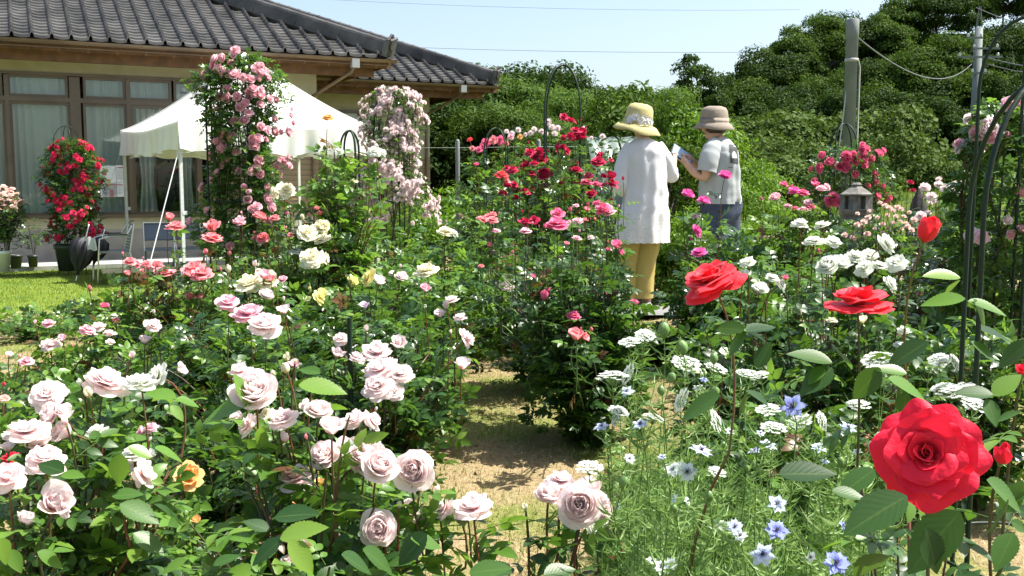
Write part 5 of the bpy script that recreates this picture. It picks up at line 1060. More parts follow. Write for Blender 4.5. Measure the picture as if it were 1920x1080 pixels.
rb('dark leafed rose bush without blooms behind the orange rose', 400, 2.55, 740, 140, 113, [(282, 800, 32, 'open', 'pink', 'u', 2.5), (265, 808, 22, 'half', 'pink', 'l', 2.5)], det='near', canes=26, nodes=11, leaf=.036, young=.08, t0=.2, fill=60)
rb('dark rose bush filling the gap below the stake, in front of the path edge', 670, 2.35, 830, 85, 114, [], det='near', canes=18, nodes=10, leaf=.036, young=.08, t0=.2, fill=40)
rb('low pink flowered rose bush at the far left with small blooms over sandy soil', 110, 4.0, 650, 130, 115, [
    (90, 605, 26, 'full', 'pink', 'u'), (66, 603, 12, 'bud', 'pink', 'u'), (95, 645, 40, 'full', N_, 'u', 3.8), (116, 634, 20, 'half', 'pink', 'u', 3.8), (50, 676, 30, 'full', 'pink', 'u', 3.6), (36, 667, 12, 'bud', 'pink', 'u', 3.6), (18, 665, 18, 'half', N_, 'u', 3.7), (165, 617, 36, 'open', 'pink', 'u'), (184, 611, 28, 'full', N_, 'u'), (204, 624, 28, 'full', N_, 'u'), (190, 616, 12, 'bud', 'hot', 'u'), (136, 650, 12, 'bud', 'hot', 'u'), (207, 640, 20, 'open', N_, 'u')],
   det='mid', canes=26, nodes=9, leaf=.034, young=.3, leafm='leaf_mid', Y=3.9, t0=.3, fill=60)
rb('rose bush with red round buds in front of the lawn', 215, 5.2, 580, 60, 116, [(168, 540, 18, 'bud', 'coral', 'u'), (196, 573, 18, 'half', 'hot', 'u'), (199, 597, 18, 'half', 'hot', 'u'), (217, 601, 16, 'half', 'hot', 'u'), (213, 592, 16, 'full', 'white', 'u'), (190, 574, 9, 'bud', 'hot', 'u')], det='mid', canes=16, nodes=9, leaf=.04, young=.35, t0=.3, fill=30)
for i, (px, Y, yt, rp, l_) in enumerate([(60, 5.6, 575, 110, 'unflowered rose bush with bare dark twigs before the lawn at far left'), (170, 6.2, 560, 90, 'leafy green rose bush before the lawn below the black umbrella'), (20, 3.0, 700, 100, 'leafy rose bush at the left edge under small pink blooms'), (300, 3.9, 600, 110, 'bushy green rose below the coral blooms on the left'), (170, 3.1, 720, 90, 'thin leaved rose bush over the sandy patch at left')]):
    rb(l_, px, Y, yt, rp, 120 + i, det='mid', canes=22, nodes=9, leaf=.036, young=.25, leafm='leaf_mid', t0=.25, fill=40)
# --- third row, coral / cream on the left
rb('coral pink rose bush with ruffled blooms in front of the tent leg', 335, 4.6, 530, 125, 131, [
    (329, 423, 42, 'full', 'coral', 'v', 4.6), (398, 445, 46, 'full', 'coral', 'v', 4.5), (362, 503, 54, 'full', 'coral', 'u', 4.2), (378, 512, 46, 'full', 'coral', 'u', 4.1), (308, 509, 38, 'full', 'coral', 'u', 4.4), (297, 506, 22, 'full', 'pink', 'u', 4.4), (275, 494, 22, 'open', 'coral', 'u'), (243, 489, 26, 'full', 'coral', 'u'), (256, 494, 22, 'full', 'coral', 'r'), (240, 512, 14, 'half', 'coral', 'u'), (268, 507, 12, 'half', 'coral', 'u'),
    (357, 556, 20, 'half', 'coral', 'u', 4.1), (374, 555, 18, 'half', 'coral', 'u', 4.1), (430, 475, 14, 'bud', 'coral', 'u'), (324, 509, 14, 'half', 'pink', 'u', 4.4), (236, 545, 0.1, 'bud', 'coral', 'u')][:-1],
   mates=.7, det='mid', canes=44, nodes=12, leaf=.036, young=.14, red=.12, leafm='leaf_mid', t0=.2, Y=4.3, fill=150)
rb('rose bush with big cream white blooms near the foot of the pink rose column', 480, 4.3, 560, 100, 132, [
    (466, 531, 62, 'open', 'cream', 'u', 4.0), (495, 515, 26, 'half', 'pink', 'u', 4.0), (507, 522, 20, 'half', 'coral', 'u', 4.0), (478, 494, 18, 'bud', N_, 'u', 4.1), (488, 508, 22, 'open', 'peach', 'u', 4.1), (530, 523, 18, 'cup', 'pink', 'u', 4.1), (516, 514, 10, 'bud', N_, 'u', 4.1), (448, 416, 26, 'cup', 'pink', 'u', 4.8), (493, 446, 26, 'cup', 'coral', 'o', 4.8), (500, 552, 30, 'cup', N_, 'u', 3.9)],
   mates=.7, det='mid', canes=36, nodes=11, leaf=.036, young=.14, red=.05, leafm='leaf_mid', t0=.2, fill=120)
rb('tall rose bush with clustered cream yellow blooms and coral buds left of centre', 590, 4.8, 480, 105, 133, [
    (577, 436, 44, 'open', 'cream', 'o', 4.7), (605, 447, 40, 'open', 'cream', 'u', 4.7), (560, 470, 34, 'open', 'white', 'u', 4.7), (585, 483, 50, 'open', 'cream', 'o', 4.5), (600, 557, 34, 'open', 'yellow', 'r', 4.2), (575, 562, 20, 'half', 'cream', 'u', 4.2), (600, 400, 16, 'half', 'coral', 'u'), (594, 390, 12, 'cup', 'coral', 'u'), (580, 402, 12, 'bud', 'coral', 'u'), (603, 433, 20, 'half', 'coral', 'l'), (612, 450, 24, 'open', 'coral', 'u'), (545, 440, 16, 'cup', 'coral', 'u'), (487, 405, 28, 'cup', 'coral', 'u'), (515, 408, 22, 'full', 'coral', 'u'), (504, 418, 20, 'full', 'peach', 'u'), (538, 400, 10, 'bud', 'hot', 'u'), (614, 497, 10, 'bud', 'yellow', 'u'), (657, 524, 14, 'bud', 'yellow', 'u', 4.0),
    (536, 355, 40, 'open', 'cream', 'o', 4.9)], mates=.7, det='mid', canes=44, nodes=12, leaf=.038, young=.3, red=.1, leafm='leaf_mid', t0=.2, fill=170)
rb('tall yellow green rose bush with cream buds grown around a narrow obelisk', 640, 5.0, 262, 62, 134, [
    (615, 220, 26, 'open', 'orange', 'u', 4.9), (636, 282, 20, 'open', 'white', 'u'), (608, 288, 22, 'open', 'cream', 'u'), (660, 340, 24, 'open', 'cream', 'u'), (660, 308, 10, 'half', 'cream', 'u'), (702, 283, 30, 'open', 'white', 'o', 4.7), (688, 330, 8, 'bud', 'cream', 'u')],
   mates=.7, det='mid', canes=34, nodes=16, leaf=.044, young=.45, red=.05, leafm='leaf_mid', t0=.25, fill=60)
rb('leafy rose bush with pale yellow and shell pink blooms at the centre of the bed', 735, 4.4, 500, 125, 135, [
    (690, 519, 44, 'open', 'yellow', 'l', 4.0), (712, 526, 26, 'half', N_, 'u', 4.0), (753, 518, 28, 'cup', N_, 'u', 4.2), (799, 506, 52, 'open', 'cream', 'u', 4.1)],
   mates=.7, det='mid', canes=46, nodes=12, leaf=.038, young=.16, leafm='leaf_mid', t0=.2, fill=200)
rb('dense green rose bush with one white bloom right of the pale rose column', 820, 5.2, 470, 100, 136, [(836, 433, 34, 'open', 'cream', 'u', 5.0), (853, 437, 22, 'open', 'white', 'r', 5.0)], mates=.7, det='mid', canes=40, nodes=12, leaf=.038, young=.25, leafm='leaf_mid', t0=.2, fill=150)
for i, (px, Y, yt, rp, l_) in enumerate([(420, 5.3, 500, 110, 'green rose bush at the foot of the pink rose column'), (560, 5.8, 440, 100, 'leafy rose bush between the two columns of climbing roses'), (700, 6.0, 420, 110, 'leafy rose bush at the foot of the pale rose column'), (820, 6.6, 420, 110, 'fresh green rose bush by the fence post'), (640, 3.7, 580, 100, 'glossy rose bush behind the green stake'), (765, 3.6, 590, 80, 'glossy rose bush left of the straw path with pale undersides'), (520, 3.7, 600, 110, 'deep green rose bush behind the pair of layered pink blooms'), (380, 3.6, 600, 90, 'deep green rose bush beneath the coral blooms')]):
    rb(l_, px, Y, yt, rp, 150 + i, det='mid', canes=38, nodes=11, leaf=.037, young=.16, leafm='leaf_mid' if i < 4 else 'leaf_dark', t0=.2, fill=130)
# --- centre: coral bush right of the path
rb('big dark leaved rose bush right of the straw path with a ruffled coral bloom', 1100, 3.75, 490, 106, 161, [
    (1045, 418, 48, 'full', 'hot', 'u', 3.8), (1022, 424, 14, 'bud', 'hot', 'u'), (905, 410, 24, 'full', 'coral', 'u', 4.2), (924, 412, 24, 'full', 'coral', 'u', 4.2), (930, 432, 20, 'open', 'pink', 'u', 4.2), (918, 459, 14, 'half', 'coral', 'u', 4.2), (985, 432, 26, 'full', 'pink', 'u', 4.0), (1082, 414, 24, 'open', 'pink', 'u', 4.0), (1098, 412, 12, 'cup', 'coral', 'u', 4), (1115, 411, 12, 'bud', 'coral', 'u', 4), (1080, 385, 14, 'open', 'pink', 'u', 4.2), (1100, 392, 14, 'half', 'coral', 'u', 4.2), (1130, 390, 36, 'full', 'hot', 'u', 3.9), (1143, 397, 26, 'full', 'pink', 'u', 3.9),
    (1156, 458, 22, 'half', 'hot', 'u', 3.7), (1164, 472, 18, 'half', 'hot', 'r', 3.7), (1140, 467, 10, 'cup', 'hot', 'u'), (1082, 446, 20, 'open', 'pink', 'u'), (1062, 456, 12, 'half', 'coral', 'u'), (1108, 444, 16, 'open', 'blush', 'u'), (1000, 518, 12, 'half', 'hot', 'u'), (902, 499, 12, 'cup', 'coral', 'u', 4.1), (961, 472, 10, 'bud', 'coral', 'u'), (1134, 502, 9, 'bud', 'hot', 'u'), (1128, 534, 9, 'bud', 'hot', 'u'),
    (1080, 627, 38, 'half', 'coral', 'u', 3.3), (1096, 631, 24, 'half', 'coral', 'r', 3.3), (946, 538, 22, 'cup', 'blush', 'u', 4.0), (1040, 700, .1)][:-1],
   mates=.8, extra=7, esize=.05, pal='hot', det='near', canes=70, nodes=15, leaf=.036, young=.05, red=.03, t0=.08, Y=3.8, fill=420)
rb('bronze tipped rose bush behind the ruffled coral bloom', 1010, 4.6, 440, 100, 162, [(1000, 355, 8, 'bud', 'dark', 'u')], det='mid', canes=40, nodes=12, leaf=.036, young=.15, red=.16, t0=.15, fill=160)
rb('dark red rose bush with the deepest crimson blooms around the tall obelisk', 1050, 6.3, 290, 110, 163, [
    (1070, 225, 24, 'full', 'dark', 'u'), (1080, 244, 24, 'cup', 'dark', 'u'), (1070, 255, 22, 'cup', 'dark', 'u'), (1090, 256, 26, 'cup', 'dark', 'u'), (1056, 276, 18, 'cup', 'dark', 'u'), (1064, 283, 18, 'cup', 'dark', 'r'), (1122, 301, 30, 'full', 'dark', 'u'), (994, 285, 26, 'full', 'dark', 'u'), (1012, 282, 20, 'cup', 'dark', 'u'), (1014, 298, 28, 'full', 'dark', 'o'), (1001, 306, 22, 'full', 'dark', 'u'), (960, 318, 24, 'full', 'dark', 'u'), (980, 314, 16, 'cup', 'dark', 'u'), (997, 325, 20, 'cup', 'dark', 'u'), (1019, 326, 26, 'cup', 'dark', 'o'), (965, 345, 20, 'cup', 'dark', 'u'), (984, 358, 24, 'full', 'dark', 'u'), (1083, 318, 24, 'full', 'dark', 'u'), (1080, 340, 20, 'full', 'dark', 'u'), (1100, 340, 24, 'full', 'hot', 'u'), (1119, 345, 24, 'full', 'hot', 'u'), (1148, 343, 28, 'full', 'dark', 'u'), (1132, 330, 14, 'cup', 'dark', 'u'), (985, 415, 28, 'cup', 'dark', 'u', 5.6), (1080, 372, 20, 'cup', 'dark', 'u'), (1052, 345, 16, 'half', 'dark', 'u'), (1146, 300, 12, 'cup', 'dark', 'u')],
   mates=1.0, extra=16, esize=.065, pal='dark', typ='cup', det='mid', canes=56, nodes=15, leaf=.036, young=.22, red=.06, leafm='leaf_mid', t0=.1, fill=260)
rb('red rose bush beside the small arched obelisk with one orange pink bloom', 920, 7.0, 330, 75, 164, [(940, 326, 30, 'open', 'fire', 'u', 5.2), (949, 337, 20, 'half', 'coral', 'r', 5.2), (881, 262, 12, 'cup', 'fire', 'u'), (893, 308, 12, 'cup', 'hot', 'u'), (905, 352, 10, 'bud', 'peach', 'u')], det='mid', canes=30, nodes=12, leaf=.04, young=.3, leafm='leaf_mid', t0=.15, fill=100)
rb('scarlet rose bush flowering behind the small arched obelisk', 925, 9.4, 275, 70, 165, [(886, 278, 12, N_, 'coral'), (898, 280, 14, N_, 'hot'), (912, 266, 18, N_, 'hot'), (925, 262, 18, N_, 'coral'), (938, 262, 20, N_, 'hot'), (948, 268, 14, N_, 'coral'), (958, 256, 14, N_, 'pink'), (975, 256, 12, N_, 'orange'), (905, 274, 14, N_, 'hot')], det='far', canes=36, nodes=12, leaf=.05, leafm='leaf_dark', t0=.1, fill=400, face='c')
rb('blush pink rose bush in the distance left of the tall obelisk', 1020, 9.8, 255, 95, 166, [(1028, 228, 14), (1035, 238, 14), (1016, 246, 12), (1046, 240, 14), (995, 249, 12), (1002, 242, 12), (972, 243, 12), (960, 250, 12), (950, 246, 10), (1095, 240, 10), (1130, 255, 12), (1109, 258, 8), (985, 252, 9), (1024, 250, 10), (1040, 250, 12)], det='far', canes=36, nodes=12, leaf=.05, leafm='leaf_mid', t0=.1, fill=500, pal='blush', face='c')
rb('rambling green rose beneath the woman in white at the path edge', 1085, 5.4, 440, 80, 167, [], det='mid', canes=40, nodes=12, leaf=.036, young=.12, t0=.1, fill=160)
# --- right: magenta, big salmon, white cluster
rb('rose bush with bright magenta blooms in front of the person in grey', 1325, 4.7, 500, 80, 171, [
    (1290, 363, 26, 'cup', 'mag', 'u'), (1320, 376, 27, 'cup', 'mag', 'u'), (1360, 328, 26, 'cup', 'mag', 'u'), (1308, 431, 28, 'full', 'mag', 'r', 4.6), (1302, 405, 18, 'open', 'pink', 'u', 4.8), (1311, 472, 32, 'full', 'mag', 'u', 4.5), (1296, 447, 10, 'bud', 'mag', 'u')], det='mid', canes=34, nodes=12, leaf=.038, young=.12, t0=.2, fill=100, sprig=5)
rb('rose bush with clustered large white blooms at the right', 1560, 2.9, 545, 190, 172, [
    (1500, 417, 36, 'open', 'white', 'u', 3.3), (1540, 421, 36, 'open', 'white', 'u', 3.3), (1526, 451, 42, 'open', 'white', 'u', 3.1), (1562, 452, 38, 'open', 'white', 'u', 3.1), (1552, 497, 44, 'cup', 'white', 'o', 2.8), (1576, 492, 44, 'cup', 'white', 'u', 2.85), (1604, 480, 46, 'open', 'white', 'u', 2.9), (1628, 478, 42, 'full', 'white', 'u', 2.95), (1620, 502, 40, 'full', 'white', 'o', 2.8), (1665, 456, 44, 'open', 'white', 'r', 2.9), (1650, 497, 34, 'full', 'white', 'u', 2.8), (1680, 492, 46, 'open', 'white', 'o', 2.8), (1672, 530, 36, 'open', 'white', 'r', 2.75),
    (1402, 490, 34, 'open', 'white', 'u', 2.9), (1398, 514, 26, 'half', 'white', 'u', 2.9), (1426, 540, 34, 'cup', 'white', 'u', 2.75), (1448, 520, 28, 'full', 'white', 'u', 2.8), (1466, 532, 30, 'open', 'white', 'r', 2.8), (1473, 520, 16, 'half', 'hot', 'u', 2.8), (1536, 470, 12, 'bud', 'hot', 'u', 3.0), (1644, 617, 22, 'half', 'white', 'u', 2.7), (1695, 617, 28, 'open', 'white', 'u', 2.6), (1686, 646, 26, 'open', 'white', 'u', 2.6), (1560, 600, 22, 'open', 'cream', 'u', 2.7), (1616, 600, 22, 'half', 'cream', 'u', 2.7)],
   det='near', canes=70, nodes=13, leaf=.034, young=.08, Y=2.9, t0=.15, fill=380)
rb('dark leaved rose bush below the big salmon bloom', 1380, 3.2, 570, 120, 173, [(1358, 660, 24, 'half', 'white', 'u', 2.6)], det='near', canes=36, nodes=12, leaf=.034, young=.08, t0=.15, fill=130)
rb('leafy rose bush without blooms covering the trousers of the person in grey', 1350, 5.6, 398, 62, 189, det='mid', canes=34, nodes=13, leaf=.04, young=.25, leafm='leaf_mid', t0=.2, fill=140)
for i, (px, Y, yt, rp, l_) in enumerate([(1400, 4.6, 480, 110, 'green rose bush between the magenta and the white roses'), (1480, 4.2, 470, 100, 'green rose bush behind the cluster of white roses'), (1230, 4.9, 620, 60, 'low rose bush beside the path at the feet of the woman in white'), (1750, 3.4, 560, 110, 'dark rose bush in front of the right hand obelisks'), (1860, 2.9, 560, 110, 'shady rose bush among the legs of the right hand obelisks'), (1500, 2.3, 720, 120, 'dark rose bush above the feathery flower patch')]):
    rb(l_, px, Y, yt, rp, 180 + i, det='mid' if i != 5 else 'near', canes=36, nodes=11, leaf=.037, young=.18, red=.04, leafm='leaf_mid' if i in (0, 1, 3) else 'leaf_dark', t0=.2, fill=130)
# big red blooms on their own long stems
def redbush():
    return rb('rose bush with huge scarlet blooms in the right foreground', 1740, 1.25, 935, 230, 191, [
        (1737, 850, 232, 'tea', 'red', 'c', .86), (1882, 850, 66, 'bud', 'red', 'u', .95), (1608, 563, 142, 'tea', 'salmon', 'v', 1.35), (1741, 430, 74, 'bud', 'salmon', 'u', 1.5), (1917, 694, 36, 'half', 'red', 'u', 1.1)],
        det='near', canes=32, nodes=8, leaf=.034, young=.12, red=0, res=3, cane_r=.0036, Y=1.1, t0=.3, sprig=1, fill=40,
        big=[(1700, 930, 1580, 1000, .82, 0), (1800, 960, 1700, 1075, .85, 0), (1760, 1060, 1700, 990, .9, 0), (1660, 1040, 1600, 1080, .85, 0), (1735, 990, 1760, 1078, .84, 0), (1900, 1000, 1865, 1070, .8, 0), (1850, 900, 1920, 960, .9, 0), (1890, 935, 1850, 1010, .85, 0), (1880, 960, 1918, 900, .95, 1), (1460, 890, 1570, 885, 1.1, 0), (1560, 920, 1625, 935, 1.0, 0), (1640, 880, 1570, 930, 1.1, 0),
             (1862, 740, 1790, 735, 1.05, 0), (1862, 742, 1915, 700, 1.05, 1), (1850, 748, 1870, 800, 1.05, 0), (1870, 790, 1915, 770, 1.0, 0), (1700, 700, 1640, 690, 1.3, 1), (1665, 710, 1740, 750, 1.25, 1), (1700, 735, 1690, 790, 1.25, 0), (1650, 690, 1600, 750, 1.3, 0), (1560, 680, 1475, 660, 1.3, 0), (1545, 690, 1515, 720, 1.3, 1), (1560, 650, 1600, 690, 1.35, 0), (1560, 690, 1500, 740, 1.3, 0),
             (1810, 560, 1725, 570, 1.45, 1), (1815, 565, 1890, 590, 1.4, 1), (1825, 560, 1850, 625, 1.4, 1), (1800, 520, 1730, 515, 1.5, 1), (1800, 525, 1770, 555, 1.5, 1), (1740, 640, 1660, 690, 1.4, 0), (1820, 640, 1870, 680, 1.3, 0), (1840, 620, 1900, 640, 1.3, 0), (1930, 640, 1870, 690, 1.1, 0)])
redbush()
rb('single salmon red bloom on a long red stem in front of the path crossing', 1262, 1.55, 1000, 24, 192, [(1334, 524, 138, 'tea', 'salmon', 'tl', 1.45)], det='near', canes=3, nodes=4, leaf=.03, res=3, Y=1.45, sprig=1, cane_r=.0035, t0=.5,
   big=[(1395, 620, 1335, 612, 1.4, 0), (1395, 620, 1440, 640, 1.4, 1), (1398, 625, 1365, 668, 1.4, 0), (1400, 622, 1455, 610, 1.4, 0), (1420, 690, 1445, 640, 1.4, 0), (1350, 740, 1275, 788, 1.35, 0), (1405, 730, 1390, 775, 1.35, 0), (1440, 760, 1400, 730, 1.35, 0)], stem_mat='cane_red')
# --- right middle distance
rb('bright pink rose bush left of the stone lantern', 1490, 5.6, 380, 75, 201, [(1490, 357, 30, 'full', 'mag', 'u'), (1505, 360, 26, 'full', 'hot', 'u'), (1453, 369, 24, 'cup', 'pink', 'u'), (1470, 345, 16, 'cup', 'hot', 'u'), (1484, 350, 12, 'bud', 'hot', 'u'), (1428, 372, 10, 'bud', 'hot', 'u'), (1530, 345, 18, 'half', 'hot', 'u'), (1540, 352, 22, 'full', 'pink', 'u'), (1552, 350, 18, 'full', 'pink', 'r'), (1476, 385, 16, 'full', 'pink', 'u'), (1490, 390, 16, 'full', 'hot', 'u'), (1508, 392, 24, 'full', 'pink', 'u'), (1520, 385, 20, 'full', 'hot', 'u'), (1515, 378, 18, 'full', 'pink', 'u')], det='mid', canes=34, nodes=11, leaf=.04, young=.3, red=.08, leafm='leaf_mid', t0=.15, fill=110)
pinkob = [(1541, 291, 14), (1555, 302, 16), (1536, 311, 12), (1537, 317, 14), (1521, 316, 10), (1588, 294, 20), (1601, 290, 14), (1606, 300, 18), (1618, 273, 14), (1626, 278, 12), (1620, 288, 16), (1619, 300, 16), (1620, 308, 18), (1586, 313, 18), (1604, 327, 14), (1636, 297, 12), (1650, 287, 16), (1657, 282, 12), (1640, 325, 16), (1641, 338, 18), (1655, 351, 16), (1628, 348, 12), (1664, 367, 18), (1660, 375, 14), (1646, 368, 16), (1560, 375, 26), (1579, 378, 18), (1527, 340, 14), (1645, 285, 12), (1575, 312, 14), (1630, 320, 0)][:-1]
climber('bright pink climbing rose on an obelisk in front of the utility pole', 1590, 275, 440, 7.6, 62, 211, pinkob, 'cup', 'hot', 1500, .03, esize=.06, leafm='leaf_dark', young=.06, nrand=6)
peach = [(1608, 400, 9), (1628, 407, 13), (1620, 415, 13), (1607, 420, 12), (1615, 424, 12), (1630, 395, 8), (1637, 415, 8), (1655, 420, 11), (1664, 403, 10), (1676, 418, 11), (1688, 415, 10), (1697, 420, 14), (1690, 428, 10), (1626, 438, 14), (1584, 440, 12), (1600, 446, 13), (1644, 445, 10), (1660, 385, 12), (1668, 390, 12), (1675, 395, 10), (1683, 388, 12), (1690, 392, 10), (1650, 380, 10), (1702, 424, 12), (1715, 412, 12), (1710, 430, 12), (1665, 428, 10), (1645, 408, 9), (1680, 405, 10), (1695, 405, 9), (1705, 398, 9), (1640, 428, 8), (1655, 436, 9), (1672, 440, 10)]
rb('rose bush covered in small peach pink blooms right of the stone lantern', 1650, 5.3, 420, 95, 202, [(a, b, c, 'pomp', 'peach', 'o') for a, b, c in peach], det='mid', canes=34, nodes=11, leaf=.032, young=.1, t0=.1, fill=140)
blush = [(1735, 350, 22), (1747, 367, 22), (1760, 345, 18), (1775, 352, 26), (1790, 345, 18), (1796, 358, 18), (1782, 365, 18), (1803, 350, 14), (1752, 375, 12), (1745, 380, 10), (1793, 378, 14), (1727, 403, 22), (1740, 398, 14), (1715, 412, 18), (1760, 335, 12), (1808, 342, 18), (1820, 340, 14)]
rb('rose bush with pale lilac pink blooms behind the black stone', 1780, 5.6, 385, 75, 203, [(a, b, c, 'full', 'blush', 'o') for a, b, c in blush] + [(1707, 342, 14, 'cup', 'dark', 'u', 6.2), (1712, 357, 12, 'cup', 'dark', 'u', 6.2)], det='mid', canes=34, nodes=11, leaf=.036, young=.05, t0=.1, fill=150)
tallp = [(1855, 243, 34, 'cup'), (1833, 248, 30, 'cup'), (1858, 255, 28, 'cup'), (1852, 230, 22, 'cup'), (1893, 194, 26, 'full'), (1912, 188, 18, 'full'), (1815, 222, 20, 'full'), (1874, 209, 12, 'bud'), (1797, 270, 22, 'full'), (1795, 280, 16, 'open'), (1889, 252, 12, 'cup'), (1848, 278, 12, 'bud'), (1822, 440, 30, 'open'), (1840, 445, 26, 'open'), (1915, 358, 24, 'cup'), (1890, 412, 16, 'cup'), (1916, 430, 20, 'cup'), (1895, 440, 16, 'cup'), (1925, 215, 24, 'cup')]
climber('tall pale pink climbing rose on the farther obelisk at the right edge', 1890, 195, 700, 3.7, 85, 212, [b + ('pink',) if i % 3 else b for i, b in enumerate(tallp)], 'cup', 'pale', 1700, .034, esize=.07, leafm='leaf_mid', young=.3, prof=lambda t: .75 + .35 * math.sin(t * 3.0 + .4))
rb('green rose shoots climbing behind the right hand obelisks', 1870, 4.4, 300, 90, 204, [], det='mid', canes=34, nodes=15, leaf=.038, young=.3, leafm='leaf_mid', t0=.15, fill=260)
rb('rust tipped rose bush under the red bud', 1760, 4.4, 460, 75, 205, [(1700, 500, 16, 'open', 'white', 'u'), (1715, 487, 12, 'open', 'white', 'u'), (1750, 502, 24, 'full', 'pale', 'u')], det='mid', canes=24, nodes=10, leaf=.034, young=.1, red=.3, t0=.15, fill=60)
rb('low dark leaved rose without blooms at the foot of the stone lantern', 1590, 5.75, 398, 42, 209, det='mid', canes=26, nodes=11, leaf=.034, young=.05, t0=.1, fill=120)
# --- climbing columns on the left
Z = lambda L: [(x / 3.373 + 340, y / 3.373 + 80, d / 3.373) for x, y, d in L]
pk = Z([(338, 45, 60), (330, 80, 35), (210, 105, 60), (255, 95, 50), (192, 145, 60), (230, 165, 60), (262, 185, 50), (145, 195, 50), (165, 180, 30), (150, 230, 40), (138, 292, 44), (335, 200, 60), (390, 218, 50), (435, 228, 52), (285, 290, 50), (285, 345, 62), (232, 342, 50), (350, 340, 52), (403, 380, 52), (370, 405, 54), (425, 440, 54), (398, 490, 54), (335, 495, 50), (450, 285, 50), (505, 295, 52), (502, 330, 56), (460, 325, 45), (500, 390, 46), (565, 350, 50), (600, 360, 45), (485, 140, 36), (508, 142, 36), (465, 160, 46), (500, 185, 54), (530, 195, 50), (548, 220, 44), (545, 180, 34), (490, 225, 34), (312, 592, 56), (255, 660, 76), (180, 700, 52), (178, 725, 40), (345, 690, 50), (505, 530, 50), (548, 550, 52), (592, 560, 56), (630, 565, 34), (680, 565, 56), (710, 505, 40), (695, 460, 34), (698, 420, 26), (455, 610, 60), (490, 600, 60), (465, 650, 56), (435, 655, 45), (492, 745, 60), (440, 812, 56), (475, 790, 50), (498, 830, 56), (600, 780, 36), (580, 830, 46), (615, 825, 56), (628, 745, 50), (658, 745, 46), (690, 778, 46), (676, 722, 30), (228, 820, 50), (197, 862, 54), (118, 925, 50), (550, 918, 56), (548, 985, 60), (572, 1040, 60), (480, 1030, 56), (450, 1050, 50), (420, 990, 50), (395, 910, 36), (425, 940, 34), (295, 738, 34), (265, 775, 44), (255, 600, 40), (215, 415, 40), (265, 565, 34)])
climber('tall column of double pink climbing roses in front of the party tent', 448, 105, 480, 6.2, 62, 213, [(x, y, d, 'cup' if i % 4 else 'full') for i, (x, y, d) in enumerate(pk)], 'cup', 'pink', 5200, .027, esize=.05, nrand=20, young=.16, prof=lambda t: 1.0 + .12 * math.sin(t * 9) - .08 * t)
climber('column of small pale blush roses swelling towards its foot, right of the party tent', 735, 165, 420, 8.0, 50, 214, [], 'pomp', 'blush', 1700, .024, esize=.052, nrand=100, stuff=900, young=.2, prof=lambda t: .82 + .55 * (1 - t) ** 1.5, res=1)
climber('red climbing rose in a dark pot before the curtained window', 132, 262, 452, 15.2, 42, 215, [], 'open', 'crim', 2600, .05, esize=.10, nrand=95, stuff=150, young=.05, leafm='leaf_dark', zb=-.33, prof=lambda t: 1.0 if t < .85 else .85, res=0, det='far')
rb('bushy pink pot flowers at the left edge above the white pot', 12, 15.0, 400, 30, 206, [], det='far', canes=30, nodes=10, leaf=.05, young=0, t0=.3, fill=160, name='pot_plant', cat='plant', extra=60, esize=.11, typ='open', pal='peach', res=0, zb=-.05)
rb('thin leafy seedling in the small dark pot', 62, 15.9, 435, 14, 207, [], det='far', canes=8, nodes=6, leaf=.05, t0=.3, name='pot_plant', cat='plant', zb=-.1, bare=False)
# purple foliage plant and blossoms behind
rb('dusky purple leaved shrub between the arched obelisk and the dark red roses', 965, 6.8, 385, 45, 208, [], det='far', canes=20, nodes=9, leaf=.04, red=.9, young=0, t0=.2, name='purple_shrub', cat='shrub')

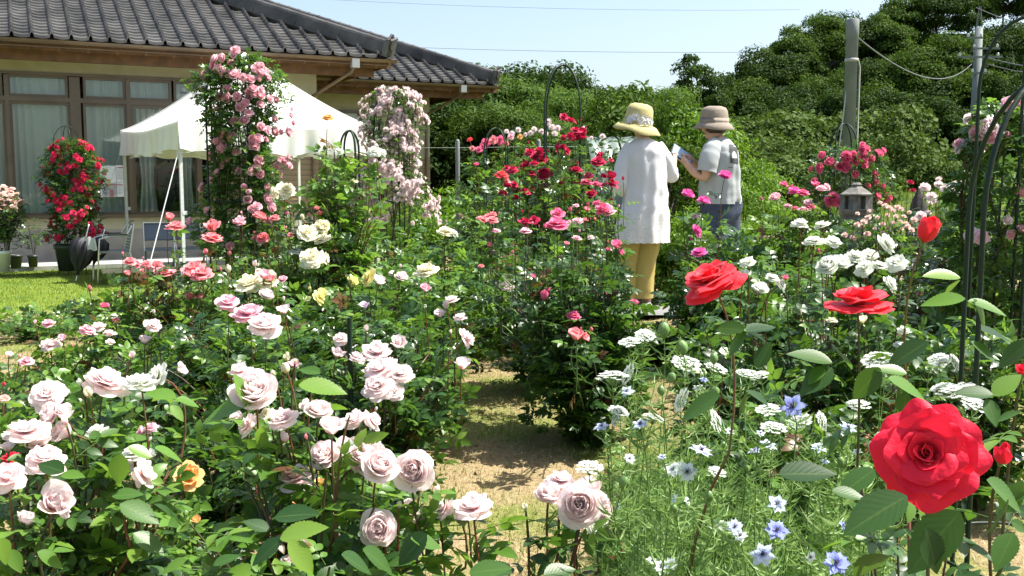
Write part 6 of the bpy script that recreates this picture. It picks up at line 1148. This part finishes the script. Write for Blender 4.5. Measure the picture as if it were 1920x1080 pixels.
# ================================================================== FEATHERY FLOWER PATCH (right foreground)
def feathery(label, px, Y, seed, flowers, group=None, n_st=9, hgt=.42, rad=.12, nthread=420, name='love_in_a_mist', lean=0):
    g = np.random.default_rng(seed); x = BX(px, Y); zb = float(H(x, Y)) + float(mounds(np.array(x), np.array(Y))); org = np.array([x, Y, zb]); root = thing(name, label, 'flower plant', tuple(org), 0, group)
    cm = MB(); P_ = []; tips = []
    for (fx, fy, d, ty, pa, fc, yy) in flowers:
        d = d * (.78 if ty == 'nigella' else 1.0); fc = g.choice(['u', 'v', 'v', 's']) if ty == 'umbel' else fc
        pos = np.array(P(fx, fy, yy)); tc = None; at, ax = add_bloom(root, org, g, pos, d * PXM(yy), ty, pa, fc, 1 if d > 26 else 0)
        tips.append((at - org, ax))
    for i in range(n_st):
        a = g.uniform(0, 6.28); rr = rad * g.uniform(.3, 1.2); tips.append((np.array([rr * math.cos(a), rr * math.sin(a), hgt * g.uniform(.55, 1.0)]), np.array([0, 0, 1.])))
    for e, ax in tips:
        p0 = np.array([g.normal(0, rad * .3), g.normal(0, rad * .3), -.02]); p1 = np.array([e[0] * .6, e[1] * .6, e[2] * .5]) + g.normal(0, .012, 3); q = np.concatenate([bez(p0, p1, e - ax * .05, np.linspace(0, 1, 7)), [e]])
        cm.tube(q, np.linspace(.0016, .0009, 8), 4, cap=False)
        for tt in g.uniform(.2, 1, max(4, nthread // (4 * len(tips)))): P_.append(q[min(6, int(tt * 7))] + (q[min(7, int(tt * 7) + 1)] - q[min(6, int(tt * 7))]) * (tt * 7 % 1))
    P_ = np.repeat(np.array(P_), 4, 0); n = len(P_); th = g.uniform(0, 6.28, n); L_ = g.uniform(.012, .042, n); d = np.stack([np.cos(th), np.sin(th), g.uniform(-.1, 1.0, n)], -1); d /= np.linalg.norm(d, axis=1)[:, None]
    s_ = np.cross(d, g.normal(0, 1, (n, 3))); s_ /= np.linalg.norm(s_, axis=1)[:, None]; w_ = .0012
    mid = P_ + d * L_[:, None] * .55 + np.array([0, 0, -.002]); tip = P_ + d * L_[:, None] + np.array([0, 0, 1.]) * (L_ * .15)[:, None]
    V = np.stack([P_ - s_ * w_ * .6, P_ + s_ * w_ * .6, mid + s_ * w_, tip, mid - s_ * w_], 1).reshape(-1, 3); Fq = (np.arange(n) * 5)[:, None] + np.array([[0, 1, 2, 3, 4]]); fm = MB(); fm.addq(V, Fq)
    cm.build('stems', M['stem_green'], root); fm.build('feathery_foliage', M['feather'], root, smooth=False); return root
g = np.random.default_rng(5)
NG = 'love in a mist plants in the right foreground'
nf = [('violet blue love in a mist flower with drooping petals right of centre', 1482, 1.7, [(1486, 762, 66, 'nigella', 'nig', 'o', 1.55), (1320, 712, 22, 'nigella', 'nig', 'u', 1.9)]),
      ('pale blue starry love in a mist with drooping petals beside the white ones', 1320, 1.6, [(1315, 845, 58, 'nigella', 'nigpale', 'v', 1.55), (1262, 880, 46, 'nigella', 'nigwhite', 'o', 1.6), (1288, 884, 52, 'nigella', 'nigwhite', 'c', 1.55), (1345, 885, 34, 'umbel', 'lace', 'u', 1.7)]),
      ('blue love in a mist pair low in the right foreground', 1450, 1.25, [(1457, 945, 50, 'nigella', 'nigpale', 'o', 1.2), (1457, 994, 58, 'nigella', 'nig', 'o', 1.15), (1378, 988, 44, 'nigella', 'nigpale', 'o', 1.25), (1388, 1005, 40, 'nigella', 'nigwhite', 'u', 1.25)]),
      ('light blue love in a mist nodding at the bottom right of centre', 1420, 1.15, [(1430, 1040, 66, 'nigella', 'nigpale', 'o', 1.1), (1522, 1045, 40, 'nigella', 'nigwhite', 'l', 1.15)]),
      ('deep blue love in a mist at the bottom edge beneath the dark leaf', 1560, 1.1, [(1568, 1056, 66, 'nigella', 'nig', 'o', 1.05), (1580, 985, 26, 'nigella', 'nig', 'r', 1.2)]),
      ('white love in a mist at the bottom edge beside the straw path', 1235, 1.5, [(1240, 1062, 44, 'nigella', 'nigwhite', 'o', 1.4), (1258, 1058, 34, 'nigella', 'nigwhite', 'c', 1.4), (1222, 1052, 30, 'nigella', 'nigwhite', 'u', 1.42), (1288, 940, 26, 'nigella', 'nigwhite', 'r', 1.5), (1265, 935, 26, 'nigella', 'nigpale', 'l', 1.5), (1160, 950, 20, 'nigella', 'nigpale', 's', 1.6)]),
      ('love in a mist with light blue flowers left of the big red rose', 1540, 1.75, [(1590, 802, 44, 'nigella', 'nigpale', 'u', 1.7), (1535, 840, 40, 'nigella', 'nigpale', 'u', 1.65), (1440, 835, 44, 'nigella', 'nigpale', 'u', 1.6), (1415, 845, 34, 'nigella', 'nigpale', 'u', 1.6)]),
      ('love in a mist in fat green pods above the lace flowers', 1260, 2.0, [(1245, 618, 30, 'pod', 'lace', 'v', 1.9), (1279, 652, 30, 'pod', 'lace', 'v', 1.9), (1240, 732, 20, 'pod', 'lace', 'v', 1.8), (1259, 708, 22, 'pod', 'lace', 'v', 1.85), (1338, 672, 22, 'pod', 'lace', 'v', 2.0), (1170, 905, 28, 'pod', 'lace', 'v', 1.5), (1340, 735, 24, 'pod', 'lace', 'v', 1.8), (1330, 930, 22, 'pod', 'lace', 'v', 1.45)]),
      ('pale blue love in a mist tangled at the left of the flower patch', 1190, 1.9, [(1128, 800, 40, 'nigella', 'nigpale', 'u', 1.9), (1200, 796, 44, 'nigella', 'nigpale', 'u', 1.85), (1175, 735, 40, 'nigella', 'nigpale', 'u', 2.0), (1310, 728, 30, 'nigella', 'nigwhite', 'u', 2.0), (1180, 860, 30, 'nigella', 'nigwhite', 'o', 1.7)])]
for i, (l_, px, Y, fl) in enumerate(nf): feathery(l_, px, Y, 300 + i, fl, NG, n_st=20, nthread=3000, rad=.14 if px > 1260 else .085, hgt=.42)
lf = [('white lace flower with an arched umbel in front of the dark leaved bush', 1150, 2.0, [(1148, 708, 60, 2.0), (1178, 703, 44, 2.05)]), ('white lace flower heads nearest the woman in white', 1190, 2.6, [(1180, 643, 40, 2.4), (1210, 630, 40, 2.5)]), ('domed white lace flower above the green pods', 1290, 2.1, [(1286, 682, 56, 2.0), (1342, 691, 44, 2.1)]),
      ('white lace flowers at the centre of the feathery patch', 1290, 1.9, [(1278, 752, 50, 1.8), (1340, 790, 44, 1.8), (1225, 785, 42, 1.85)]), ('lace flowers low beside the dark bush', 1160, 1.9, [(1160, 772, 40, 1.9), (1155, 785, 30, 1.9), (1105, 878, 50, 1.75)]),
      ('white lace flowers behind the violet blue flower', 1440, 2.1, [(1440, 770, 46, 2.0), (1450, 803, 50, 1.8), (1410, 700, 30, 2.3), (1500, 790, 44, 2.0)]), ('white lace flowers behind the big red bloom', 1680, 2.3, [(1645, 675, 60, 2.3), (1655, 695, 50, 2.2), (1760, 675, 40, 2.3), (1790, 680, 34, 2.3), (1800, 735, 66, 2.0), (1770, 730, 46, 2.0), (1830, 760, 50, 1.9), (1700, 650, 30, 2.4)]),
      ('small white lace flowers under the salmon bloom', 1370, 2.4, [(1362, 625, 40, 2.4), (1425, 705, 36, 2.2), (1395, 700, 30, 2.2)]), ('white lace flowers at the left of the salmon rose stem', 1590, 2.2, [(1610, 760, 44, 2.1), (1540, 790, 40, 2.0), (1620, 720, 34, 2.2)])]
for i, (l_, px, Y, fl) in enumerate(lf): feathery(l_, px, Y, 320 + i, [(a, b, c * .98, 'umbel', 'lace', 'v', yy) for a, b, c, yy in fl], 'white lace flowers', n_st=8, nthread=900, rad=.10, hgt=.42, name='lace_flower')
for i in range(12):
    px = 1240 + (i * 137) % 380; Y = 1.35 + (i * .37) % 1.3
    feathery('feathery green love in a mist stems not in flower in the right foreground patch', px, Y, 340 + i, [(px + g.uniform(-40, 40), 760 + g.uniform(0, 240), 18, 'pod', 'lace', 'v', Y), (px + g.uniform(-50, 50), 800 + g.uniform(0, 200), 24, 'nigella', ('nigpale', 'nigwhite')[i % 2], 'u', Y)], 'feathery plants filling the patch', n_st=24, nthread=3200, rad=.16, hgt=.40)
# ================================================================== PEOPLE
def skin_obj(name, chains, mat, parent, sub=2):
    """chains: list of lists of (x,y,z,r); the first chain starts at the pelvis; later chains start with an index tuple (chain, k)"""
    vs, es, rs, idx = [], [], [], {}
    for ci, ch in enumerate(chains):
        prev = None
        for k, q in enumerate(ch):
            if len(q) == 2: prev = idx[q]; continue
            vs.append(q[:3]); rs.append(q[3]); idx[(ci, k)] = len(vs) - 1
            if prev is not None: es.append((prev, len(vs) - 1))
            prev = len(vs) - 1
    me = bpy.data.meshes.new(name); me.from_pydata(vs, es, []); o = bpy.data.objects.new(name, me); COL.objects.link(o)
    sm = o.modifiers.new('skin', 'SKIN'); sm.use_smooth_shade = True
    for i, r in enumerate(rs): v = me.skin_vertices[0].data[i]; v.radius = (r, r) if not isinstance(r, tuple) else r; v.use_root = (i == 0)
    ss = o.modifiers.new('sub', 'SUBSURF'); ss.levels = sub; ss.render_levels = sub
    bpy.context.view_layer.update(); dg = bpy.context.evaluated_depsgraph_get(); m2 = bpy.data.meshes.new_from_object(o.evaluated_get(dg)); bpy.data.objects.remove(o)
    m2.materials.clear(); m2.materials.append(mat); m2.polygons.foreach_set('use_smooth', np.full(len(m2.polygons), True)); return link(name, m2, parent)
def loft(rings, n=40, fold=0.0, folds=9, seed=0):
    """rings: (cx, cy, cz, rx, ry)"""
    g = np.random.default_rng(seed); th = np.linspace(0, 2 * math.pi, n, endpoint=False); p = g.uniform(0, 6, 3); rows = []
    R_ = np.array(rings, float); t = np.linspace(0, 1, len(R_)); tt = np.linspace(0, 1, len(R_) * 4); R_ = np.stack([np.interp(tt, t, R_[:, k]) for k in range(5)], -1)
    for q, (cx, cy, cz, rx, ry) in zip(tt, R_):
        q0 = math.sin(math.pi * q)
        k = 1 + fold * (q + .25) * (np.sin(th * folds + p[0] + 2.2 * q + .8 * np.sin(th * 2 + q * 5)) * .6 + .4 * np.sin(th * (folds * 2 - 3) + p[1])) + .012 * np.sin(th * 4 + cz * 30 + p[2]) + .010 * np.sin(th * 9 - cz * 47 + p[0]) + .02 * q0 * np.sin(th * 3 + cz * 60 * np.sin(cz * 3))
        rows.append(np.stack([cx + rx * k * np.cos(th), cy + ry * k * np.sin(th), np.full(n, cz)], -1))
    V = np.array(rows); V = np.concatenate([V, V[:, :1]], 1); return V
M['skin'] = mat_noise('skin', (0.50, 0.29, 0.19), (0.58, 0.36, 0.25), scale=12, rough=0.55)
M['hair'] = plain('dark hair', (0.03, 0.022, 0.018), rough=0.5)
def cloth(name, c, tr=0.15, rough=.9):
    m = leaf_mat(name, [(0, tuple(x * .97 for x in c)), (1, c)], trans=c, mixf=tr, rough=rough); return m
M['tunic'] = cloth('white cotton', (0.78, 0.79, 0.81), .2)
M['tee'] = cloth('grey cotton', (0.42, 0.45, 0.45), .1); M['jeans'] = mat_noise('indigo denim', (0.03, 0.04, 0.07), (0.06, 0.08, 0.13), scale=40, rough=.9)
M['olive'] = cloth('mustard trousers', (0.42, 0.33, 0.09), .08); M['hat_y'] = mat_noise('yellow straw hat', (0.42, 0.37, 0.15), (0.54, 0.48, 0.22), scale=90, rough=.85, bump=.4)
M['hat_t'] = mat_noise('taupe felt hat', (0.21, 0.175, 0.135), (0.28, 0.235, 0.185), scale=60, rough=.9, bump=.2)
def lace():
    m, t, b = newmat('eyelet lace'); out = t.nodes['Material Output']; tc = N(t, 'ShaderNodeTexCoord'); vo = N(t, 'ShaderNodeTexVoronoi'); vo.inputs['Scale'].default_value = 60; t.links.new(tc.outputs['Object'], vo.inputs[0])
    r = ramp(t, [(0.15, (.55, .55, .55)), (0.32, (.90, .90, .90))]); t.links.new(vo.outputs[0], r.inputs[0]); b.inputs['Base Color'].default_value = (.72, .72, .70, 1); b.inputs['Roughness'].default_value = .9
    tr = N(t, 'ShaderNodeBsdfTransparent'); mix = N(t, 'ShaderNodeMixShader'); t.links.new(r.outputs[0], mix.inputs[0]); t.links.new(tr.outputs[0], mix.inputs[1]); t.links.new(b.outputs[0], mix.inputs[2]); t.links.new(mix.outputs[0], out.inputs[0]); return m
M['lace'] = lace()
# ---- woman in white, seen from behind, turned a little to the right (local: +y away from the viewer)
WY = 7.75; wx = BX(1200, WY); wz = Hf(wx, WY); wz = P(1200, 583, WY).z
wo_ = thing('person', 'person in long white tunic, mustard trousers and yellow sun hat with lace flowers', 'person', (wx, WY, wz))
def wl(px, py, dy=0.0): p = P(px, py, WY + dy); return (p.x - wx, dy, p.z - wz)
sh = wl(1205, 275); 
def J(px, py, dy, r): return (*wl(px, py, dy), r)
skin_obj('body', [
    [J(1200, 430, 0, .13), J(1202, 390, 0, .115), J(1205, 350, 0, .12), J(1207, 305, 0, .13), J(1207, 278, .0, .075), J(1206, 264, .01, .050), J(1204, 250, .02, .055), J(1200, 232, .03, .085), J(1198, 215, .03, .088), J(1198, 205, .03, .06)],
    [(0, 0), J(1184, 440, 0, .085), J(1180, 500, -.01, .060), J(1176, 545, .02, .042), J(1172, 572, .05, .036), J(1170, 580, .0, .03), J(1166, 583, -.09, .022)],
    [(0, 0), J(1216, 440, 0, .085), J(1216, 500, .02, .060), J(1214, 545, .03, .042), J(1212, 570, .04, .036), J(1213, 579, .0, .03), J(1216, 582, -.09, .022)],
    [(0, 4), J(1185, 288, 0, .040), J(1170, 315, -.01, .040), J(1166, 350, -.01, .036), J(1178, 357, .14, .030), J(1188, 352, .24, .024), J(1190, 350, .29, .026), J(1191, 349, .33, .018)],
    [(0, 4), J(1229, 288, 0, .040), J(1250, 315, .02, .040), J(1260, 335, .06, .038), J(1262, 315, .18, .030), J(1264, 300, .26, .024), J(1265, 294, .31, .026), J(1266, 290, .35, .018)],
    [(3, 6), J(1193, 350, .34, .009), J(1195, 351, .38, .008)], [(3, 6), J(1190, 352, .35, .009), J(1190, 354, .39, .008)], [(3, 6), J(1187, 351, .34, .009), J(1184, 352, .37, .008)],
    [(4, 6), J(1268, 291, .36, .009), J(1271, 290, .39, .008)], [(4, 6), J(1266, 288, .37, .009), J(1267, 286, .41, .008)], [(4, 6), J(1263, 289, .36, .009), J(1262, 288, .40, .008)]], M['skin'], wo_)
def R5(pxl, pxr, py, dep, dy=0.0):
    a = wl(pxl, py); b = wl(pxr, py); return ((a[0] + b[0]) / 2, dy, a[2], (b[0] - a[0]) / 2, dep)
_cut = 31
mb = MB(); mb.grid(loft([R5(1194, 1217, 258, .05), R5(1187, 1227, 263, .085), R5(1176, 1240, 272, .11), R5(1172, 1248, 285, .125), R5(1172, 1250, 310, .13), R5(1173, 1251, 345, .13), R5(1168, 1252, 380, .14), R5(1160, 1254, 402, .15), R5(1155, 1254, 425, .16), R5(1151, 1254, 455, .17)], 96, .055, 8, 1)[:_cut]); 
for (p, sd) in (((1179, 280, 0), 3), ((1235, 280, 0), 4)):
    pass
tn = mb.build('tunic', M['tunic'], wo_)
def sleeve(pts, name, mat, parent, fold=.04):
    mb = MB(); P_ = np.array([q[:3] for q in pts]); r = np.array([q[3] for q in pts]); t = np.linspace(0, 1, len(pts)); tt = np.linspace(0, 1, 22); Q = np.stack([np.interp(tt, t, P_[:, k]) for k in range(3)], -1); rr = np.interp(tt, t, r) * (1 + fold * np.sin(tt * 26) + fold * .5 * np.sin(tt * 61))
    for it in range(2): Q[1:-1] = (Q[:-2] + Q[1:-1] * 2 + Q[2:]) / 4
    mb.tube(Q, rr, 20, cap=False); return mb.build(name, mat, parent)
sleeve([J(1186, 272, 0, .052), J(1176, 290, 0, .066), J(1168, 315, -.005, .066), J(1163, 338, -.01, .070), J(1166, 352, .0, .068), J(1174, 358, .08, .052), J(1180, 356, .14, .036)], 'sleeve', M['tunic'], wo_)
sleeve([J(1230, 272, 0, .052), J(1242, 290, 0, .062), J(1253, 312, .02, .060), J(1258, 330, .05, .060), J(1260, 330, .10, .052), J(1262, 318, .17, .038)], 'sleeve', M['tunic'], wo_)
V = loft([R5(1194, 1217, 258, .05), R5(1187, 1227, 263, .085), R5(1176, 1240, 272, .11), R5(1172, 1248, 285, .125), R5(1172, 1250, 310, .13), R5(1173, 1251, 345, .13), R5(1168, 1252, 380, .14), R5(1160, 1254, 402, .15), R5(1155, 1254, 425, .16), R5(1151, 1254, 455, .17)], 96, .055, 8, 1)[_cut - 1:]; nr, nc = V.shape[:2]; V[-3:, :, 2] += (np.array([.2, .6, 1.0])[:, None] * .006 * np.abs(np.sin(np.arange(nc) * math.pi / 4))[None])
mb = MB(); mb.grid(V); mb.build('lace_hem', M['lace'], wo_)
mb = MB(); mb.grid(loft([R5(1160, 1207, 400, .10), R5(1157, 1206, 450, .10), R5(1155, 1196, 500, .09), R5(1154, 1196, 540, .09), R5(1155, 1197, 558, .09)], 40, .03, 6, 3)); mb.grid(loft([R5(1198, 1244, 400, .10, .01), R5(1192, 1240, 450, .10, .01), R5(1184, 1228, 500, .09, .01), R5(1182, 1226, 540, .09, .01), R5(1180, 1226, 558, .09, .01)], 40, .03, 6, 4)); mb.build('trousers', M['olive'], wo_)
for (a, sd) in ((1168, 0), (1214, 1)):
    mb = MB(); c = wl(a, 581); mb.box((c[0], -.03, .012), (.075, .24, .022)); n = 16
    rows = [[(c[0] + w_ * math.cos(t), y_, .02 + h_ * math.sin(t)) for t in np.linspace(0, math.pi, n)] for y_, w_, h_ in ((-.14, .012, .02), (-.12, .032, .03), (-.06, .037, .05), (.0, .036, .06), (.06, .035, .075), (.085, .025, .07), (.092, .01, .05))]
    mb.grid(np.array(rows)); mb.build('shoe', plain('white shoe', (.6, .6, .6)), wo_)
def hat(parent, c, rxy, crown_h, brim_r, mat, tilt, az, name='hat', wav=.012, brim_drop=.05):
    mb = MB(); k = rxy
    prof = [(0.001, crown_h), (k * .45, crown_h * .99), (k * .78, crown_h * .90), (k * .93, crown_h * .70), (k * 1.0, crown_h * .35), (k * 1.05, 0.0), (k * 1.12, -.008), (k + (brim_r - k) * .55, -brim_drop * .35), (brim_r, -brim_drop), (brim_r - .002, -brim_drop - .004), (k + (brim_r - k) * .5, -brim_drop * .35 - .006), (k * 1.03, -.006), (k * .98, .02), (k * .9, crown_h * .7), (k * .4, crown_h * .95), (.001, crown_h * .96)]
    pr = np.array(prof)
    def fn(v, th):
        e = np.clip((np.hypot(v[..., 0], v[..., 1]) - k * 1.06) / (brim_r - k * 1.06), 0, 1); v[..., 2] += e * (wav * np.sin(th * 2 + .8)[None] + wav * .5 * np.sin(th * 5)[None]); return v
    mb.lathe(prof, 56, fn=fn); o = mb.build(name, mat, parent, loc=c); o.rotation_euler = (R(tilt[0]), R(tilt[1]), R(az)); 
    bb = MB(); bb.lathe([(k * 1.062, .004), (k * 1.05, .03), (k * 1.055, .034), (k * 1.067, .003)], 56); bb.build('hat_band', mat, o); return o
hc = wl(1196, 231, .03); hw = hat(wo_, hc, .108, wl(1196, 193)[2] - hc[2], .188, M['hat_y'], (8, 8), 10, wav=.010, brim_drop=.06)
g = np.random.default_rng(8); mb = MB()
for i in range(46):
    a = g.uniform(-2.5, -.9); zf = g.uniform(.0, .075) * (1 - abs(a + 1.75) * .5); r_ = .118 + .01 * g.random(); c = np.array([r_ * math.cos(a), r_ * math.sin(a), zf]); u = np.array([math.cos(a), math.sin(a), .2]); s_ = np.cross(u, [0, 0, 1]); v_ = np.cross(s_, u)
    for q in range(5): b_ = q * 1.2566 + g.uniform(0, 1); d_ = s_ * math.cos(b_) + v_ * math.sin(b_); e_ = s_ * math.cos(b_ + .9) + v_ * math.sin(b_ + .9); mb.add([c, c + d_ * .012 + u * .004, c + (d_ + e_) * .012 + u * .008, c + e_ * .012 + u * .004], [(0, 1, 2, 3)])
mb.build('lace_flowers', plain('white lace trim', (.72, .72, .74)), hw, smooth=False)
# ---- person in grey, facing left and away, looking down at a tablet
MY = 8.3; mx = BX(1350, MY); mz = Hf(mx, MY) + .03
mo = thing('person', 'person in grey T-shirt, jeans and taupe sun hat tapping on a tablet', 'person', (mx, MY, mz))
def ml(px, py, dy=0.0): p = P(px, py, MY + dy); return (p.x - mx, dy, p.z - mz)
def K(px, py, dy, r): return (*ml(px, py, dy), r)
skin_obj('body', [
    [K(1352, 400, .02, .13), K(1353, 370, .02, .115), K(1354, 335, .02, .12), K(1352, 298, .01, .125), K(1349, 272, .01, .085), K(1344, 260, .02, .056), K(1338, 250, .03, .060), K(1334, 238, .04, .088), K(1336, 222, .04, .092), K(1338, 210, .04, .062)],
    [(0, 7), K(1319, 244, .06, .028), K(1317, 245, .065, .016)], [(0, 6), K(1326, 254, .06, .034), K(1322, 256, .07, .024)],
    [(0, 0), K(1342, 420, -.03, .09), K(1340, 480, -.03, .062), K(1341, 540, .0, .045), K(1342, 562, .02, .038), K(1336, 567, .06, .026)],
    [(0, 0), K(1364, 420, .06, .09), K(1366, 480, .06, .062), K(1368, 540, .09, .045), K(1369, 560, .10, .038), K(1362, 565, .15, .026)],
    [(0, 4), K(1335, 280, -.09, .052), K(1326, 305, -.13, .048), K(1322, 336, -.13, .043), K(1300, 322, -.07, .037), K(1286, 306, -.03, .026), K(1280, 299, -.01, .026), K(1277, 295, .0, .022)],
    [(0, 4), K(1352, 280, .13, .052), K(1338, 308, .17, .044), K(1322, 328, .15, .040), K(1306, 312, .10, .032), K(1298, 302, .06, .024), K(1294, 297, .04, .024), K(1291, 294, .03, .020)],
    [(5, 6), K(1275, 292, .02, .010), K(1273, 288, .05, .009), K(1273, 286, .07, .008)], [(5, 6), K(1273, 294, .015, .010), K(1269, 291, .045, .009), K(1269, 289, .065, .008)], [(5, 6), K(1272, 297, .01, .010), K(1267, 295, .04, .009), K(1266, 293, .06, .008)], [(5, 6), K(1273, 299, .005, .009), K(1268, 298, .03, .008), K(1267, 297, .05, .007)], [(5, 5), K(1282, 294, -.01, .011), K(1281, 289, -.005, .009), K(1279, 286, .0, .008)],
    [(6, 6), K(1288, 292, .02, .009), K(1284, 291, .01, .008), K(1283, 293, .005, .007)], [(6, 6), K(1289, 295, .02, .009), K(1286, 297, .01, .008), K(1286, 299, .005, .007)], [(6, 6), K(1291, 298, .02, .009), K(1289, 301, .01, .008), K(1290, 303, .01, .007)], [(6, 5), K(1292, 291, .03, .010), K(1288, 289, .02, .008)]], M['skin'], mo)
def Q5(pxl, pxr, py, dep, dy=0.02):
    a = ml(pxl, py); b = ml(pxr, py); return ((a[0] + b[0]) / 2, dy, a[2], (b[0] - a[0]) / 2, dep)
mb = MB(); mb.grid(loft([Q5(1337, 1360, 256, .06), Q5(1330, 1370, 263, .11), Q5(1322, 1379, 274, .15), Q5(1318, 1386, 292, .165), Q5(1315, 1388, 320, .16), Q5(1312, 1389, 350, .155), Q5(1311, 1391, 372, .16), Q5(1311, 1391, 382, .162)], 96, .04, 9, 5)); tee = mb.build('tee_shirt', M['tee'], mo)
sleeve([K(1341, 268, -.06, .058), K(1335, 280, -.10, .076), K(1329, 300, -.13, .082), K(1325, 322, -.135, .080)], 'sleeve', M['tee'], mo, .02)
sleeve([K(1354, 270, .10, .055), K(1346, 290, .15, .066), K(1338, 310, .165, .066)], 'sleeve', M['tee'], mo, .02)
# printed square with a pale quarter dome on the back of the shirt
mb = MB(); rows = []
cx_, dy0 = ml(1352, 300)[0], .02
from mathutils.bvhtree import BVHTree
_bv = BVHTree.FromPolygons([v.co for v in tee.data.vertices], [tuple(p.vertices) for p in tee.data.polygons])
def backpt(px, py, off=.008):
    """point just outside the back of the shirt"""
    a = ml(px, py, -.05); h = _bv.ray_cast(Vector((a[0], -1.0, a[2])), Vector((0, 1, 0)))
    if h[0] is None: h = _bv.find_nearest(Vector(a))
    n_ = h[1] if h[1].y < 0 else -h[1]; q = h[0] + n_ * off * .35; return tuple(q)
def patch_(pts_fn, mat, nu=8, nv=8, off=.008):
    rows = [[backpt(*pts_fn(u, v), off) for v in np.linspace(0, 1, nv)] for u in np.linspace(0, 1, nu)]; mb = MB(); mb.grid(np.array(rows)); return mb
patch_(lambda u, v: (1364.5 + u * 17.5, 271 + u * 1.5 + v * 35), None).build('shirt_print', plain('charcoal print', (0.05, 0.055, 0.055)), tee)
mb = patch_(lambda u, v: (1367.5 + u * 12, 297 - v * (3 + 10 * math.sin(math.pi * min(1, u * 1.05)) ** .7)), None, 12, 4, .011)
for k_ in range(3):
    a_ = [backpt(1371 + k_ * 3.4 + .1 * q, 294 - q * 2.2, .0125) for q in range(5)]
emb = mb.build('shirt_emblem', plain('pale print', (0.62, 0.64, 0.64)), tee)
patch_(lambda u, v: (1360 + u * 9, 313.5 + v * 1.2), None, 4, 2, .011).build('shirt_print', plain('small print', (0.16, 0.18, 0.18)), tee)
mb = MB(); mb.grid(loft([Q5(1314, 1392, 378, .155), Q5(1314, 1391, 400, .155), Q5(1316, 1364, 430, .12, -.03), Q5(1318, 1362, 490, .10, -.03), Q5(1320, 1362, 555, .09, 0)], 40, .02, 5, 7)); mb.grid(loft([Q5(1340, 1391, 395, .14, .05), Q5(1342, 1390, 430, .12, .06), Q5(1345, 1389, 490, .10, .07), Q5(1347, 1388, 553, .09, .10)], 40, .02, 5, 8)); mb.build('jeans', M['jeans'], mo)
for (a, d_) in ((1338, .03), (1366, .12)):
    mb = MB(); c = ml(a, 562); rows = [[(c[0] - y_ * .8 , d_ + w_ * math.cos(t) + y_ * .4, .01 + h_ * math.sin(t)) for t in np.linspace(-.3, math.pi + .3, 16)] for y_, w_, h_ in ((-.10, .01, .03), (-.08, .035, .07), (.0, .042, .075), (.08, .045, .05), (.14, .035, .035), (.17, .01, .02))]
    mb.grid(np.array(rows)); mb.build('shoe', plain('dark shoe', (.06, .06, .07)), mo)
hc = ml(1339, 229, .04); hat(mo, hc, .114, ml(1339, 198)[2] - hc[2], .168, M['hat_t'], (3, 1), 0, wav=.006, brim_drop=.055)
mb = MB(); c = ml(1341, 240, .03); n = 14
mb.lathe([(.07, -.045), (.092, -.01), (.094, .03), (.06, .05)], 24, c=(c[0] + .006, c[1] - .004, c[2])); hr = mb.build('hair', M['hair'], mo)
# tablet
tp = P(1279, 290, MY + .02); tb = thing('tablet', 'slim tablet with pale screen held up by the person in grey', 'tablet', tuple(tp)); tb.rotation_euler = (R(48), R(32), R(8))
mb = MB(); mb.box((0, 0, 0), (.20, .13, .008)); mb.build('casing', plain('dark casing', (.03, .03, .035), rough=.3), tb, smooth=False)
mb = MB(); mb.box((0, 0, .0052), (.185, .115, .002)); mb.build('screen', plain('screen', (.35, .50, .68), rough=.12), tb, smooth=False)  # pale blue base colour stands in for the reflected sky

# ---- dim figure standing inside the room behind the open window panel
uu = U(318, 2.4); bp_ = hp(uu, 2.4, 0.6); fp = thing('person', 'dim person in dark clothes standing indoors behind the window under the tent', 'person', tuple(bp_), HA)
skin_obj('body', [[(0, 0, .95, .13), (0, 0, 1.1, .12), (0, 0, 1.3, .14), (0, 0, 1.43, .08), (0, 0, 1.5, .05), (0, -.01, 1.56, .07), (0, -.01, 1.64, .085), (0, 0, 1.71, .06)], [(0, 0), (-.08, 0, .85, .09), (-.09, 0, .48, .06), (-.09, 0, .07, .04), (-.09, -.13, .03, .03)], [(0, 0), (.08, 0, .85, .09), (.09, 0, .48, .06), (.09, 0, .07, .04), (.09, -.13, .03, .03)],
    [(0, 3), (-.17, 0, 1.38, .055), (-.22, .0, 1.12, .042), (-.08, -.22, 1.2, .034), (-.03, -.27, 1.25, .03)], [(0, 3), (.17, 0, 1.38, .055), (.22, .0, 1.12, .042), (.08, -.22, 1.2, .034), (.03, -.27, 1.25, .03)]], M['skin'], fp)
mb = MB(); mb.grid(loft([(0, 0, 1.46, .07, .06), (0, 0, 1.42, .17, .1), (0, 0, 1.3, .21, .14), (0, 0, 1.1, .19, .14), (0, 0, .8, .2, .15)], 32, .03, 6, 9)); mb.grid(loft([(0, 0, .82, .19, .14), (0, 0, .45, .17, .12), (0, 0, .1, .15, .1)], 32, .03, 6, 9)); mb.build('clothes', plain('dark clothes', (.05, .05, .06)), fp)
mb = MB(); mb.lathe([(.088, 1.58), (.098, 1.66), (.07, 1.75), (.001, 1.775)], 20, c=(0, .012, 0)); mb.build('hair', M['hair'], fp)
